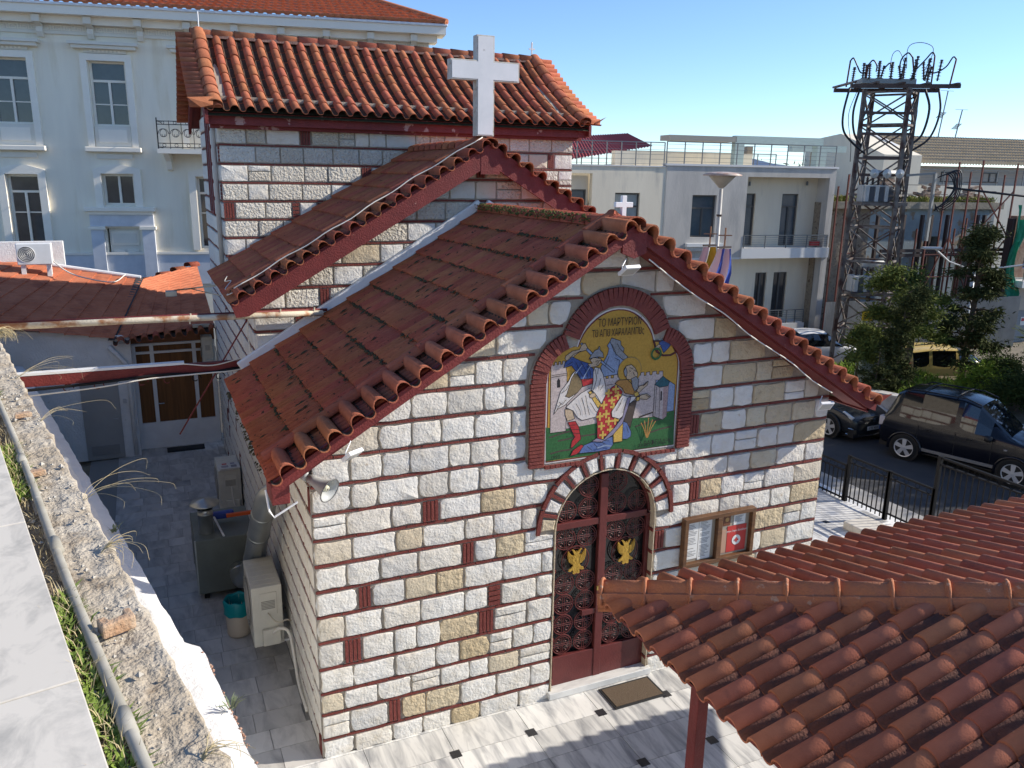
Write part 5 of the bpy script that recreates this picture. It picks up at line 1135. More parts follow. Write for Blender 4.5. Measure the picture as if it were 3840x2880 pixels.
# ---- generic facade helper
class Fac:
    def __init__(s, P0, ang, thing_): a = radians(ang); s.o = V(P0); s.U = V((cos(a),sin(a),0)); s.N = V((sin(a),-cos(a),0)); s.t = thing_
    def box(s, name, m, s0, s1, z0, z1, n0, n1, parent=None, bevel=0, **k): return MB().ob(s.o, s.U, Z_, s.N, s0,s1,z0,z1,n0,n1).build(name, m, parent or s.t, bevel=bevel, **k)
    def p(s, a, z, n): return s.o+s.U*a+Z_*z+s.N*n
def wall_holes(F, name, m, s0, s1, z0, z1, holes, n0, n1, parent=None):
    "wall slab with rectangular openings, built of blocks round them"
    xs = sorted(set([s0,s1]+[h[0] for h in holes]+[h[1] for h in holes])); mb = MB()
    for a, b in zip(xs[:-1], xs[1:]):
        c = (a+b)/2; cuts = sorted([(h[2],h[3]) for h in holes if h[0] < c < h[1]]); z = z0
        for (p, q) in cuts+[(z1,z1)]:
            if p > z+1e-4: mb.ob(F.o, F.U, Z_, F.N, a,b,z,p,n0,n1)
            z = max(z, q)
    return mb.build(name, m, parent or F.t)
GLASSD = mat('window_glass', (.03,.035,.04), (.06,.065,.07), .08, ns=1.2, spec=.9); GLASSB = mat('blue_glass', (.05,.08,.11), (.09,.12,.14), .08, ns=1.0, spec=.9)
def window(F, s0, s1, z0, z1, n, fm, gm, trans=None, mull=True, bars=(), fw=.06, parent=None, nm='window'):
    w_ = MB(); b = lambda a,c,d,e,dn=.0: w_.ob(F.o,F.U,Z_,F.N,a,c,d,e,n-.05,n+.02+dn)
    b(s0,s0+fw,z0,z1); b(s1-fw,s1,z0,z1); b(s0+fw,s1-fw,z0,z0+fw); b(s0+fw,s1-fw,z1-fw,z1)
    if trans: b(s0+fw,s1-fw,trans-fw*.6,trans+fw*.6,.01)
    if mull: b((s0+s1)/2-fw*.6,(s0+s1)/2+fw*.6,z0+fw,(trans or z1)-fw*.6,.012)
    for zb_ in bars: b(s0+fw,s1-fw,zb_-.018,zb_+.018,-.01)
    o = w_.build(nm, fm, parent or F.t); zs = [z0+fw]+sorted([x for x in ([trans] if trans else [])])+[z1-fw]
    for a, c in zip(zs[:-1], zs[1:]): MB().ob(F.o,F.U,Z_,F.N,s0+fw,s1-fw,a,c,n-.04,n-.03).build('pane', gm, o)
    return o
# ---- white neoclassical building
nb_t = thing('neoclassical_building', 'large pale neoclassical building with greek key frieze behind the church', 'building', (-1.93,21.62,0))
F = Fac((-1.93,21.62,0), -11, nb_t)
NW = mat('pale_stucco', (.91,.84,.69), (.86,.79,.65), .85, ns=1.2, bump=.15, bs=20, col3=(.78,.69,.52), s3=1.1, lo3=.55, hi3=.75, stretch=(2.5,2.5,.35)); NT = mat('white_stucco_trim', (.93,.87,.75), (.88,.82,.71), .8, ns=2, bump=.15, bs=30); NTC = mat('cream_stucco_trim', (.80,.76,.66), (.74,.70,.61), .8, ns=2); MBL = mat('blue_white_marble', (.66,.68,.72), (.55,.58,.63), .5, ns=2.5)
CS_ = -.05; HO = []
for c in (-8.55,-5.7,-2.85,CS_,2.8,5.65,8.5): HO += [(c-.53,c+.53,8.06,10.0)]
HO += [(CS_-.47,CS_+.47,5.6,6.57),(-3.3,-2.4,4.2,6.52),(2.35,3.25,4.2,6.52),(CS_-.5,CS_+.5,2,4.85),(-6.15,-5.25,4.2,6.52),(5.2,6.1,4.2,6.52)]
wall_holes(F, 'wall', NW, -9.6, 10.1, -.6, 11.0, HO, -.35, 0)
MB().ob(F.o,F.U,Z_,F.N,-9.6,10.1,-.6,11.0,-12,-.5).build('building_core', NW, nb_t)
F.box('cornice', NT, -9.9, 10.35, 11.0, 11.22, -.3, .30); F.box('cornice_lip', NT, -10.1, 10.6, 11.22, 11.46, -.3, .62); F.box('gutter', WHITEM, -10.15, 10.65, 11.46, 11.54, -.3, .68, bevel=.02)
F.box('frieze_band', NTC, -9.6, 10.1, 10.72, 10.80, 0, .06); F.box('frieze', NTC, -9.6, 10.1, 10.80, 11.0, 0, .03)
gk = MB()
for i in range(64):
    a = -9.3+i*.302
    for (p, q, r, s_) in ((0,.24,.955,.975),(0,.02,.835,.955),(0,.18,.83,.85),(.16,.18,.85,.925),(.07,.18,.905,.925),(.07,.09,.875,.925),(.22,.24,.83,.955),(.24,.302,.83,.85)): gk.ob(F.o,F.U,Z_,F.N,a+p,a+q,10+r,10+s_,.03,.05)
gk.build('greek_key', NT, nb_t, kind='stuff')
for i in range(14):
    a = -8.9+i*1.42; mb = MB().ob(F.o,F.U,Z_,F.N,a-.11,a+.11,11.0,11.2,0,.48); mb.prism([(0,10.62),(.12,10.62),(.20,10.75),(.16,10.9),(.40,11.0),(0,11.0)], F.o+F.U*(a-.09), F.N, Z_, F.U, 0, .18); mb.build('corbel', NTC, nb_t)
for c in (-8.55,-5.7,-2.85,CS_,2.8,5.65,8.5):
    for s in (-1, 1): F.box('window_surround', NT, *sorted((c+s*.55,c+s*.745)), 7.42, 10.2, 0, .10)
    F.box('window_head', NT, c-.55, c+.55, 10.0, 10.2, 0, .10); F.box('window_frieze', NTC, c-.62, c+.62, 10.22, 10.33, 0, .07); F.box('window_cornice', NTC, c-.92, c+.92, 10.33, 10.44, 0, .24, bevel=.02); F.box('window_cornice', NTC, c-1.0, c+1.0, 10.44, 10.53, 0, .30)
    dm = MB()
    for k in range(8): dm.ob(F.o,F.U,Z_,F.N,c-.42+k*.115,c-.36+k*.115,10.25,10.31,.07,.10)
    dm.build('dentils', NT, nb_t, kind='stuff')
    if abs(c-2.8) > .1:
        F.box('apron_panel', NTC, c-.53, c+.53, 7.42, 8.06, -.02, .04); F.box('apron_field', NT, c-.42, c+.42, 7.55, 7.95, .04, .06); F.box('sill', NT, c-.84, c+.82, 7.26, 7.41, 0, .22, bevel=.02); F.box('relief_panel', NTC, c-.55, c+.52, 7.05, 7.2, 0, .05)
    z0 = 8.06 if abs(c-2.8) > .1 else 8.06
    window(F, c-.53, c+.53, z0, 10.0, -.18, NT, GLASSD, trans=9.42, bars=(8.72,))
for (a, b, z0, z1, tr) in ((CS_-.47,CS_+.47,5.6,6.57,None),(-3.3,-2.4,4.2,6.52,6.0),(2.35,3.25,4.2,6.52,6.0),(-6.15,-5.25,4.2,6.52,6.0),(5.2,6.1,4.2,6.52,6.0)):
    window(F, a, b, z0, z1, -.18, NT, GLASSD, trans=tr, bars=(5.35,) if tr else ())
    for s0, s1 in ((a-.24,a-.02),(b+.02,b+.24)): F.box('window_surround', NT, s0, s1, z0-.06, z1+.02, 0, .10)
    m_ = MB().prism([(a-.24,z1+.02),(b+.24,z1+.02),(b+.24,z1+.16),((a+b)/2+.2,z1+.30),((a+b)/2-.2,z1+.30),(a-.24,z1+.16)], F.o, F.U, Z_, F.N, 0, .10); m_.build('window_head', NT, nb_t)
    if tr:
        for q in (a+.07,b-.30): MB().ob(F.o,F.U,Z_,F.N,q,q+.22,4.3,5.95,-.27,-.25).build('curtain', flat('net_curtain',(.45,.45,.44)), nb_t)
F.box('door_cornice', NT, -1.12, 1.02, 5.40, 5.54, 0, .26, bevel=.02); F.box('door_cornice', NT, -1.02, .93, 5.30, 5.40, 0, .18); F.box('door_entablature', MBL, -1.0, .93, 4.92, 5.30, 0, .12)
for s0, s1 in ((-1.0,-.62),(.55,.93)): F.box('pilaster', MBL, s0, s1, 1.8, 4.82, 0, .13); F.box('capital', NT, s0-.06, s1+.06, 4.82, 4.92, 0, .18)
dd = F.box('door', NTC, -.5, .45, 2, 4.85, -.16, -.10)
for (a,b,c,d) in ((-.44,.39,4.3,4.75),(-.40,-.06,2.3,4.15),(.01,.35,2.3,4.15)): F.box('door_panel', NT, a,b,c,d,-.10,-.07,dd); F.box('door_field', NTC, a+.06,b-.06,c+.07,d-.07,-.07,-.05,dd)
F.box('plinth_band', MBL, -9.6, 10.1, 3.0, 4.0, 0, .05); F.box('plinth_cap', NT, -9.6, 10.1, 4.0, 4.08, 0, .09)
# balcony with iron railing
bl = F.box('balcony_slab', NT, 1.36, 4.3, 7.24, 7.38, 0, .85)
MB().prism([(0,6.7),(.18,6.75),(.3,7.0),(.7,7.24),(0,7.24)], F.o+F.U*1.5, F.N, Z_, F.U, 0, .16).build('balcony_bracket', NT, nb_t)
rl = MB()
for z in (7.43,7.55,8.12,8.22): rl.beam(F.p(1.40,z,.8),F.p(4.28,z,.8),.022)
for i in range(9): rl.beam(F.p(1.40+i*.36,7.38,.8),F.p(1.40+i*.36,8.24,.8),.018)
for i in range(8):
    c = 1.58+i*.36
    for s in (-1, 1):
        pts = [F.p(c+s*.16*(1-t/8.5)*cos(t), 7.83+.19*(1-t/8.5)*sin(t), .8) for t in [k*.45 for k in range(15)]]; rl.tube(pts, .009, 4)
    rl.tube([F.p(c+.05*cos(2*pi*k/10),7.49+.05*sin(2*pi*k/10),.8) for k in range(11)], .008, 4, False); rl.tube([F.p(c+.045*cos(2*pi*k/10),8.17+.045*sin(2*pi*k/10),.8) for k in range(11)], .008, 4, False)
rl.beam(F.p(1.40,7.38,.8),F.p(1.40,8.32,.8),.035); rl.beam(F.p(1.40,7.43,.8),F.p(1.40,7.43,0),.02); rl.beam(F.p(1.40,8.22,.8),F.p(1.40,8.22,0),.02); rl.build('balcony_railing', BLACKM, bl)
# hip roof with small tiles
TILEN = mat('bright_terracotta', (.46,.15,.065), (.56,.20,.09), .8, ns=6, bump=.3, bs=30, col3=(.30,.09,.05), s3=4, lo3=.58, hi3=.72)
def hip_slope(A, B, C_, D_, nu, nv, nm):
    mb = MB(); A, B, C_, D_ = map(V, (A,B,C_,D_)); n_ = (B-A).cross(D_-A).normalized(); n_ = n_ if n_.z > 0 else -n_
    for r in range(nv):
        rows = []
        for v, h in ((r/nv,.09),((r+1)/nv,.02)):
            L_ = A.lerp(D_, v); R2 = B.lerp(C_, v); wv = (R2-L_).length; k = nu*4
            rows.append([L_.lerp(R2, j/k)+n_*(h+(.05 if j % 4 in (1,2) else 0)) for j in range(k+1)])
        mb.sheet(rows); mb.sheet([rows[0],[p-n_*.09 for p in rows[0]]])
    return mb.build(nm, TILEN, nb_t, kind='stuff')
hip_slope(F.p(-10.1,11.52,.66),F.p(10.6,11.52,.66),F.p(4.0,14.3,-6.0),F.p(-10.1,14.3,-6.0),78,20,'front_roof_slope')
hip_slope(F.p(10.6,11.52,.66),F.p(10.6,11.52,-12.6),F.p(4.0,14.3,-6.0),F.p(3.99,14.3,-6.0),44,20,'side_roof_slope')
MB().tube([F.p(10.62,11.60,.66),F.p(4.0,14.42,-6.0),F.p(-10,14.42,-6.0)], .10, 8).build('hip_ridge', TILEN, nb_t)
# ---- modern grey and cream apartment building
mb_t = thing('modern_building', 'modern grey and cream apartment block with balconies and roof terrace', 'building', (22.35,19.37,0))
G = Fac((22.35,19.37,0), -7.7, mb_t)
GRP = mat('grey_render', (.54,.515,.475), (.45,.43,.40), .85, ns=1.0, nd=7, bump=.25, bs=14, col3=(.36,.355,.345), s3=.9, lo3=.52, hi3=.72, stretch=(2,2,.5)); CRP = mat('cream_render', (.78,.71,.57), (.72,.65,.52), .85, ns=.9, bump=.15, bs=14, col3=(.55,.51,.43), s3=1.2, lo3=.57, hi3=.75, stretch=(2,2,.4)); WTR = flat('white_trim',(.68,.68,.67)); ALU = flat('dark_aluminium',(.09,.088,.085),.45); STEEL = flat('grey_steel_rail',(.16,.17,.18),.4,metal=.5)
wall_holes(G,'grey_wall',GRP,-4.3,-.55,3.5,7.22,[(-3.07,-1.95,4.36,6.07)],-.3,0); G.box('parapet_cap',WTR,-4.34,3.82,7.22,7.30,-.35,.05); G.box('sill',WTR,-3.28,-1.6,3.98,4.12,0,.20); G.box('sill_slab',GRP,-3.28,-1.6,3.80,3.98,0,.15)
window(G,-3.07,-1.95,4.36,6.07,-.15,ALU,GLASSB,trans=5.55,nm='window')
MB().ob(G.o,G.U,Z_,G.N,-4.3,3.72,-.7,7.2,-9,-1.0).build('building_core', CRP, mb_t)
wall_holes(G,'recess_wall',CRP,-.55,3.7,-.7,7.2,[(-.49,.40,3.92,6.14),(1.72,2.55,3.92,6.14),(.73,1.31,.68,2.74),(1.66,2.36,.68,2.74)],-1.0,-.8)
G.box('upper_band',GRP,-.55,3.75,6.83,7.22,-.8,0); G.box('side_pier',GRP,3.45,3.75,-.7,6.83,-.8,0); G.box('balcony_slab',WTR,-.6,3.75,3.45,3.88,-.8,.06); G.box('soffit_slab',WTR,-4.3,-.6,3.42,3.50,-.9,0)
wall_holes(G,'lower_wall',CRP,-4.3,.2,-.7,3.42,[],-1.0,-.75)
for (a,b,z0,z1,tr) in ((-.49,.40,3.92,6.14,5.6),(1.72,2.55,3.92,6.14,5.6),(.73,1.31,.68,2.74,None),(1.66,2.36,.68,2.74,None)): window(G,a,b,z0,z1,-.9,ALU,GLASSB if tr else GLASSD,trans=tr,nm='balcony_door')
def rail(Fr, s0, s1, z0, z1, n, nm, wires=4, posts=5, m=STEEL, parent=None, bd=.035):
    r = MB().beam(Fr.p(s0,z1,n),Fr.p(s1,z1,n),bd*1.3,bd)
    for i in range(wires): z = lerp(z0+.08,z1-.1,i/(wires-1)); r.beam(Fr.p(s0,z,n),Fr.p(s1,z,n),.012)
    for i in range(posts): s = lerp(s0,s1,i/(posts-1)); r.beam(Fr.p(s,z0,n),Fr.p(s,z1,n),bd)
    return r.build(nm, m, parent or Fr.t)
rail(G,-.5,3.65,3.88,4.42,.0,'balcony_railing',5,5); G.box('lower_balcony',WTR,.5,2.8,.12,.60,-.8,.15); rail(G,.6,2.75,.6,1.18,.1,'balcony_railing',5,6); rail(G,-4.3,3.7,7.3,8.15,-.1,'terrace_railing',5,11); rail(G,-4.3,3.7,7.3,7.9,-4.5,'terrace_railing',3,9)
rdw = MB().lathe([(.30,-.02),(.30,.04),(.24,.04)], G.p(-.9,2.38,-.75), G.N, 24).build('round_window', CRP, mb_t); MB().lathe([(0,.03),(.25,.03)], G.p(-.9,2.38,-.75), G.N, 24).build('pane', GLASSD, rdw)
G.box('entrance_canopy',WTR,-1.6,.1,1.55,1.70,-.8,.3); G.box('ground_door',ALU,2.55,3.1,-.6,.25,-.05,.02); G.box('ground_wall',WTR,.2,3.75,-.7,.12,-.8,-.02); G.box('ground_door',ALU,.75,1.3,-.6,.1,-.03,.02)
G.box('red_pot',flat('red_flower',(.4,.02,.03)),2.95,3.35,3.95,4.15,-.3,-.1); 
for (a, z) in ((.0,6.45),(2.85,6.5)): MB().lathe([(0,0),(.05,.02),(.05,.16),(0,.2)], G.p(a,z,-.72), Z_, 10).build('wall_lamp', STEEL, mb_t)
# cream wing
wall_holes(G,'cream_wall',CRP,-9.5,-4.3,-.7,7.15,[(-6.5,-5.42,4.0,6.13),(-8.45,-7.5,3.9,6.86)],-.3,-.02); wall_holes(G,'cream_recess',CRP,-8.45,-7.5,3.9,6.86,[(-8.28,-7.58,3.95,6.24)],-.6,-.45)
window(G,-6.5,-5.42,4.0,6.13,-.15,ALU,mat('bright_reflecting_glass',(.30,.33,.32),(.45,.48,.47),.1,ns=1.5,spec=.8),trans=5.6); window(G,-8.28,-7.58,3.95,6.24,-.5,ALU,GLASSB,trans=5.6)
MB().ob(G.o,G.U,Z_,G.N,-9.5,-4.3,-.7,7.1,-9,-.7).build('building_core', CRP, mb_t); G.box('parapet_cap',WTR,-9.5,-4.34,7.15,7.19,-.35,.02); rail(G,-9.4,-4.4,7.19,8.1,-.1,'terrace_railing',5,9); rail(G,-9.4,-4.4,7.19,7.9,-5,'terrace_railing',3,7)
G.box('stair_wall',CRP,-5.2,1.6,7.2,7.85,-3.6,-3.2); 
# roof terrace steel frame
MINT = mat('mint_insulation', (.42,.52,.49), (.36,.45,.43), .7, ns=4, bump=.2, bs=20, stretch=(1,1,8)); TAN = flat('tan_steel',(.24,.20,.15))
for (a, b, z0, z1, n0, n1, m_) in ((-.25,4.2,8.2,8.55,-2.0,-1.7,MINT),(3.85,4.35,6.3,8.2,-2.0,-1.6,MINT),(-.25,.2,7.3,8.2,-2.0,-1.7,MINT),(4.35,7.4,8.05,8.35,-4.5,-4.2,MINT),(5.6,6.0,6.0,8.05,-4.5,-4.2,TAN),(1.6,1.9,7.3,8.2,-4.0,-3.7,TAN)): G.box('terrace_frame',m_,a,b,z0,z1,n0,n1)
MB().ob(G.o,G.U,Z_,G.N,-3.4,-.2,8.28,8.50,-2.6,-1.7).build('terrace_beam', flat('weathered_board',(.30,.29,.26)), mb_t)
REDS = mat('red_corrugated_sheet', (.24,.030,.028), (.28,.035,.033), .6, ns=3); cr_ = MB(); rows = []
for v, (a, z, n) in enumerate(((0,0,0),(0,0,0))): pass
for (a0, a1, z_, n_) in ((-7.4,-2.9,7.35,-4.2),(-6.2,-2.4,8.55,-8.2)): rows.append([G.p(lerp(a0,a1,j/60), z_+(.05 if j % 2 else 0)+(lerp(0,.28,j/60) if n_ < -5 else lerp(0,.75,j/60)), n_) for j in range(61)])
cr_.sheet(rows).build('corrugated_roof', REDS, mb_t)
# ---- ruin behind scaffolding, house behind, shop on the right
ru = thing('ruined_building', 'roofless ruined pale blue building overgrown with grass behind scaffolding', 'building', (31,18.6,0))
RF = Fac((31.33,18.57,0), -7.7, ru)
RUB_ = mat('rubble_masonry', (.20,.16,.12), (.33,.28,.21), .95, ns=5, bump=1.0, bs=9, vor=.8, vs=5, col3=(.10,.07,.05), s3=5, lo3=.55, hi3=.65); BLP = mat('peeling_blue_plaster', (.32,.38,.40), (.26,.31,.33), .9, ns=1.5, col3=(.28,.22,.16), s3=1.6, lo3=.56, hi3=.62, bump=.3, bs=12)
ho = [(-3.6,-2.5,-.3,4.3),(-1.7,-.9,-.3,4.3),(.2,1.1,-.3,4.3),(2.2,3.1,-.3,4.3)]
wall_holes(RF,'plaster_wall',BLP,-2.9,4.1,-.6,5.8,[h for h in ho[1:]],-.5,0); wall_holes(RF,'rubble_wall',RUB_,-5.6,-2.9,-.6,5.8,[],-.5,0)
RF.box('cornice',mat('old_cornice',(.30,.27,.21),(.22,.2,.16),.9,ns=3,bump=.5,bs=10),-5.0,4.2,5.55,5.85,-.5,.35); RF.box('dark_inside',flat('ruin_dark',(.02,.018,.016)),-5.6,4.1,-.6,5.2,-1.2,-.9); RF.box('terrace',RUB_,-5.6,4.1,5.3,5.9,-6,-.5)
for (a, h) in ((-5.1,1.3),(-1.6,1.5),(.9,1.5),(3.4,1.1)):
    m_ = MB()
    for k in range(46): x = a+rnd(-.8,.8); hh = max(.05,h*(1-abs(x-a)/.85)*rnd(.4,1)); q = RF.p(x,5.85+hh*rnd(.2,1)-.1,rnd(-1.2,-.5)); s = rnd(.10,.24); m_.ob(q, (RF.U+Z_*rnd(-.4,.4)).normalized(), Z_, RF.N, -s,s,-.06,.06,-s*.6,s*.6)
    m_.build('rubble_heap', mat('rubble_%d' % int(a*10), (.26,.15,.10), (.36,.30,.24), .95, ns=6), ru, kind='stuff')
rg = MB()
for k in range(900): blades(rg, RF.p(rnd(-5.4,4.0),5.85,rnd(-1.0,.25)), .30, .03, 2, .1, .6)
rg.build('roof_grass', mat('dry_green_grass',(.26,.25,.06),(.16,.18,.04),.9,ns=1.2), ru, kind='stuff')
sc = thing('scaffolding', 'rust red scaffolding and props in front of the ruined building', 'scaffolding', (31,18,0))
SR = mat('rusty_red_steel', (.15,.035,.025), (.10,.03,.02), .7, ns=5); SK = flat('dark_steel_prop',(.045,.03,.028),.7)
for a, zt in ((-5.3,7.0),(-4.6,7.0),(-.9,5.2),(.35,7.6),(1.2,5.2),(1.65,7.7),(3.6,7.6)): MB().beam(RF.p(a,-.6,1.3),RF.p(a,zt,1.3),.06).build('upright', SR, sc); MB().beam(RF.p(a,-.6,.7),RF.p(a,zt-.5,.7),.06).build('upright', SR, sc)
for z in (.9,1.9,2.9,3.7,4.4,5.2,6.2): MB().beam(RF.p(-5.3,z,1.3),RF.p(-4.6,z,1.3),.05).build('ledger', SR, sc); 
for z in (1.6,2.6,3.6): MB().beam(RF.p(-.9,z,1.3),RF.p(3.6,z,1.3),.04).build('ledger', SR, sc)
for z in (3.55,3.75): MB().beam(RF.p(-3.0,z,1.0),RF.p(3.9,z,1.0),.10,.14).build('waler', SK, sc)
for a in (-2.9,-2.0,-1.5,-.5,.0,.9,2.6,3.0): MB().beam(RF.p(a,-.6,.5),RF.p(a,5.3,.5),.14,.12).build('prop', SK, sc)
MB().beam(RF.p(3.55,-.6,1.5),RF.p(3.55,5.2,1.5),.28,.2).build('prop', SK, sc)
for (a,z0,b,z1) in ((-.9,1.6,.35,4.4),(1.65,2.0,.35,4.4),(1.65,4.4,3.6,6.4),(3.6,4.4,1.65,6.6),(-2.9,0,-1.2,2.4),(1.65,0,3.6,2.6),(2.2,2.5,3.5,4.2)): MB().beam(RF.p(a,z0,1.3),RF.p(b,z1,1.3),.045).build('brace', SR, sc)
for z in (5.95,6.35,6.75): MB().beam(RF.p(1.65,z,.35),RF.p(3.6,z,.35),.03).build('guard_rail', SK, sc); MB().beam(RF.p(-3.4,z-.15,.3),RF.p(.9,z-.15,.3),.025).build('guard_rail', SK, sc)
nt_ = MB(); rows = []
for i in range(25):
    z = lerp(5.3,-.3,i/24); w_ = .75-.35*abs(sin(i*.21)); rows.append([RF.p(3.55+.1*sin(i*.5)+w_*(j/8)+(.35 if i > 3 else 0)*0, z+(.5 if j < 2 and i < 2 else 0)-.15*(j in (3,4))*(i < 5), 1.7+.12*sin(j*1.9+i*.3)) for j in range(9)])
nt_.sheet(rows).build('debris_net', mat('green_net',(.03,.26,.15),(.05,.33,.2),.8,ns=3), label='green debris netting hanging from the scaffolding', cat='netting')
hs_ = thing('hillside_house', 'beige house with tan tiled roof behind the ruin', 'house', (40,24,0)); HF = Fac((40.5,24.2,0), -9, hs_)
BEI = mat('beige_render',(.52,.45,.38),(.47,.41,.35),.85,ns=1); TANT = mat('tan_roof_tile',(.42,.33,.21),(.50,.40,.27),.9,ns=3)
HF.box('wall',BEI,-3.6,9,-.6,7.6,-8,0); HF.box('lower_wall',CRP,-6.2,9,-.6,6.6,-.5,.9); 
gm_ = MB().prism([(1.2,7.0),(1.2,8.1),(-2.6,9.3),(-5.8,9.0),(-5.8,0),(1.2,0)], HF.o-HF.U*3.9, HF.N, Z_, HF.U, -2.1, .25); gm_.build('gable_wall', CRP, hs_)
rr_ = MB()
for r in range(9):
    for_ = []
    for v, h in ((r/9,.12),((r+1)/9,.03)): for_.append([HF.p(lerp(-3.9,9.5,j/140), lerp(7.75,9.25,v)+h+(.07 if j % 2 else 0), lerp(.8,-3.0,v)) for j in range(141)])
    rr_.sheet(for_); rr_.sheet([for_[0],[p-Z_*.2 for p in for_[0]]])
rr_.build('roof_slope', TANT, hs_, kind='stuff'); MB().beam(HF.p(-3.9,8.0,.9),HF.p(-3.9,9.4,-3),.35,.25).build('verge', WTR, hs_)
for a in (-1.2,1.6): window(HF,a,a+1.0,6.75,7.3,.02,ALU,GLASSD,nm='window')
rail(HF,-3.5,9,6.6,7.4,.8,'railing',3,8)
for (a, h) in ((.9,3.0),(2.1,2.0)):
    an = MB().beam(HF.p(a,8.9,-3),HF.p(a+.3,8.9+h,-3),.05)
    for k in range(5): an.beam(HF.p(a+.3-.5,8.9+h-.02*k,-3),HF.p(a+.3+.4,8.9+h+.0-.02*k,-3),.02) if k == 0 else an.beam(HF.p(a-.2+.1*k,8.6+h*.6,-3.2),HF.p(a-.2+.1*k,8.6+h*.6+.3,-2.8),.03)
    an.build('aerial', STEEL, hs_)
sh_ = thing('corner_shop', 'stone and brick shop building with blue windows and grey roller shutter', 'building', (36,17,0)); SF = Fac((35.3,16.6,0), -7.7, sh_)
wall_holes(SF,'wall',mat('shop_brick',(.24,.12,.08),(.30,.22,.16),.9,ns=3,bump=.6,bs=10),-.3,6,2.5,5.3,[(.5,1.5,2.9,4.5)],-.4,0); SF.box('stone_course',BEI,-.3,6,.95,2.1,-.4,.02); SF.box('balcony',WTR,-.1,6,2.1,2.4,-.2,.7); SF.box('pier',BEI,-.3,.3,-.6,.95,-.4,.0)
window(SF,.5,1.5,2.9,4.5,-.1,flat('blue_frame',(.08,.12,.25)),GLASSD); rail(SF,0,5,2.4,3.0,.6,'railing',3,6)
st_ = MB(); 
for k in range(20): st_.ob(SF.o,SF.U,Z_,SF.N,.3,4.5,-.6+k*.078,-.6+k*.078+.07,-.1,-.06+.0)
st_.build('roller_shutter', mat('shutter_grey',(.26,.28,.31),(.22,.24,.27),.5,ns=3), sh_)
for (a, z) in ((1.0,.2),(1.6,.3)): SF.box('notice',PAP,a,a+.3,z,z+.4,-.05,-.045); SF.box('notice_print',flat('notice_red',(.5,.06,.06)),a+.04,a+.26,z+.2,z+.34,-.045,-.043)
# hoarding of corrugated sheets
hd = thing('hoarding', 'grey corrugated metal hoarding below the scaffolding', 'hoarding', (28,17,0))
CSH = mat('corrugated_sheet', (.40,.41,.41), (.33,.34,.34), .5, ns=2, metal=.4); HD = Fac((29.5,16.6,0), -7.7, hd)
for k in range(14):
    mb = MB(); a0 = -4.9+k*.75; rows = [[HD.p(a0+.74*j/20, z, .04*(j % 2)+rnd(-.005,.005)) for j in range(21)] for z in (-.6,1.75+rnd(-.05,.05))]; mb.sheet(rows).build('sheet', CSH, hd)
gf = MB()
for (a, b) in ((-1.2,-.4),(0,.9)):
    for k in range(5): gf.tube(spline([HD.p(a+(b-a)*t/4+rnd(-.1,.1), .35+rnd(-.25,.3), .06) for t in range(5)],4), .02, 4)
gf.build('graffiti', MBLK, hd)
# far mountains
mt = MB(); rows = [[], []]
for j in range(60): a = lerp(-40,90,j/59); x, y = 2600*cos(radians(90-a)), 2600*sin(radians(90-a)); h = 30+75*abs(noise.fractal(V((a*.06,1.3,0)),.8,2,5)); rows[0].append((x,y,-60)); rows[1].append((x*1.05,y*1.05,h))
mt.sheet(rows).build('mountains', mat('blue_mountain', (.16,.22,.33), (.20,.26,.36), 1.0, ns=.004), kind='structure')
# ================================================================ pylon
PYS = mat('weathered_pylon_steel', (.10,.08,.07), (.22,.20,.18), .7, ns=1.6, metal=.2, col3=(.07,.035,.03), s3=3, lo3=.5, hi3=.62); PYD = mat('dark_pylon_steel', (.06,.042,.038), (.09,.06,.05), .7, ns=3)
py = thing('transformer_pylon', 'tall rusty lattice pylon carrying transformers and cables', 'pylon', (23.45,14.15,GZ))
PC = V((23.45,14.15,0)); PRt = V((.913,-.408,0)); PFw = V((-.408,-.913,0))
LG = {'l': -PRt*.96+PFw*.05, 'f': PRt*.23+PFw*.92, 'r': PRt*.96-PFw*.05, 'b': -PRt*.25-PFw*.92}
def lp(k, z): s = 1.0+.10*max(0,(6-z)/6); q = PC+LG[k]*s; return V((q.x,q.y,z))
ORD = 'lfrb'
for k in ORD: 
    MB().beam(lp(k,GZ),lp(k,9.9),.13,.13,up=PRt).build('leg', PYS, py)
lev = [0,1.35,2.55,3.9,5.15,6.3,7.6,8.75,9.85]
for i, (z0, z1) in enumerate(zip(lev[:-1], lev[1:])):
    for j in range(4):
        a, b = ORD[j], ORD[(j+1) % 4]
        MB().beam(lp(a,z1-.06),lp(b,z1-.06),.07,.07).build('ring_bar', PYS, py)
        MB().beam(lp(a,z0+.05),lp(b,z1-.12),.06,.05).build('diagonal', PYS, py); MB().beam(lp(b,z0+.05),lp(a,z1-.12),.06,.05).build('diagonal', PYS, py)
for z, ext in ((9.05,1.25),(8.35,1.2),(7.55,1.05),(6.95,1.1)): MB().beam(PC-PRt*ext+PFw*.8+Z_*z, PC+PRt*.5+PFw*.9+Z_*z, .09,.09).build('cross_arm', PYD, py)
for d in (.75,-.75):
    MB().beam(PC-PRt*1.75+PFw*d+Z_*9.93, PC+PRt*2.05+PFw*d+Z_*9.98, .14,.13).build('platform_beam', PYD, py)
for x in (-1.7,-.9,0,.9,1.9): MB().beam(PC+PRt*x+PFw*.95+Z_*10.05, PC+PRt*x-PFw*.95+Z_*10.05, .12,.06).build('platform_bar', PYS, py)
PGR = flat('switchgear_grey',(.28,.29,.28)); INS = flat('brown_insulator',(.05,.03,.028),.3); CB = flat('black_power_cable',(.015,.018,.025),.5)
MB().ob(PC,PRt,PFw,Z_,-1.2,.7,-.35,.35,10.08,10.24).build('switchgear', PGR, py)
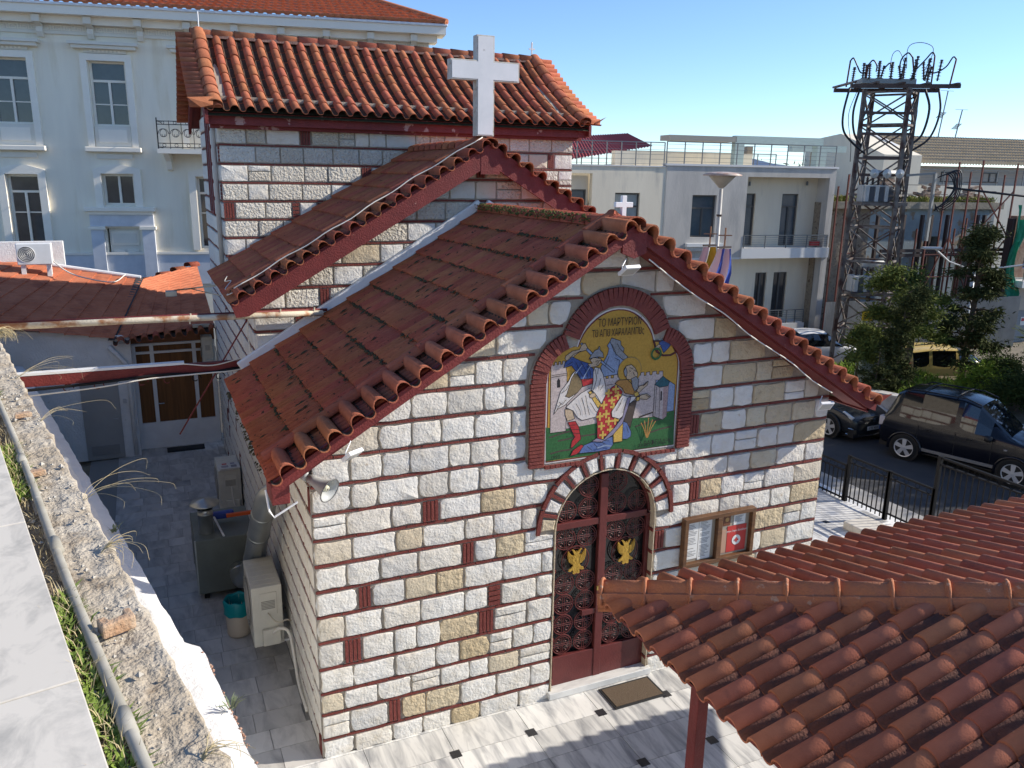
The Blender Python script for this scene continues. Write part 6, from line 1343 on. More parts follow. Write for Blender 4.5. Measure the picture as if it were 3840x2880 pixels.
for (x, d, h, lean) in ((-1.3,-.3,.42,.06),(-1.0,.4,.45,-.05),(-.3,-.35,.5,.2),(.1,.4,.42,-.2),(.5,.35,.5,.25),(.95,.35,.55,-.15),(1.4,-.35,.5,.2),(-1.15,.2,.5,0),(-.9,-.2,.5,.02),(-.65,.3,.5,0),(-.45,-.1,.62,-.03),(-.2,.3,.45,0),(.0,-.2,.6,.05),(.2,.2,.7,.12),(.42,-.1,.5,0),(.62,.25,.75,.1),(.85,-.2,.7,.0),(1.05,.2,.7,.16),(1.3,-.1,.7,-.02),(1.5,.2,.65,.1)):
    o = PC+PRt*x+PFw*d+Z_*10.2; prof = [(.03,0)]
    for k in range(6): hh = h*(k+.5)/6; prof += [(.03,hh),(.085,hh+.01),(.03,hh+.03)]
    MB().lathe(prof+[(.03,h),(.05,h),(.05,h+.06),(0,h+.06)], o, (PRt*lean+Z_).normalized(), 8).build('insulator', INS, py)
def cab(pts, r=.028, m=CB, nm='cable'):
    pts = [(a, b, c if c < 9.96 else 9.96+(c-9.96)*.58) for a, b, c in pts]; MB().tube(spline([PC+PRt*a+PFw*b+Z_*c for a, b, c in pts], 6), r, 5).build(nm, m, py, smooth=True)
cab([(-1.72,.6,9.9),(-1.85,.6,9.0),(-1.7,.5,8.4),(-1.2,.4,7.95),(-.8,.3,7.7)],.04); cab([(-1.35,.6,9.9),(-1.5,.6,9.1),(-1.35,.5,8.4),(-1.0,.4,7.95)],.04)
cab([(1.35,-.3,10.0),(1.6,-.3,9.3),(1.45,-.3,8.4),(1.0,-.3,7.9),(.9,-.2,7.0),(.85,-.2,3),(.85,-.2,.5)],.045); cab([(1.85,-.3,10.0),(2.0,-.3,9.2),(1.75,-.3,8.3),(1.1,-.3,7.8)],.04); cab([(.95,-.3,9.8),(1.15,-.3,9.2),(1.05,-.3,8.3),(.8,-.3,7.8)],.04)
for (x, h, dx) in ((-1.7,1.5,.05),(-1.05,1.3,.05),(.75,1.75,-.22),(1.3,1.85,0),(1.95,1.7,.12)): cab([(x,.2,9.95),(x+dx*.5,.2,9.95+h*.5),(x+dx,.2,9.95+h)],.03,SR,'surge_rod')
for P in ([(-1.65,.2,11.45),(-1.55,.2,11.6),(-1.4,.2,11.2),(-1.25,.2,10.8),(-1.05,.2,10.75)],[(-1.0,.2,11.25),(-.85,.2,11.5),(-.7,.2,11.2),(-.7,.2,10.85)],[(-.45,.2,11.0),(-.25,.2,11.35),(-.15,.2,11.0)],[(.53,.2,11.7),(.35,.2,11.95),(.15,.2,11.6),(.1,.2,11.0)],[(1.3,.2,11.8),(1.2,.2,12.0),(1.0,.2,11.6),(.7,.2,11.0)],[(2.07,.2,11.65),(1.95,.2,11.75),(1.75,.2,11.2),(1.4,.2,10.85),(1.1,.2,10.9)]): cab(P,.026)
for P in ([(-.15,0,11.0),(-.1,0,11.9),(.1,0,12.1),(.3,0,11.6),(.4,0,11.1)],[(.45,0,11.1),(.42,0,12.3),(.8,0,12.6),(1.25,0,12.4),(1.3,0,11.9),(1.1,0,11.0)],[(-1.3,.2,9.8),(-1.5,.2,9.0),(-1.3,.2,8.0),(-1.25,.2,7.4)]): cab(P,.012)
def transformer(lab, c, z, w_=1.05):
    t = thing('transformer', lab, 'transformer', (c.x,c.y,z), 'transformers on the pylon'); TW = mat('transformer_grey_%d' % int(z*10), (.46,.47,.46), (.38,.39,.38), .5, ns=4)
    MB().ob(c,PRt,PFw,Z_,-w_/2,w_/2,-.25,.25,z,z+.60).build('tank', TW, t, bevel=.02)
    for k in range(3):
        x = -w_/2+.04+k*w_*.33
        MB().ob(c,PRt,PFw,Z_,x,x+.13,.25,.42,z+.02,z+.58).build('radiator_panel', TW, t, bevel=.01); fn = MB()
        for j in range(6): fn.ob(c,PRt,PFw,Z_,x+.15+j*.032,x+.165+j*.032,.25,.38,z+.04,z+.54)
        fn.build('radiator_fins', flat('fin_dark',(.13,.14,.16)), t)
    MB().lathe([(0,0),(.15,0),(.15,.8),(0,.8)], c+PRt*-.1-PFw*.1+Z_*(z+.98), PRt, 14).build('conservator', TW, t, smooth=True)
    for k in range(4):
        prof = [(.035,0)]
        for j in range(4): prof += [(.035,.06*j+.02),(.07,.06*j+.03),(.035,.06*j+.05)]
        MB().lathe(prof+[(.02,.3),(0,.32)], c+PRt*(-.35+k*.2)+PFw*.12+Z_*(z+.6), Z_, 8).build('bushing', INS, t)
    MB().ob(c,PRt,PFw,Z_,-w_/2-.1,w_/2+.5,-.5,.5,z-.12,z).build('platform', PYS, t)
transformer('grey finned transformer high on the lattice pylon', PC+PFw*.45-PRt*.35, 6.0); transformer('grey finned transformer low on the lattice pylon', PC+PFw*.45-PRt*.35, 2.75)
YS = MB().ob(PC+PFw*1.15-PRt*.35,PRt,PFw,Z_,-.20,.20,0,.02,1.75,2.1).build('warning_sign', flat('yellow_sign',(.62,.40,.02)), py)
for k in range(3): MB().ob(PC+PFw*1.175-PRt*.35,PRt,PFw,Z_,-.14,.12-.05*k,0,.004,1.83+.08*k,1.85+.08*k).build('sign_lettering', MBLK, py)
for k in range(3): MB().lathe([(0,0),(.14,.03),(.16,.08),(.05,.12),(0,.2)], PC+PRt*(-.7+.45*k)+PFw*1.0+Z_*7.0, PFw, 12).build('glass_insulator', glass('insulator_glass',(.4,.42,.42)), py)
ov = thing('overhead_cable_arm', 'steel arm with coiled cables and a thick overhead line leading right', 'cable', (26.2,13.2,6))
OA = PC+PRt*2.0
MB().beam(PC+PRt*.9+Z_*6.95, OA+Z_*7.05, .08).beam(OA+Z_*7.05, OA+Z_*4.6, .10).build('arm', PGR, ov)
for k in range(6): MB().tube(spline([OA+PRt*(.1)+Z_*6.9, OA+PRt*(.5+.08*k)+Z_*(7.0+.03*k), OA+PRt*(.75+.04*k)+Z_*(6.6-.08*k), OA+PRt*(.6-.05*k)+Z_*(6.2-.1*k), OA+PRt*.15+Z_*(5.7+.05*k)],6), .022, 5).build('coil', CB, ov, smooth=True)
MB().tube([OA+PRt*.5+Z_*6.55, OA+PRt*3.5+Z_*6.28-PFw*.2, OA+PRt*9+Z_*6.1-PFw*.6, OA+PRt*22+Z_*6.3-PFw*1.5], .045, 6).build('overhead_line', CB, ov, smooth=True)
# ================================================================ street lamps and flags
def lamp_dish():
    o = V((15.0,12.5,GZ)); t = thing('street_lamp', 'saucer shaped street lamp on a pale pole before the grey building', 'street lamp', o); PL = mat('lamp_pole_grey',(.50,.48,.44),(.42,.40,.37),.5,ns=3)
    z = 6.45; MB().tube([o, o+Z_*3, V((o.x,o.y,z-.02))], [.085,.075,.055], 12).build('pole', PL, t, smooth=True)
    MB().lathe([(.06,0),(.10,.03),(.38,.33),(.41,.37),(0,.37)], (o.x,o.y,z), n=26).build('bowl', mat('lamp_bowl',(.42,.38,.32),(.35,.31,.26),.3,ns=3), t, smooth=True)
    MB().lathe([(.58,.37),(.59,.40),(.46,.45),(.2,.49),(0,.495)], (o.x,o.y,z), n=26).build('lid', mat('lamp_lid',(.50,.44,.38),(.38,.22,.16),.5,ns=4), t, smooth=True); MB().lathe([(.58,.365),(.40,.37),(0,.375)], (o.x,o.y,z), n=26).build('lid_underside', PL, t)
    MB().tube([V((o.x,o.y,5.6)),V((o.x,o.y,5.66))], .085, 12).build('band', PYD, t)
lamp_dish()
def flag(lab, o, cols, lean, cross=True):
    t = thing('flag', lab, 'flag', o, 'church flags'); o = V(o)
    top = o+V((0,-lean,2.22)); MB().tube([o, top], .016, 6).build('pole', flat('flag_pole_brown',(.22,.14,.08)), t)
    MB().beam(top-Z_*.02, top+Z_*.30,.02).beam(top+V((-.11,.04,.17)), top+V((.11,-.04,.17)),.02).build('pole_cross', flat('flag_pole_brown2',(.25,.15,.08)), t)
    MB().beam(top+V((-.14,0,-.03)), top+V((.14,0,-.03)),.03).build('yoke', flat('yoke_dark',(.08,.06,.05)), t)
    n = 14; 
    for ci, (c0, c1, m_) in enumerate(cols):
        rows = []
        for i in range(13):
            z = -.06-i*.11; spread = .55+.45*min(1,i/4); rows.append([top+V((lerp(-.24,.30,lerp(c0,c1,j/4))*spread+.02*sin(i*.7)-.05*i/12, .25*i/12+.05*sin(lerp(c0,c1,j/4)*14+i*.25), z)) for j in range(5)])
        MB().sheet(rows).build('cloth_stripe', m_, t, smooth=True)
FWH = flat('flag_white',(.72,.70,.64)); flag('yellow and white flag with a cross finial behind the front gable', (7.7,4.1,3.40), ((0,.4,FWH),(.4,.8,flat('flag_yellow',(.65,.45,.04))),(.8,1,FWH)), .68); flag('blue and white striped flag with a cross finial behind the front gable', (7.72,3.72,3.40), ((0,.25,FWH),(.25,.55,flat('flag_blue',(.03,.07,.33))),(.55,.72,FWH),(.72,1,flat('flag_blue2',(.03,.07,.33)))), .68)
def arm_lamp(lab, o, h):
    t = thing('double_street_lamp', lab, 'street lamp', o); o = V(o); WL = flat('pale_lamp_metal',(.5,.52,.53),.4)
    MB().tube([o, o+Z_*h], [.09,.07], 10).build('pole', WL, t, smooth=True)
    for s, L_, rise in ((-1,2.0,.65),(1,2.6,.12)):
        MB().tube([o+Z_*(h-.05), o+Z_*(h+.10+rise*.3)+PRt*s*L_*.5, o+Z_*(h+.12+rise)+PRt*s*L_*.8], .035, 6).build('arm', WL, t); MB().ob(o+Z_*(h+.12+rise)+PRt*s*L_*.85, PRt, PFw, Z_, -.35,.35,-.10,.10,-.04,.05).build('lamp_head', WL, t, bevel=.03)
arm_lamp('twin armed street lamp among the dark trees', (26.9,12.4,GZ), 4.0)
# ================================================================ cars
TYRE = flat('tyre_rubber',(.012,.012,.012),.85); RIM = flat('alloy',(.60,.60,.61),.35,metal=.4); CGL = mat('car_glass',(.010,.012,.014),rough=.03,spec=1.0); CHR = flat('chrome',(.6,.6,.6),.15,metal=.9); PLB = flat('black_trim',(.015,.015,.016),.5)
def wheel_mesh(r, w_, spokes=5):
    ty = MB().lathe([(r*.72,-w_/2),(r*.93,-w_/2),(r,-w_*.35),(r,w_*.35),(r*.93,w_/2),(r*.72,w_/2)], (0,0,0), Y_, 28).mesh('tyre', TYRE, True)
    rm = MB().lathe([(r*.74,w_*.40),(r*.72,w_*.50),(r*.66,w_*.47),(r*.64,-w_*.3)], (0,0,0), -Y_, 28)
    for k in range(spokes):
        a = 2*pi*k/spokes+.3; d = V((cos(a),0,sin(a))); e = V((-sin(a),0,cos(a)))
        rm.add([e*r*.11+d*r*.1-Y_*w_*.48, -e*r*.11+d*r*.1-Y_*w_*.48, -e*r*.17+d*r*.67-Y_*w_*.46, e*r*.17+d*r*.67-Y_*w_*.46, e*r*.07+d*r*.1-Y_*w_*.2, -e*r*.07+d*r*.1-Y_*w_*.2, -e*r*.15+d*r*.67-Y_*w_*.2, e*r*.15+d*r*.67-Y_*w_*.2], [(0,1,2,3),(0,3,7,4),(1,5,6,2),(4,7,6,5)])
    rm.lathe([(0,.52*w_),(r*.14,.50*w_),(r*.13,.3*w_)], (0,0,0), -Y_, 14); return ty, rm.mesh('rim', RIM, False), MB().lathe([(0,w_*.1),(r*.58,w_*.1)], (0,0,0), -Y_, 20).mesh('brake_disc', PLB, False)
def car(lab, loc, head, st, paint, wr, wx, ww=.20, hw_=None, name='parked_car', glassrows=(), lights=(), extras=None, group='cars parked along the street'):
    """st: stations from rear to front: (x, half width, sill z, belt z, roof z, roof half width); x forward, y left."""
    t = thing(name, lab, 'car', loc, group); a = atan2(head[1], head[0]); Mx = Matrix.Translation(V(loc)) @ Matrix.Rotation(a,4,'Z')
    bd = MB(); gl = {}
    def sec(s):
        x, w_, zs, zb, zr, wr_ = s; L_ = []
        g = zr-zb
        pts = [(w_*.86,zs),(w_*.97,zs+.06),(w_,zs+(zb-zs)*.38),(w_*1.0,zs+(zb-zs)*.62),(w_*.975,zb-.05),(w_*.955,zb)]
        if g > .04: pts += [(lerp(w_*.955,wr_,.5)+.012,lerp(zb,zr-.07,.5)),(wr_,zr-.07),(wr_*.90,zr-.02),(wr_*.5,zr+.012),(0,zr+.02)]
        else: pts += [(w_*.93,zb+.012),(w_*.88,zb+.02),(w_*.75,zb+.03),(w_*.4,zb+.04+max(g,0)*.4),(0,zb+.045+max(g,0)*.4)]
        return [(x,y,z) for y, z in pts]
    S_ = [sec(s) for s in st]; n = len(S_[0]); 
    glassset = set(glassrows)
    for side in (1, -1):
        for i in range(len(S_)-1):
            for j in range(n-1):
                q = [S_[i][j],S_[i+1][j],S_[i+1][j+1],S_[i][j+1]]; q = [(x,side*y,z) for x, y, z in q]
                if side < 0: q = q[::-1]
                key = None
                for (i0,i1,j0,j1,nm) in glassset:
                    if i0 <= i < i1 and j0 <= j < j1: key = nm if 'wind' in nm else nm+('_l' if side > 0 else '_r')
                tgt = bd if key is None else gl.setdefault(key, MB()); tgt.add(q, [(0,1,2,3)])
    for e, rev in ((0, False), (-1, True)):
        ring = [(x,y,z) for x,y,z in S_[e]]+[(x,-y,z) for x,y,z in S_[e][::-1]]; bd.add(ring, [tuple(range(len(ring)))[::-1 if rev else 1]])
    me = bd.mesh('body', paint, True); bmx = bmesh.new(); bmx.from_mesh(me); bmesh.ops.remove_doubles(bmx, verts=bmx.verts, dist=.0005); bmesh.ops.recalc_face_normals(bmx, faces=bmx.faces); bmx.to_mesh(me); bmx.free()
    body = obj('body', me, t, Mx); sm = body.modifiers.new('s','SUBSURF'); sm.levels = 1; sm.render_levels = 1
    for k, m_ in gl.items():
        g = obj('windscreen' if 'wind' in k else 'side_window', m_.mesh('window', CGL, True), t, Mx)
    MB_under = MB().box(st[1][0],st[-2][0],-st[3][1]*.85,st[3][1]*.85,st[3][2]-.08,st[3][2]+.15); obj('underbody', MB_under.mesh('underbody', PLB), t, Mx)
    ty, rm, bk = wheel_mesh(wr, ww); hw_ = hw_ or max(s[1] for s in st)
    for x in wx:
        for side in (1, -1):
            m4 = Mx @ Matrix.Translation((x, side*(hw_-ww*.42), wr)) @ (Matrix.Rotation(pi,4,'Z') if side > 0 else Matrix())
            w_o = obj('wheel', ty, t, m4); obj('rim', rm, w_o, m4); obj('brake_disc', bk, w_o, m4)
            ar_ = MB().tube([(x+(wr+.07)*cos(b_), side*(hw_+.004), wr+(wr+.06)*sin(b_)) for b_ in [radians(d_) for d_ in range(-12,193,12)]], .035, 6); obj('wheel_arch', ar_.mesh('wheel_arch', paint if 'SUV' in lab or 'suv' in lab else PLB, True), t, Mx)
            dk_ = MB().lathe([(0,0),(wr+.05,0)], (x, side*(hw_+.001), wr+.01), Y_*side, 24); obj('wheel_well', dk_.mesh('wheel_well', PLB), t, Mx)
    def add(nm, mb, m_, bevel=0, smooth=False):
        o = obj(nm, mb.mesh(nm, m_, smooth), t, Mx)
        if bevel: q = o.modifiers.new('b','BEVEL'); q.width = bevel; q.segments = 2
        return o
    if extras: extras(add, Mx, t)
    return t
def paint(nm, c, r=.25): return mat(nm, c, rough=r, coat=.3, spec=.3)
# dark SUV (right)
def suv_x(add, Mx, t):
    for s in (1, -1):
        for x in (1.30, 2.28): add('door_handle', MB().box(x-.10,x+.06,*sorted((s*.845,s*.875)),.93,.965), PLB, .01)
        add('roof_rail', MB().tube([(.55,s*.60,1.80),(.7,s*.60,1.885),(2.0,s*.60,1.90),(2.35,s*.60,1.80)], .018, 6), PLB)
        add('mirror', MB().lathe([(0,-.10),(.07,-.08),(.085,0),(.07,.07),(0,.09)], (2.72,s*.97,1.10), X_, 12), PLB, smooth=True)
        add('headlight', MB().prism([(3.72,.80),(4.02,.72),(3.98,.88),(3.60,.98)], (0,s*.70,0), X_, Z_, Y_*s, .0,.06), flat('lamp_clear',(.5,.55,.6),.1,spec=.9), .02)
        add('tail_light', MB().box(-.02,.14,*sorted((s*.60,s*.79)),.80,1.05), flat('lamp_pale',(.55,.5,.5),.15), .02)
        add('side_repeater', MB().box(3.05,3.13,*sorted((s*.85,s*.862)),.86,.90), CHR, .005)
        add('sill_trim', MB().box(.95,3.0,*sorted((s*.80,s*.862)),.36,.44), flat('sill_silver',(.20,.19,.18),.3), .01)
        for x in (1.02,1.93,2.78): add('door_seam', MB().box(x-.004,x+.004,*sorted((s*.84,s*.857)),.45,1.03), PLB)
    for x in (.95,1.75): add('roof_bar', MB().tube([(x,-.60,1.90),(x,0,1.935),(x,.60,1.90)], .014, 6), PLB)
    add('wiper', MB().tube([(3.05,.35,1.13),(2.8,.05,1.32)], .008, 4), PLB)
SUVP = paint('midnight_paint', (.006,.007,.012), .18)
suv = [(0,.70,.42,.66,.66,.4),(.03,.78,.36,.84,.84,.5),(.07,.80,.34,1.02,1.06,.55),(.33,.84,.32,1.05,1.55,.60),(.50,.85,.30,1.05,1.64,.62),(1.00,.855,.28,1.04,1.68,.63),(1.85,.855,.28,1.02,1.68,.635),(1.98,.855,.28,1.02,1.675,.635),(2.35,.855,.28,1.02,1.60,.62),(2.70,.855,.28,1.02,1.35,.60),(3.10,.855,.28,1.03,1.05,.60),(3.55,.84,.30,.96,.96,.5),(3.85,.79,.33,.88,.88,.5),(4.02,.70,.36,.74,.74,.4),(4.06,.62,.40,.62,.62,.3)]
suv = [(x,w_,zs,zb*1.09,zr*1.12,wr_) for x,w_,zs,zb,zr,wr_ in suv]
sh = V((.31,-.951,0)); sloc = V((16.62,6.02,GZ))-sh*.74+V((.951,.31,0))*.70
car('dark blue suv parked in the street behind the fence', tuple(sloc), sh, suv, SUVP, .345, (.74,3.32), .23, .865, 'parked_suv', ((4,5,5,7,'side_q'),(5,6,5,7,'side_r'),(7,9,5,7,'side_f'),(8,10,7,10,'windscreen'),(2,4,7,10,'windrear')), extras=suv_x)
def pg_x(add, Mx, t):
    for k in range(4): add('grille_bar', MB().box(4.16,4.19,-.38,.38,.50+k*.05,.52+k*.05), CHR)
    add('grille', MB().box(4.10,4.165,-.42,.42,.46,.72), PLB, .02); add('bumper_strip', MB().tube([(3.9,-.78,.24),(4.13,-.6,.20),(4.2,0,.19),(4.13,.6,.20),(3.9,.78,.24)], .018, 6), CHR)
    pl_ = add('number_plate', MB().box(4.19,4.205,-.26,.26,.34,.455), PAP, .004); add('plate_band', MB().box(4.205,4.208,.215,.258,.342,.453), flat('eu_blue',(.02,.06,.35)))
    M2 = Mx @ frame((4.2075,-.02,.365), Y_, Z_, X_); c = text('ΥΤΕ 9055', V((0,0,0)), 0, .095, MBLK, t, ext=.0008, name='plate_lettering'); c.matrix_basis = M2; c.matrix_parent_inverse = wm(t).inverted()
    for s in (1, -1):
        add('headlight', MB().prism([(3.62,.78),(4.05,.66),(4.10,.74),(3.75,.86)], (0,s*.72,0), X_, Z_, Y_*s, -.02,.05), flat('lamp_clear2',(.5,.55,.6),.1,spec=.9), .02); add('fog_trim', MB().tube([(3.98,s*.80,.42),(4.08,s*.70,.40),(4.14,s*.52,.32)], .016, 6), CHR); add('mirror', MB().lathe([(0,-.1),(.07,-.08),(.08,0),(0,.09)], (2.75,s*.98,1.0), X_, 12), PLB, smooth=True)
    lg_ = MB().prism([(-.03,-.04),(.03,-.04),(.035,.03),(0,.05),(-.035,.03)], (4.19,0,.61), Y_, Z_, X_, 0,.012); add('badge', lg_, CHR)
pgs = [(0,.66,.36,.62,.62,.4),(.05,.80,.30,.85,.86,.5),(.20,.86,.26,.95,1.0,.58),(.70,.89,.24,.95,1.38,.60),(1.3,.90,.22,.94,1.46,.62),(2.1,.90,.22,.92,1.44,.62),(2.6,.90,.22,.92,1.25,.60),(3.1,.90,.22,.92,.96,.6),(3.6,.88,.22,.84,.84,.5),(3.95,.82,.22,.74,.74,.5),(4.15,.68,.22,.62,.62,.4),(4.20,.55,.26,.52,.52,.3)]
gsh = V((.06,-.998,0)); gl_ = V((17.0,7.45,GZ))-gsh*4.2
car('dark grey hatchback with number plate nosing out past the church eave', tuple(gl_), gsh, pgs, paint('graphite_paint',(.022,.024,.026),.22), .33, (.85,3.40), .21, .905, 'parked_car', ((3,5,5,7,'side_r'),(5,7,5,7,'side_f'),(5,7,7,10,'windscreen'),(1,3,7,10,'windrear')), extras=pg_x)
wcs = [(0,.60,.36,.60,.60,.4),(.05,.74,.30,.86,.88,.5),(.20,.79,.26,.92,1.05,.52),(.75,.81,.24,.92,1.42,.55),(1.3,.81,.22,.92,1.48,.56),(1.9,.81,.22,.92,1.42,.55),(2.5,.81,.22,.92,.98,.54),(2.9,.79,.22,.86,.86,.5),(3.3,.72,.24,.74,.74,.4),(3.5,.55,.30,.56,.56,.3)]
car('white small hatchback beside the pylon foot', (20.9,16.0,GZ), V((.95,-.3,0)), wcs, paint('white_paint',(.68,.69,.70)), .29, (.65,2.9), .18, .815, 'parked_car', ((2,4,5,7,'side_r'),(4,6,5,7,'side_f'),(5,7,7,10,'windscreen'),(1,3,7,10,'windrear')))
ycs = [(0,.72,.40,.70,.70,.4),(.04,.80,.34,.90,.93,.55),(.10,.83,.30,1.0,1.2,.60),(.25,.84,.28,1.0,1.55,.64),(.80,.85,.26,1.0,1.62,.66),(.92,.85,.26,1.0,1.63,.66),(1.75,.85,.26,1.0,1.63,.66),(1.87,.85,.26,1.0,1.62,.66),(2.5,.85,.26,.99,1.38,.62),(3.0,.85,.26,.99,1.03,.6),(3.6,.82,.28,.9,.9,.5),(3.95,.70,.32,.70,.70,.4),(4.0,.6,.36,.6,.6,.3)]
def yv_x(add, Mx, t):
    for s in (1, -1): add('tail_light', MB().box(-.01,.10,*sorted((s*.66,s*.80)),.78,1.25), flat('tail_red',(.4,.01,.01),.2), .02); add('roof_rail', MB().tube([(.3,s*.62,1.74),(1.2,s*.62,1.82),(2.1,s*.62,1.80)], .02, 6), PLB)
car('pale yellow van behind the planted trees', (22.3,11.5,GZ), V((.93,-.36,0)), ycs, paint('yellow_paint',(.62,.46,.16)), .32, (.75,3.2), .20, .855, 'parked_van', ((3,4,5,7,'side_q'),(5,6,5,7,'side_r'),(7,8,5,7,'side_f'),(7,9,7,10,'windscreen'),(1,3,7,10,'windrear')), extras=yv_x)
# ================================================================ planted bed with trees
bed = MB(); BZ = .35
out_ = [(17.35,9.6),(17.45,8.75),(17.85,8.05),(18.0,7.4),(18.4,5.0),(19.2,-2.0),(24.6,-2),(25.4,9.0),(22.2,10.5),(19.5,11.6),(17.9,12.0)]
bed.prism(out_, (0,0,0), X_, Y_, Z_, -.6, BZ).build('planting_bed', mat('bed_soil',(.10,.075,.045),(.15,.11,.07),.95,ns=3,bump=.6,bs=14), kind='structure')
pw = thing('planter_wall', 'low curved whitewashed wall round the planting bed', 'wall', (17.6,8.3,GZ)); prev = None
PWM = mat('whitewashed_wall',(.55,.55,.55),(.44,.44,.44),.9,ns=4,bump=.4,bs=16,col3=(.28,.27,.25),s3=5)
pth = [V((17.9,12.0,0)),V((17.3,9.7,0)),V((17.42,8.75,0)),V((17.82,8.05,0)),V((18.0,7.4,0)),V((18.38,5.0,0)),V((19.15,-2.0,0))]
sp = spline(pth, 6); m_ = MB(); rows = []
for i, p in enumerate(sp):
    d = (sp[min(i+1,len(sp)-1)]-sp[max(i-1,0)]).normalized(); nn = V((d.y,-d.x,0)); rows.append([p-nn*.12+Z_*GZ, p-nn*.12+Z_*.72, p+nn*.12+Z_*.72, p+nn*.12+Z_*GZ])
m_.sheet(rows).build('wall', PWM, pw); m_ = MB(); rows = []
for i, p in enumerate(sp):
    d = (sp[min(i+1,len(sp)-1)]-sp[max(i-1,0)]).normalized(); nn = V((d.y,-d.x,0)); rows.append([p-nn*.17+Z_*.72, p-nn*.17+Z_*.80, p+nn*.17+Z_*.80, p+nn*.17+Z_*.72])
m_.sheet(rows).build('coping', mat('coping_grey',(.48,.47,.45),(.38,.37,.35),.9,ns=4), pw)
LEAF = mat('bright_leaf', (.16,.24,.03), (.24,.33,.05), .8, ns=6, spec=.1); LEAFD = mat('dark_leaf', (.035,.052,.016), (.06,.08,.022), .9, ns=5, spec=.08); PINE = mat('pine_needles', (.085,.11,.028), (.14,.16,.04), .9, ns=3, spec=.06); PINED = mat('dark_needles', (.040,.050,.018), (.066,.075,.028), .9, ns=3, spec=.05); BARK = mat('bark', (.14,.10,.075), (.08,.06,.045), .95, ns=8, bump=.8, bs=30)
gr = MB()
for k in range(5200):
    x, y = rnd(17.6,22.5), rnd(7.2,12.5)
    if x < 17.75+max(0,(8.6-y))*.2: continue
    blades(gr, V((x,y,BZ-.02)), .28, .02, 1, .08, .7)
gr.build('bed_grass', LEAF, label='bright green ground cover in the planting bed', cat='ground cover', kind='stuff')
def leaf_cloud(mb, c, r, n, size, flatz=1.0, droop=0.):
    for _ in range(n):
        d = V((random.gauss(0,1),random.gauss(0,1),random.gauss(0,1))).normalized(); p = V(c)+V((d.x*r[0],d.y*r[1],d.z*r[2]))*(min(1.7,abs(random.gauss(0,.62))))
        a = (V((random.gauss(0,1),random.gauss(0,1),random.gauss(0,.6)*flatz-droop))*.7+d*.9).normalized(); b = a.orthogonal().normalized(); b = (b+a.cross(b)*rnd(-1,1)).normalized(); s = size*rnd(.6,1.3)
        mb.add([p-b*s*.16, p+a*s*.75, p+b*s*.16, p-a*s*.45], [(0,1,2,3)])
def tree(name, lab, base, trunk, clumps, lm, n_leaf, size, tr=.09, cat='tree', branches=True, droop=0.):
    t = thing(name, lab, cat, base); base = V(base); tk = [base+V(p) for p in trunk]; sp_ = spline(tk, 5); k = len(sp_)
    tb = MB().tube(sp_, [tr*(1-.72*i/(k-1)) for i in range(k)], 8)
    for (c, r) in clumps:
        q = base+V(c); j = min(range(k), key=lambda i: (sp_[i]-q).length+max(0,sp_[i].z-q.z)*2); 
        if branches: tb.tube([sp_[j], sp_[j].lerp(q,.5)+Z_*.08, q], [tr*.35,tr*.24,tr*.1], 5)
    tb.build('trunk', BARK, t, smooth=True); cr = MB()
    vol = sum(r[0]*r[1]*r[2] for c, r in clumps)
    for (c, r) in clumps: leaf_cloud(cr, base+V(c), r, int(n_leaf*(r[0]*r[1]*r[2])/vol)+30, size, 1., droop)
    cr.build('crown', lm, t); return t
def rc(n, f, seed): 
    random.seed(seed); return [f(i) for i in range(n)]
tree('pine_tree', 'bushy green pine with a bent trunk beside the dark conifer', (20.9,9.9,BZ-.1), [(0,0,0),(-.25,.1,.35),(.15,.1,.8),(.25,.1,1.4),(.1,.05,2.0),(.15,0,2.9)], rc(26, lambda i: ((rnd(-1.1,1.25),rnd(-1.0,1.0),rnd(1.7,3.9)),(rnd(.28,.5),rnd(.28,.5),rnd(.2,.34))), 5), PINE, 21000, .13, .17)
tree('conifer_tree', 'tall dark conifer with drooping branches at the right', (23.0,9.4,BZ-.1), [(0,0,0),(.05,0,2),(.1,0,4.3),(.12,0,5.3)], rc(52, lambda i: ((lambda h, a: ((1.75-h*.31)*cos(a)*rnd(.35,1),(1.75-h*.31)*sin(a)*rnd(.35,1),h))(rnd(.9,5.1),rnd(0,2*pi)),(rnd(.26,.5),rnd(.26,.5),rnd(.12,.24))), 8), PINED, 21000, .14, .12, droop=.5)
tree('cypress_tree', 'slim dark cypress between pylon and pine', (18.75,8.55,BZ-.1), [(0,0,0),(.1,0,1.5),(.35,.1,3.3)], rc(22, lambda i: (lambda h: ((.10*h+rnd(-.3,.35),rnd(-.3,.3),h))(rnd(.5,3.4)), 0) if False else ((.1*i/5+rnd(-.32,.36),rnd(-.3,.3),.45+i*.14),(rnd(.16,.32),rnd(.16,.3),rnd(.14,.26))), 12), PINED, 13000, .11, .05)
tree('young_pine', 'young round pine in front of the pylon foot', (18.3,9.5,BZ-.1), [(0,0,0),(.03,0,1.0),(.0,0,1.9)], rc(15, lambda i: ((rnd(-.5,.5),rnd(-.45,.45),rnd(1.2,2.1)),(rnd(.2,.32),rnd(.2,.32),rnd(.16,.25))), 15), PINE, 12000, .11, .05)
tree('sapling', 'thin sapling with bare lower stem before the green cabinet', (18.25,8.6,BZ-.1), [(0,0,0),(-.1,0,.7),(-.05,0,1.6)], rc(9, lambda i: ((rnd(-.6,.5),rnd(-.4,.4),rnd(.45,1.15)),(rnd(.14,.26),rnd(.14,.26),rnd(.1,.2))), 19), PINED, 2600, .10, .03)
random.seed(31)
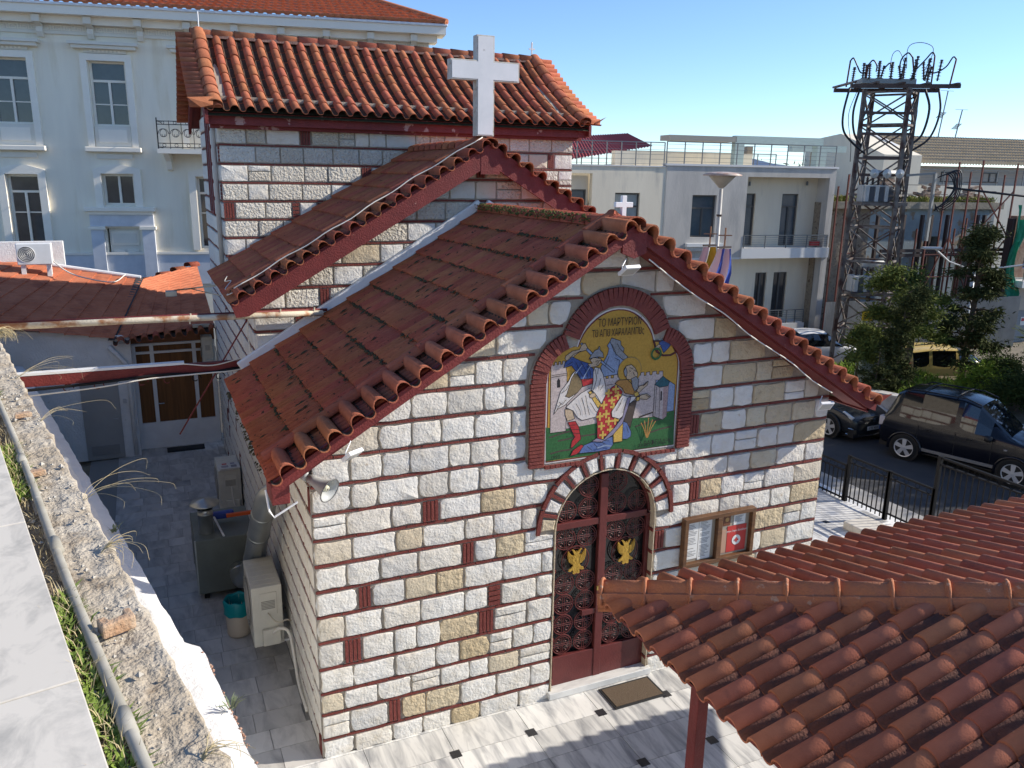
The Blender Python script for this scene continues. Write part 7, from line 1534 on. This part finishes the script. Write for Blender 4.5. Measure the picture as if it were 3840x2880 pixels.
for i, (x, y, r, h, m_, lab) in enumerate(((21.6,7.7,.9,1.15,LEAF,'sunlit green shrub behind the dark car roof'),(22.3,7.6,1.0,1.3,LEAFD,'dark rounded shrub beneath the conifer'),(21.2,6.2,1.1,1.2,LEAFD,'dark shrub above the rear of the dark suv'),(22.6,5.5,1.2,1.5,LEAFD,'dark shrub above the roof of the dark suv'),(24.2,6.6,1.2,1.6,LEAFD,'dark shrub at the right picture edge'),(19.3,7.5,.6,.35,LEAF,'low bright shrub at the pine foot'))):
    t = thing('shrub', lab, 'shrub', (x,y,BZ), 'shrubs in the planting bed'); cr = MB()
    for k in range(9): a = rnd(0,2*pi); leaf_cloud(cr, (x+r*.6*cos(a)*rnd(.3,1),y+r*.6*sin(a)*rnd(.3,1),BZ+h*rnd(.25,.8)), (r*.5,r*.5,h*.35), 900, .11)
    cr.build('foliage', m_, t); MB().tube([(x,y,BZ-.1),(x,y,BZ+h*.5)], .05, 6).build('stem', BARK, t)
for (x, y, s, lab) in ((24.6,8.2,1.1,'spiky palm beside the roller shutter'),(22.4,4.6,1.0,'spiky dark palm at the right edge above the suv')):
    t = thing('palm', lab, 'palm', (x,y,BZ)); fr = MB(); ht = 1.2*s
    for k in range(26):
        a = rnd(0,2*pi); e = rnd(.0,1.1); L_ = rnd(.7,1.1)*s; d = V((cos(a)*cos(e),sin(a)*cos(e),sin(e))); c = V((x,y,BZ+ht)); rib = [c+d*L_*u-Z_*.35*u*u*L_ for u in (0,.3,.6,1)]
        for q in range(14): u = .2+.8*q/13; p = rib[0].lerp(rib[3],u)+Z_*.2*u*(1-u); sdir = d.cross(Z_).normalized(); 
        for q in range(14):
            u = .2+.8*q/13; p = c+d*L_*u-Z_*.35*u*u*L_
            for sg in (1,-1): sd_ = (d.cross(Z_).normalized()*sg+d*.7).normalized(); fr.add([p, p+sd_*.26*s*(1-u*.6)+d*.01, p+d*.03], [(0,1,2)])
    fr.build('fronds', LEAFD, t); MB().tube([(x,y,BZ-.1),(x,y,BZ+ht)], [.12,.09], 8).build('trunk', BARK, t)
# green cabinet
cb = thing('utility_cabinet', 'pale green sheet metal cabinet beside the saplings', 'cabinet', (18.9,9.15,BZ)); CBM = mat('pale_green_paint',(.34,.40,.35),(.28,.34,.30),.5,ns=3); CU = V((.87,-.49,0)); CN = V((-.49,-.87,0))
c = V((18.95,9.35,0)); body = MB().ob(c,CU,CN,Z_,-.52,.52,-.3,.3,BZ-.05,BZ+1.35).build('casing', CBM, cb, bevel=.01); MB().ob(c,CU,CN,Z_,-.57,.57,-.36,.36,BZ+1.35,BZ+1.43).build('lid', CBM, cb, bevel=.01); MB().ob(c,CU,CN,Z_,-.005,.005,.3,.306,BZ+.05,BZ+1.3).build('door_seam', PLB, body); MB().ob(c,CU,CN,Z_,.05,.12,.3,.33,BZ+.6,BZ+.75).build('handle', PLB, body)
# ================================================================ trees behind the rooftops and pines added unseen beyond the right edge to shade the street
random.seed(41)
for (x, y, z, r, lab) in ((30.5,30,3.5,3.2,'round green tree seen through the roof terrace frame'),(34.5,31,3.3,3.0,'green tree behind the pylon above the ruin')):
    tree('distant_tree', lab, (x,y,GZ), [(0,0,0),(0,0,z),(0,0,z+2)], [((rnd(-r,r)*.7,rnd(-r,r)*.6,z+rnd(.2,3.9)),(rnd(.7,1.2),)*3) for k in range(16)], mat('distant_leaf_%d' % int(x),(.09,.12,.035),(.13,.15,.05),.7,ns=1.5), 7000, .30, .25)
random.seed(43)
for (x, y, h, r, lab) in ((27.5,1.8,10.5,2.6,'unseen tall pine added beyond the right edge to shade the street'),(25.5,-3.4,9.5,2.5,'unseen tall pine added right of the canopy for shade'),(24.0,4.6,7.8,1.8,'shade tree added at the right edge behind the dark suv')):
    tree('shading_pine', lab, (x,y,GZ), [(0,0,0),(.1,0,h*.5),(0,.1,h*.95)], [((rnd(-r,r)*.75,rnd(-r,r)*.75,h*rnd(.28,1)),(rnd(.7,1.2),rnd(.7,1.2),rnd(.5,.9))) for k in range(24)], PINED, 14000, .24, .22)
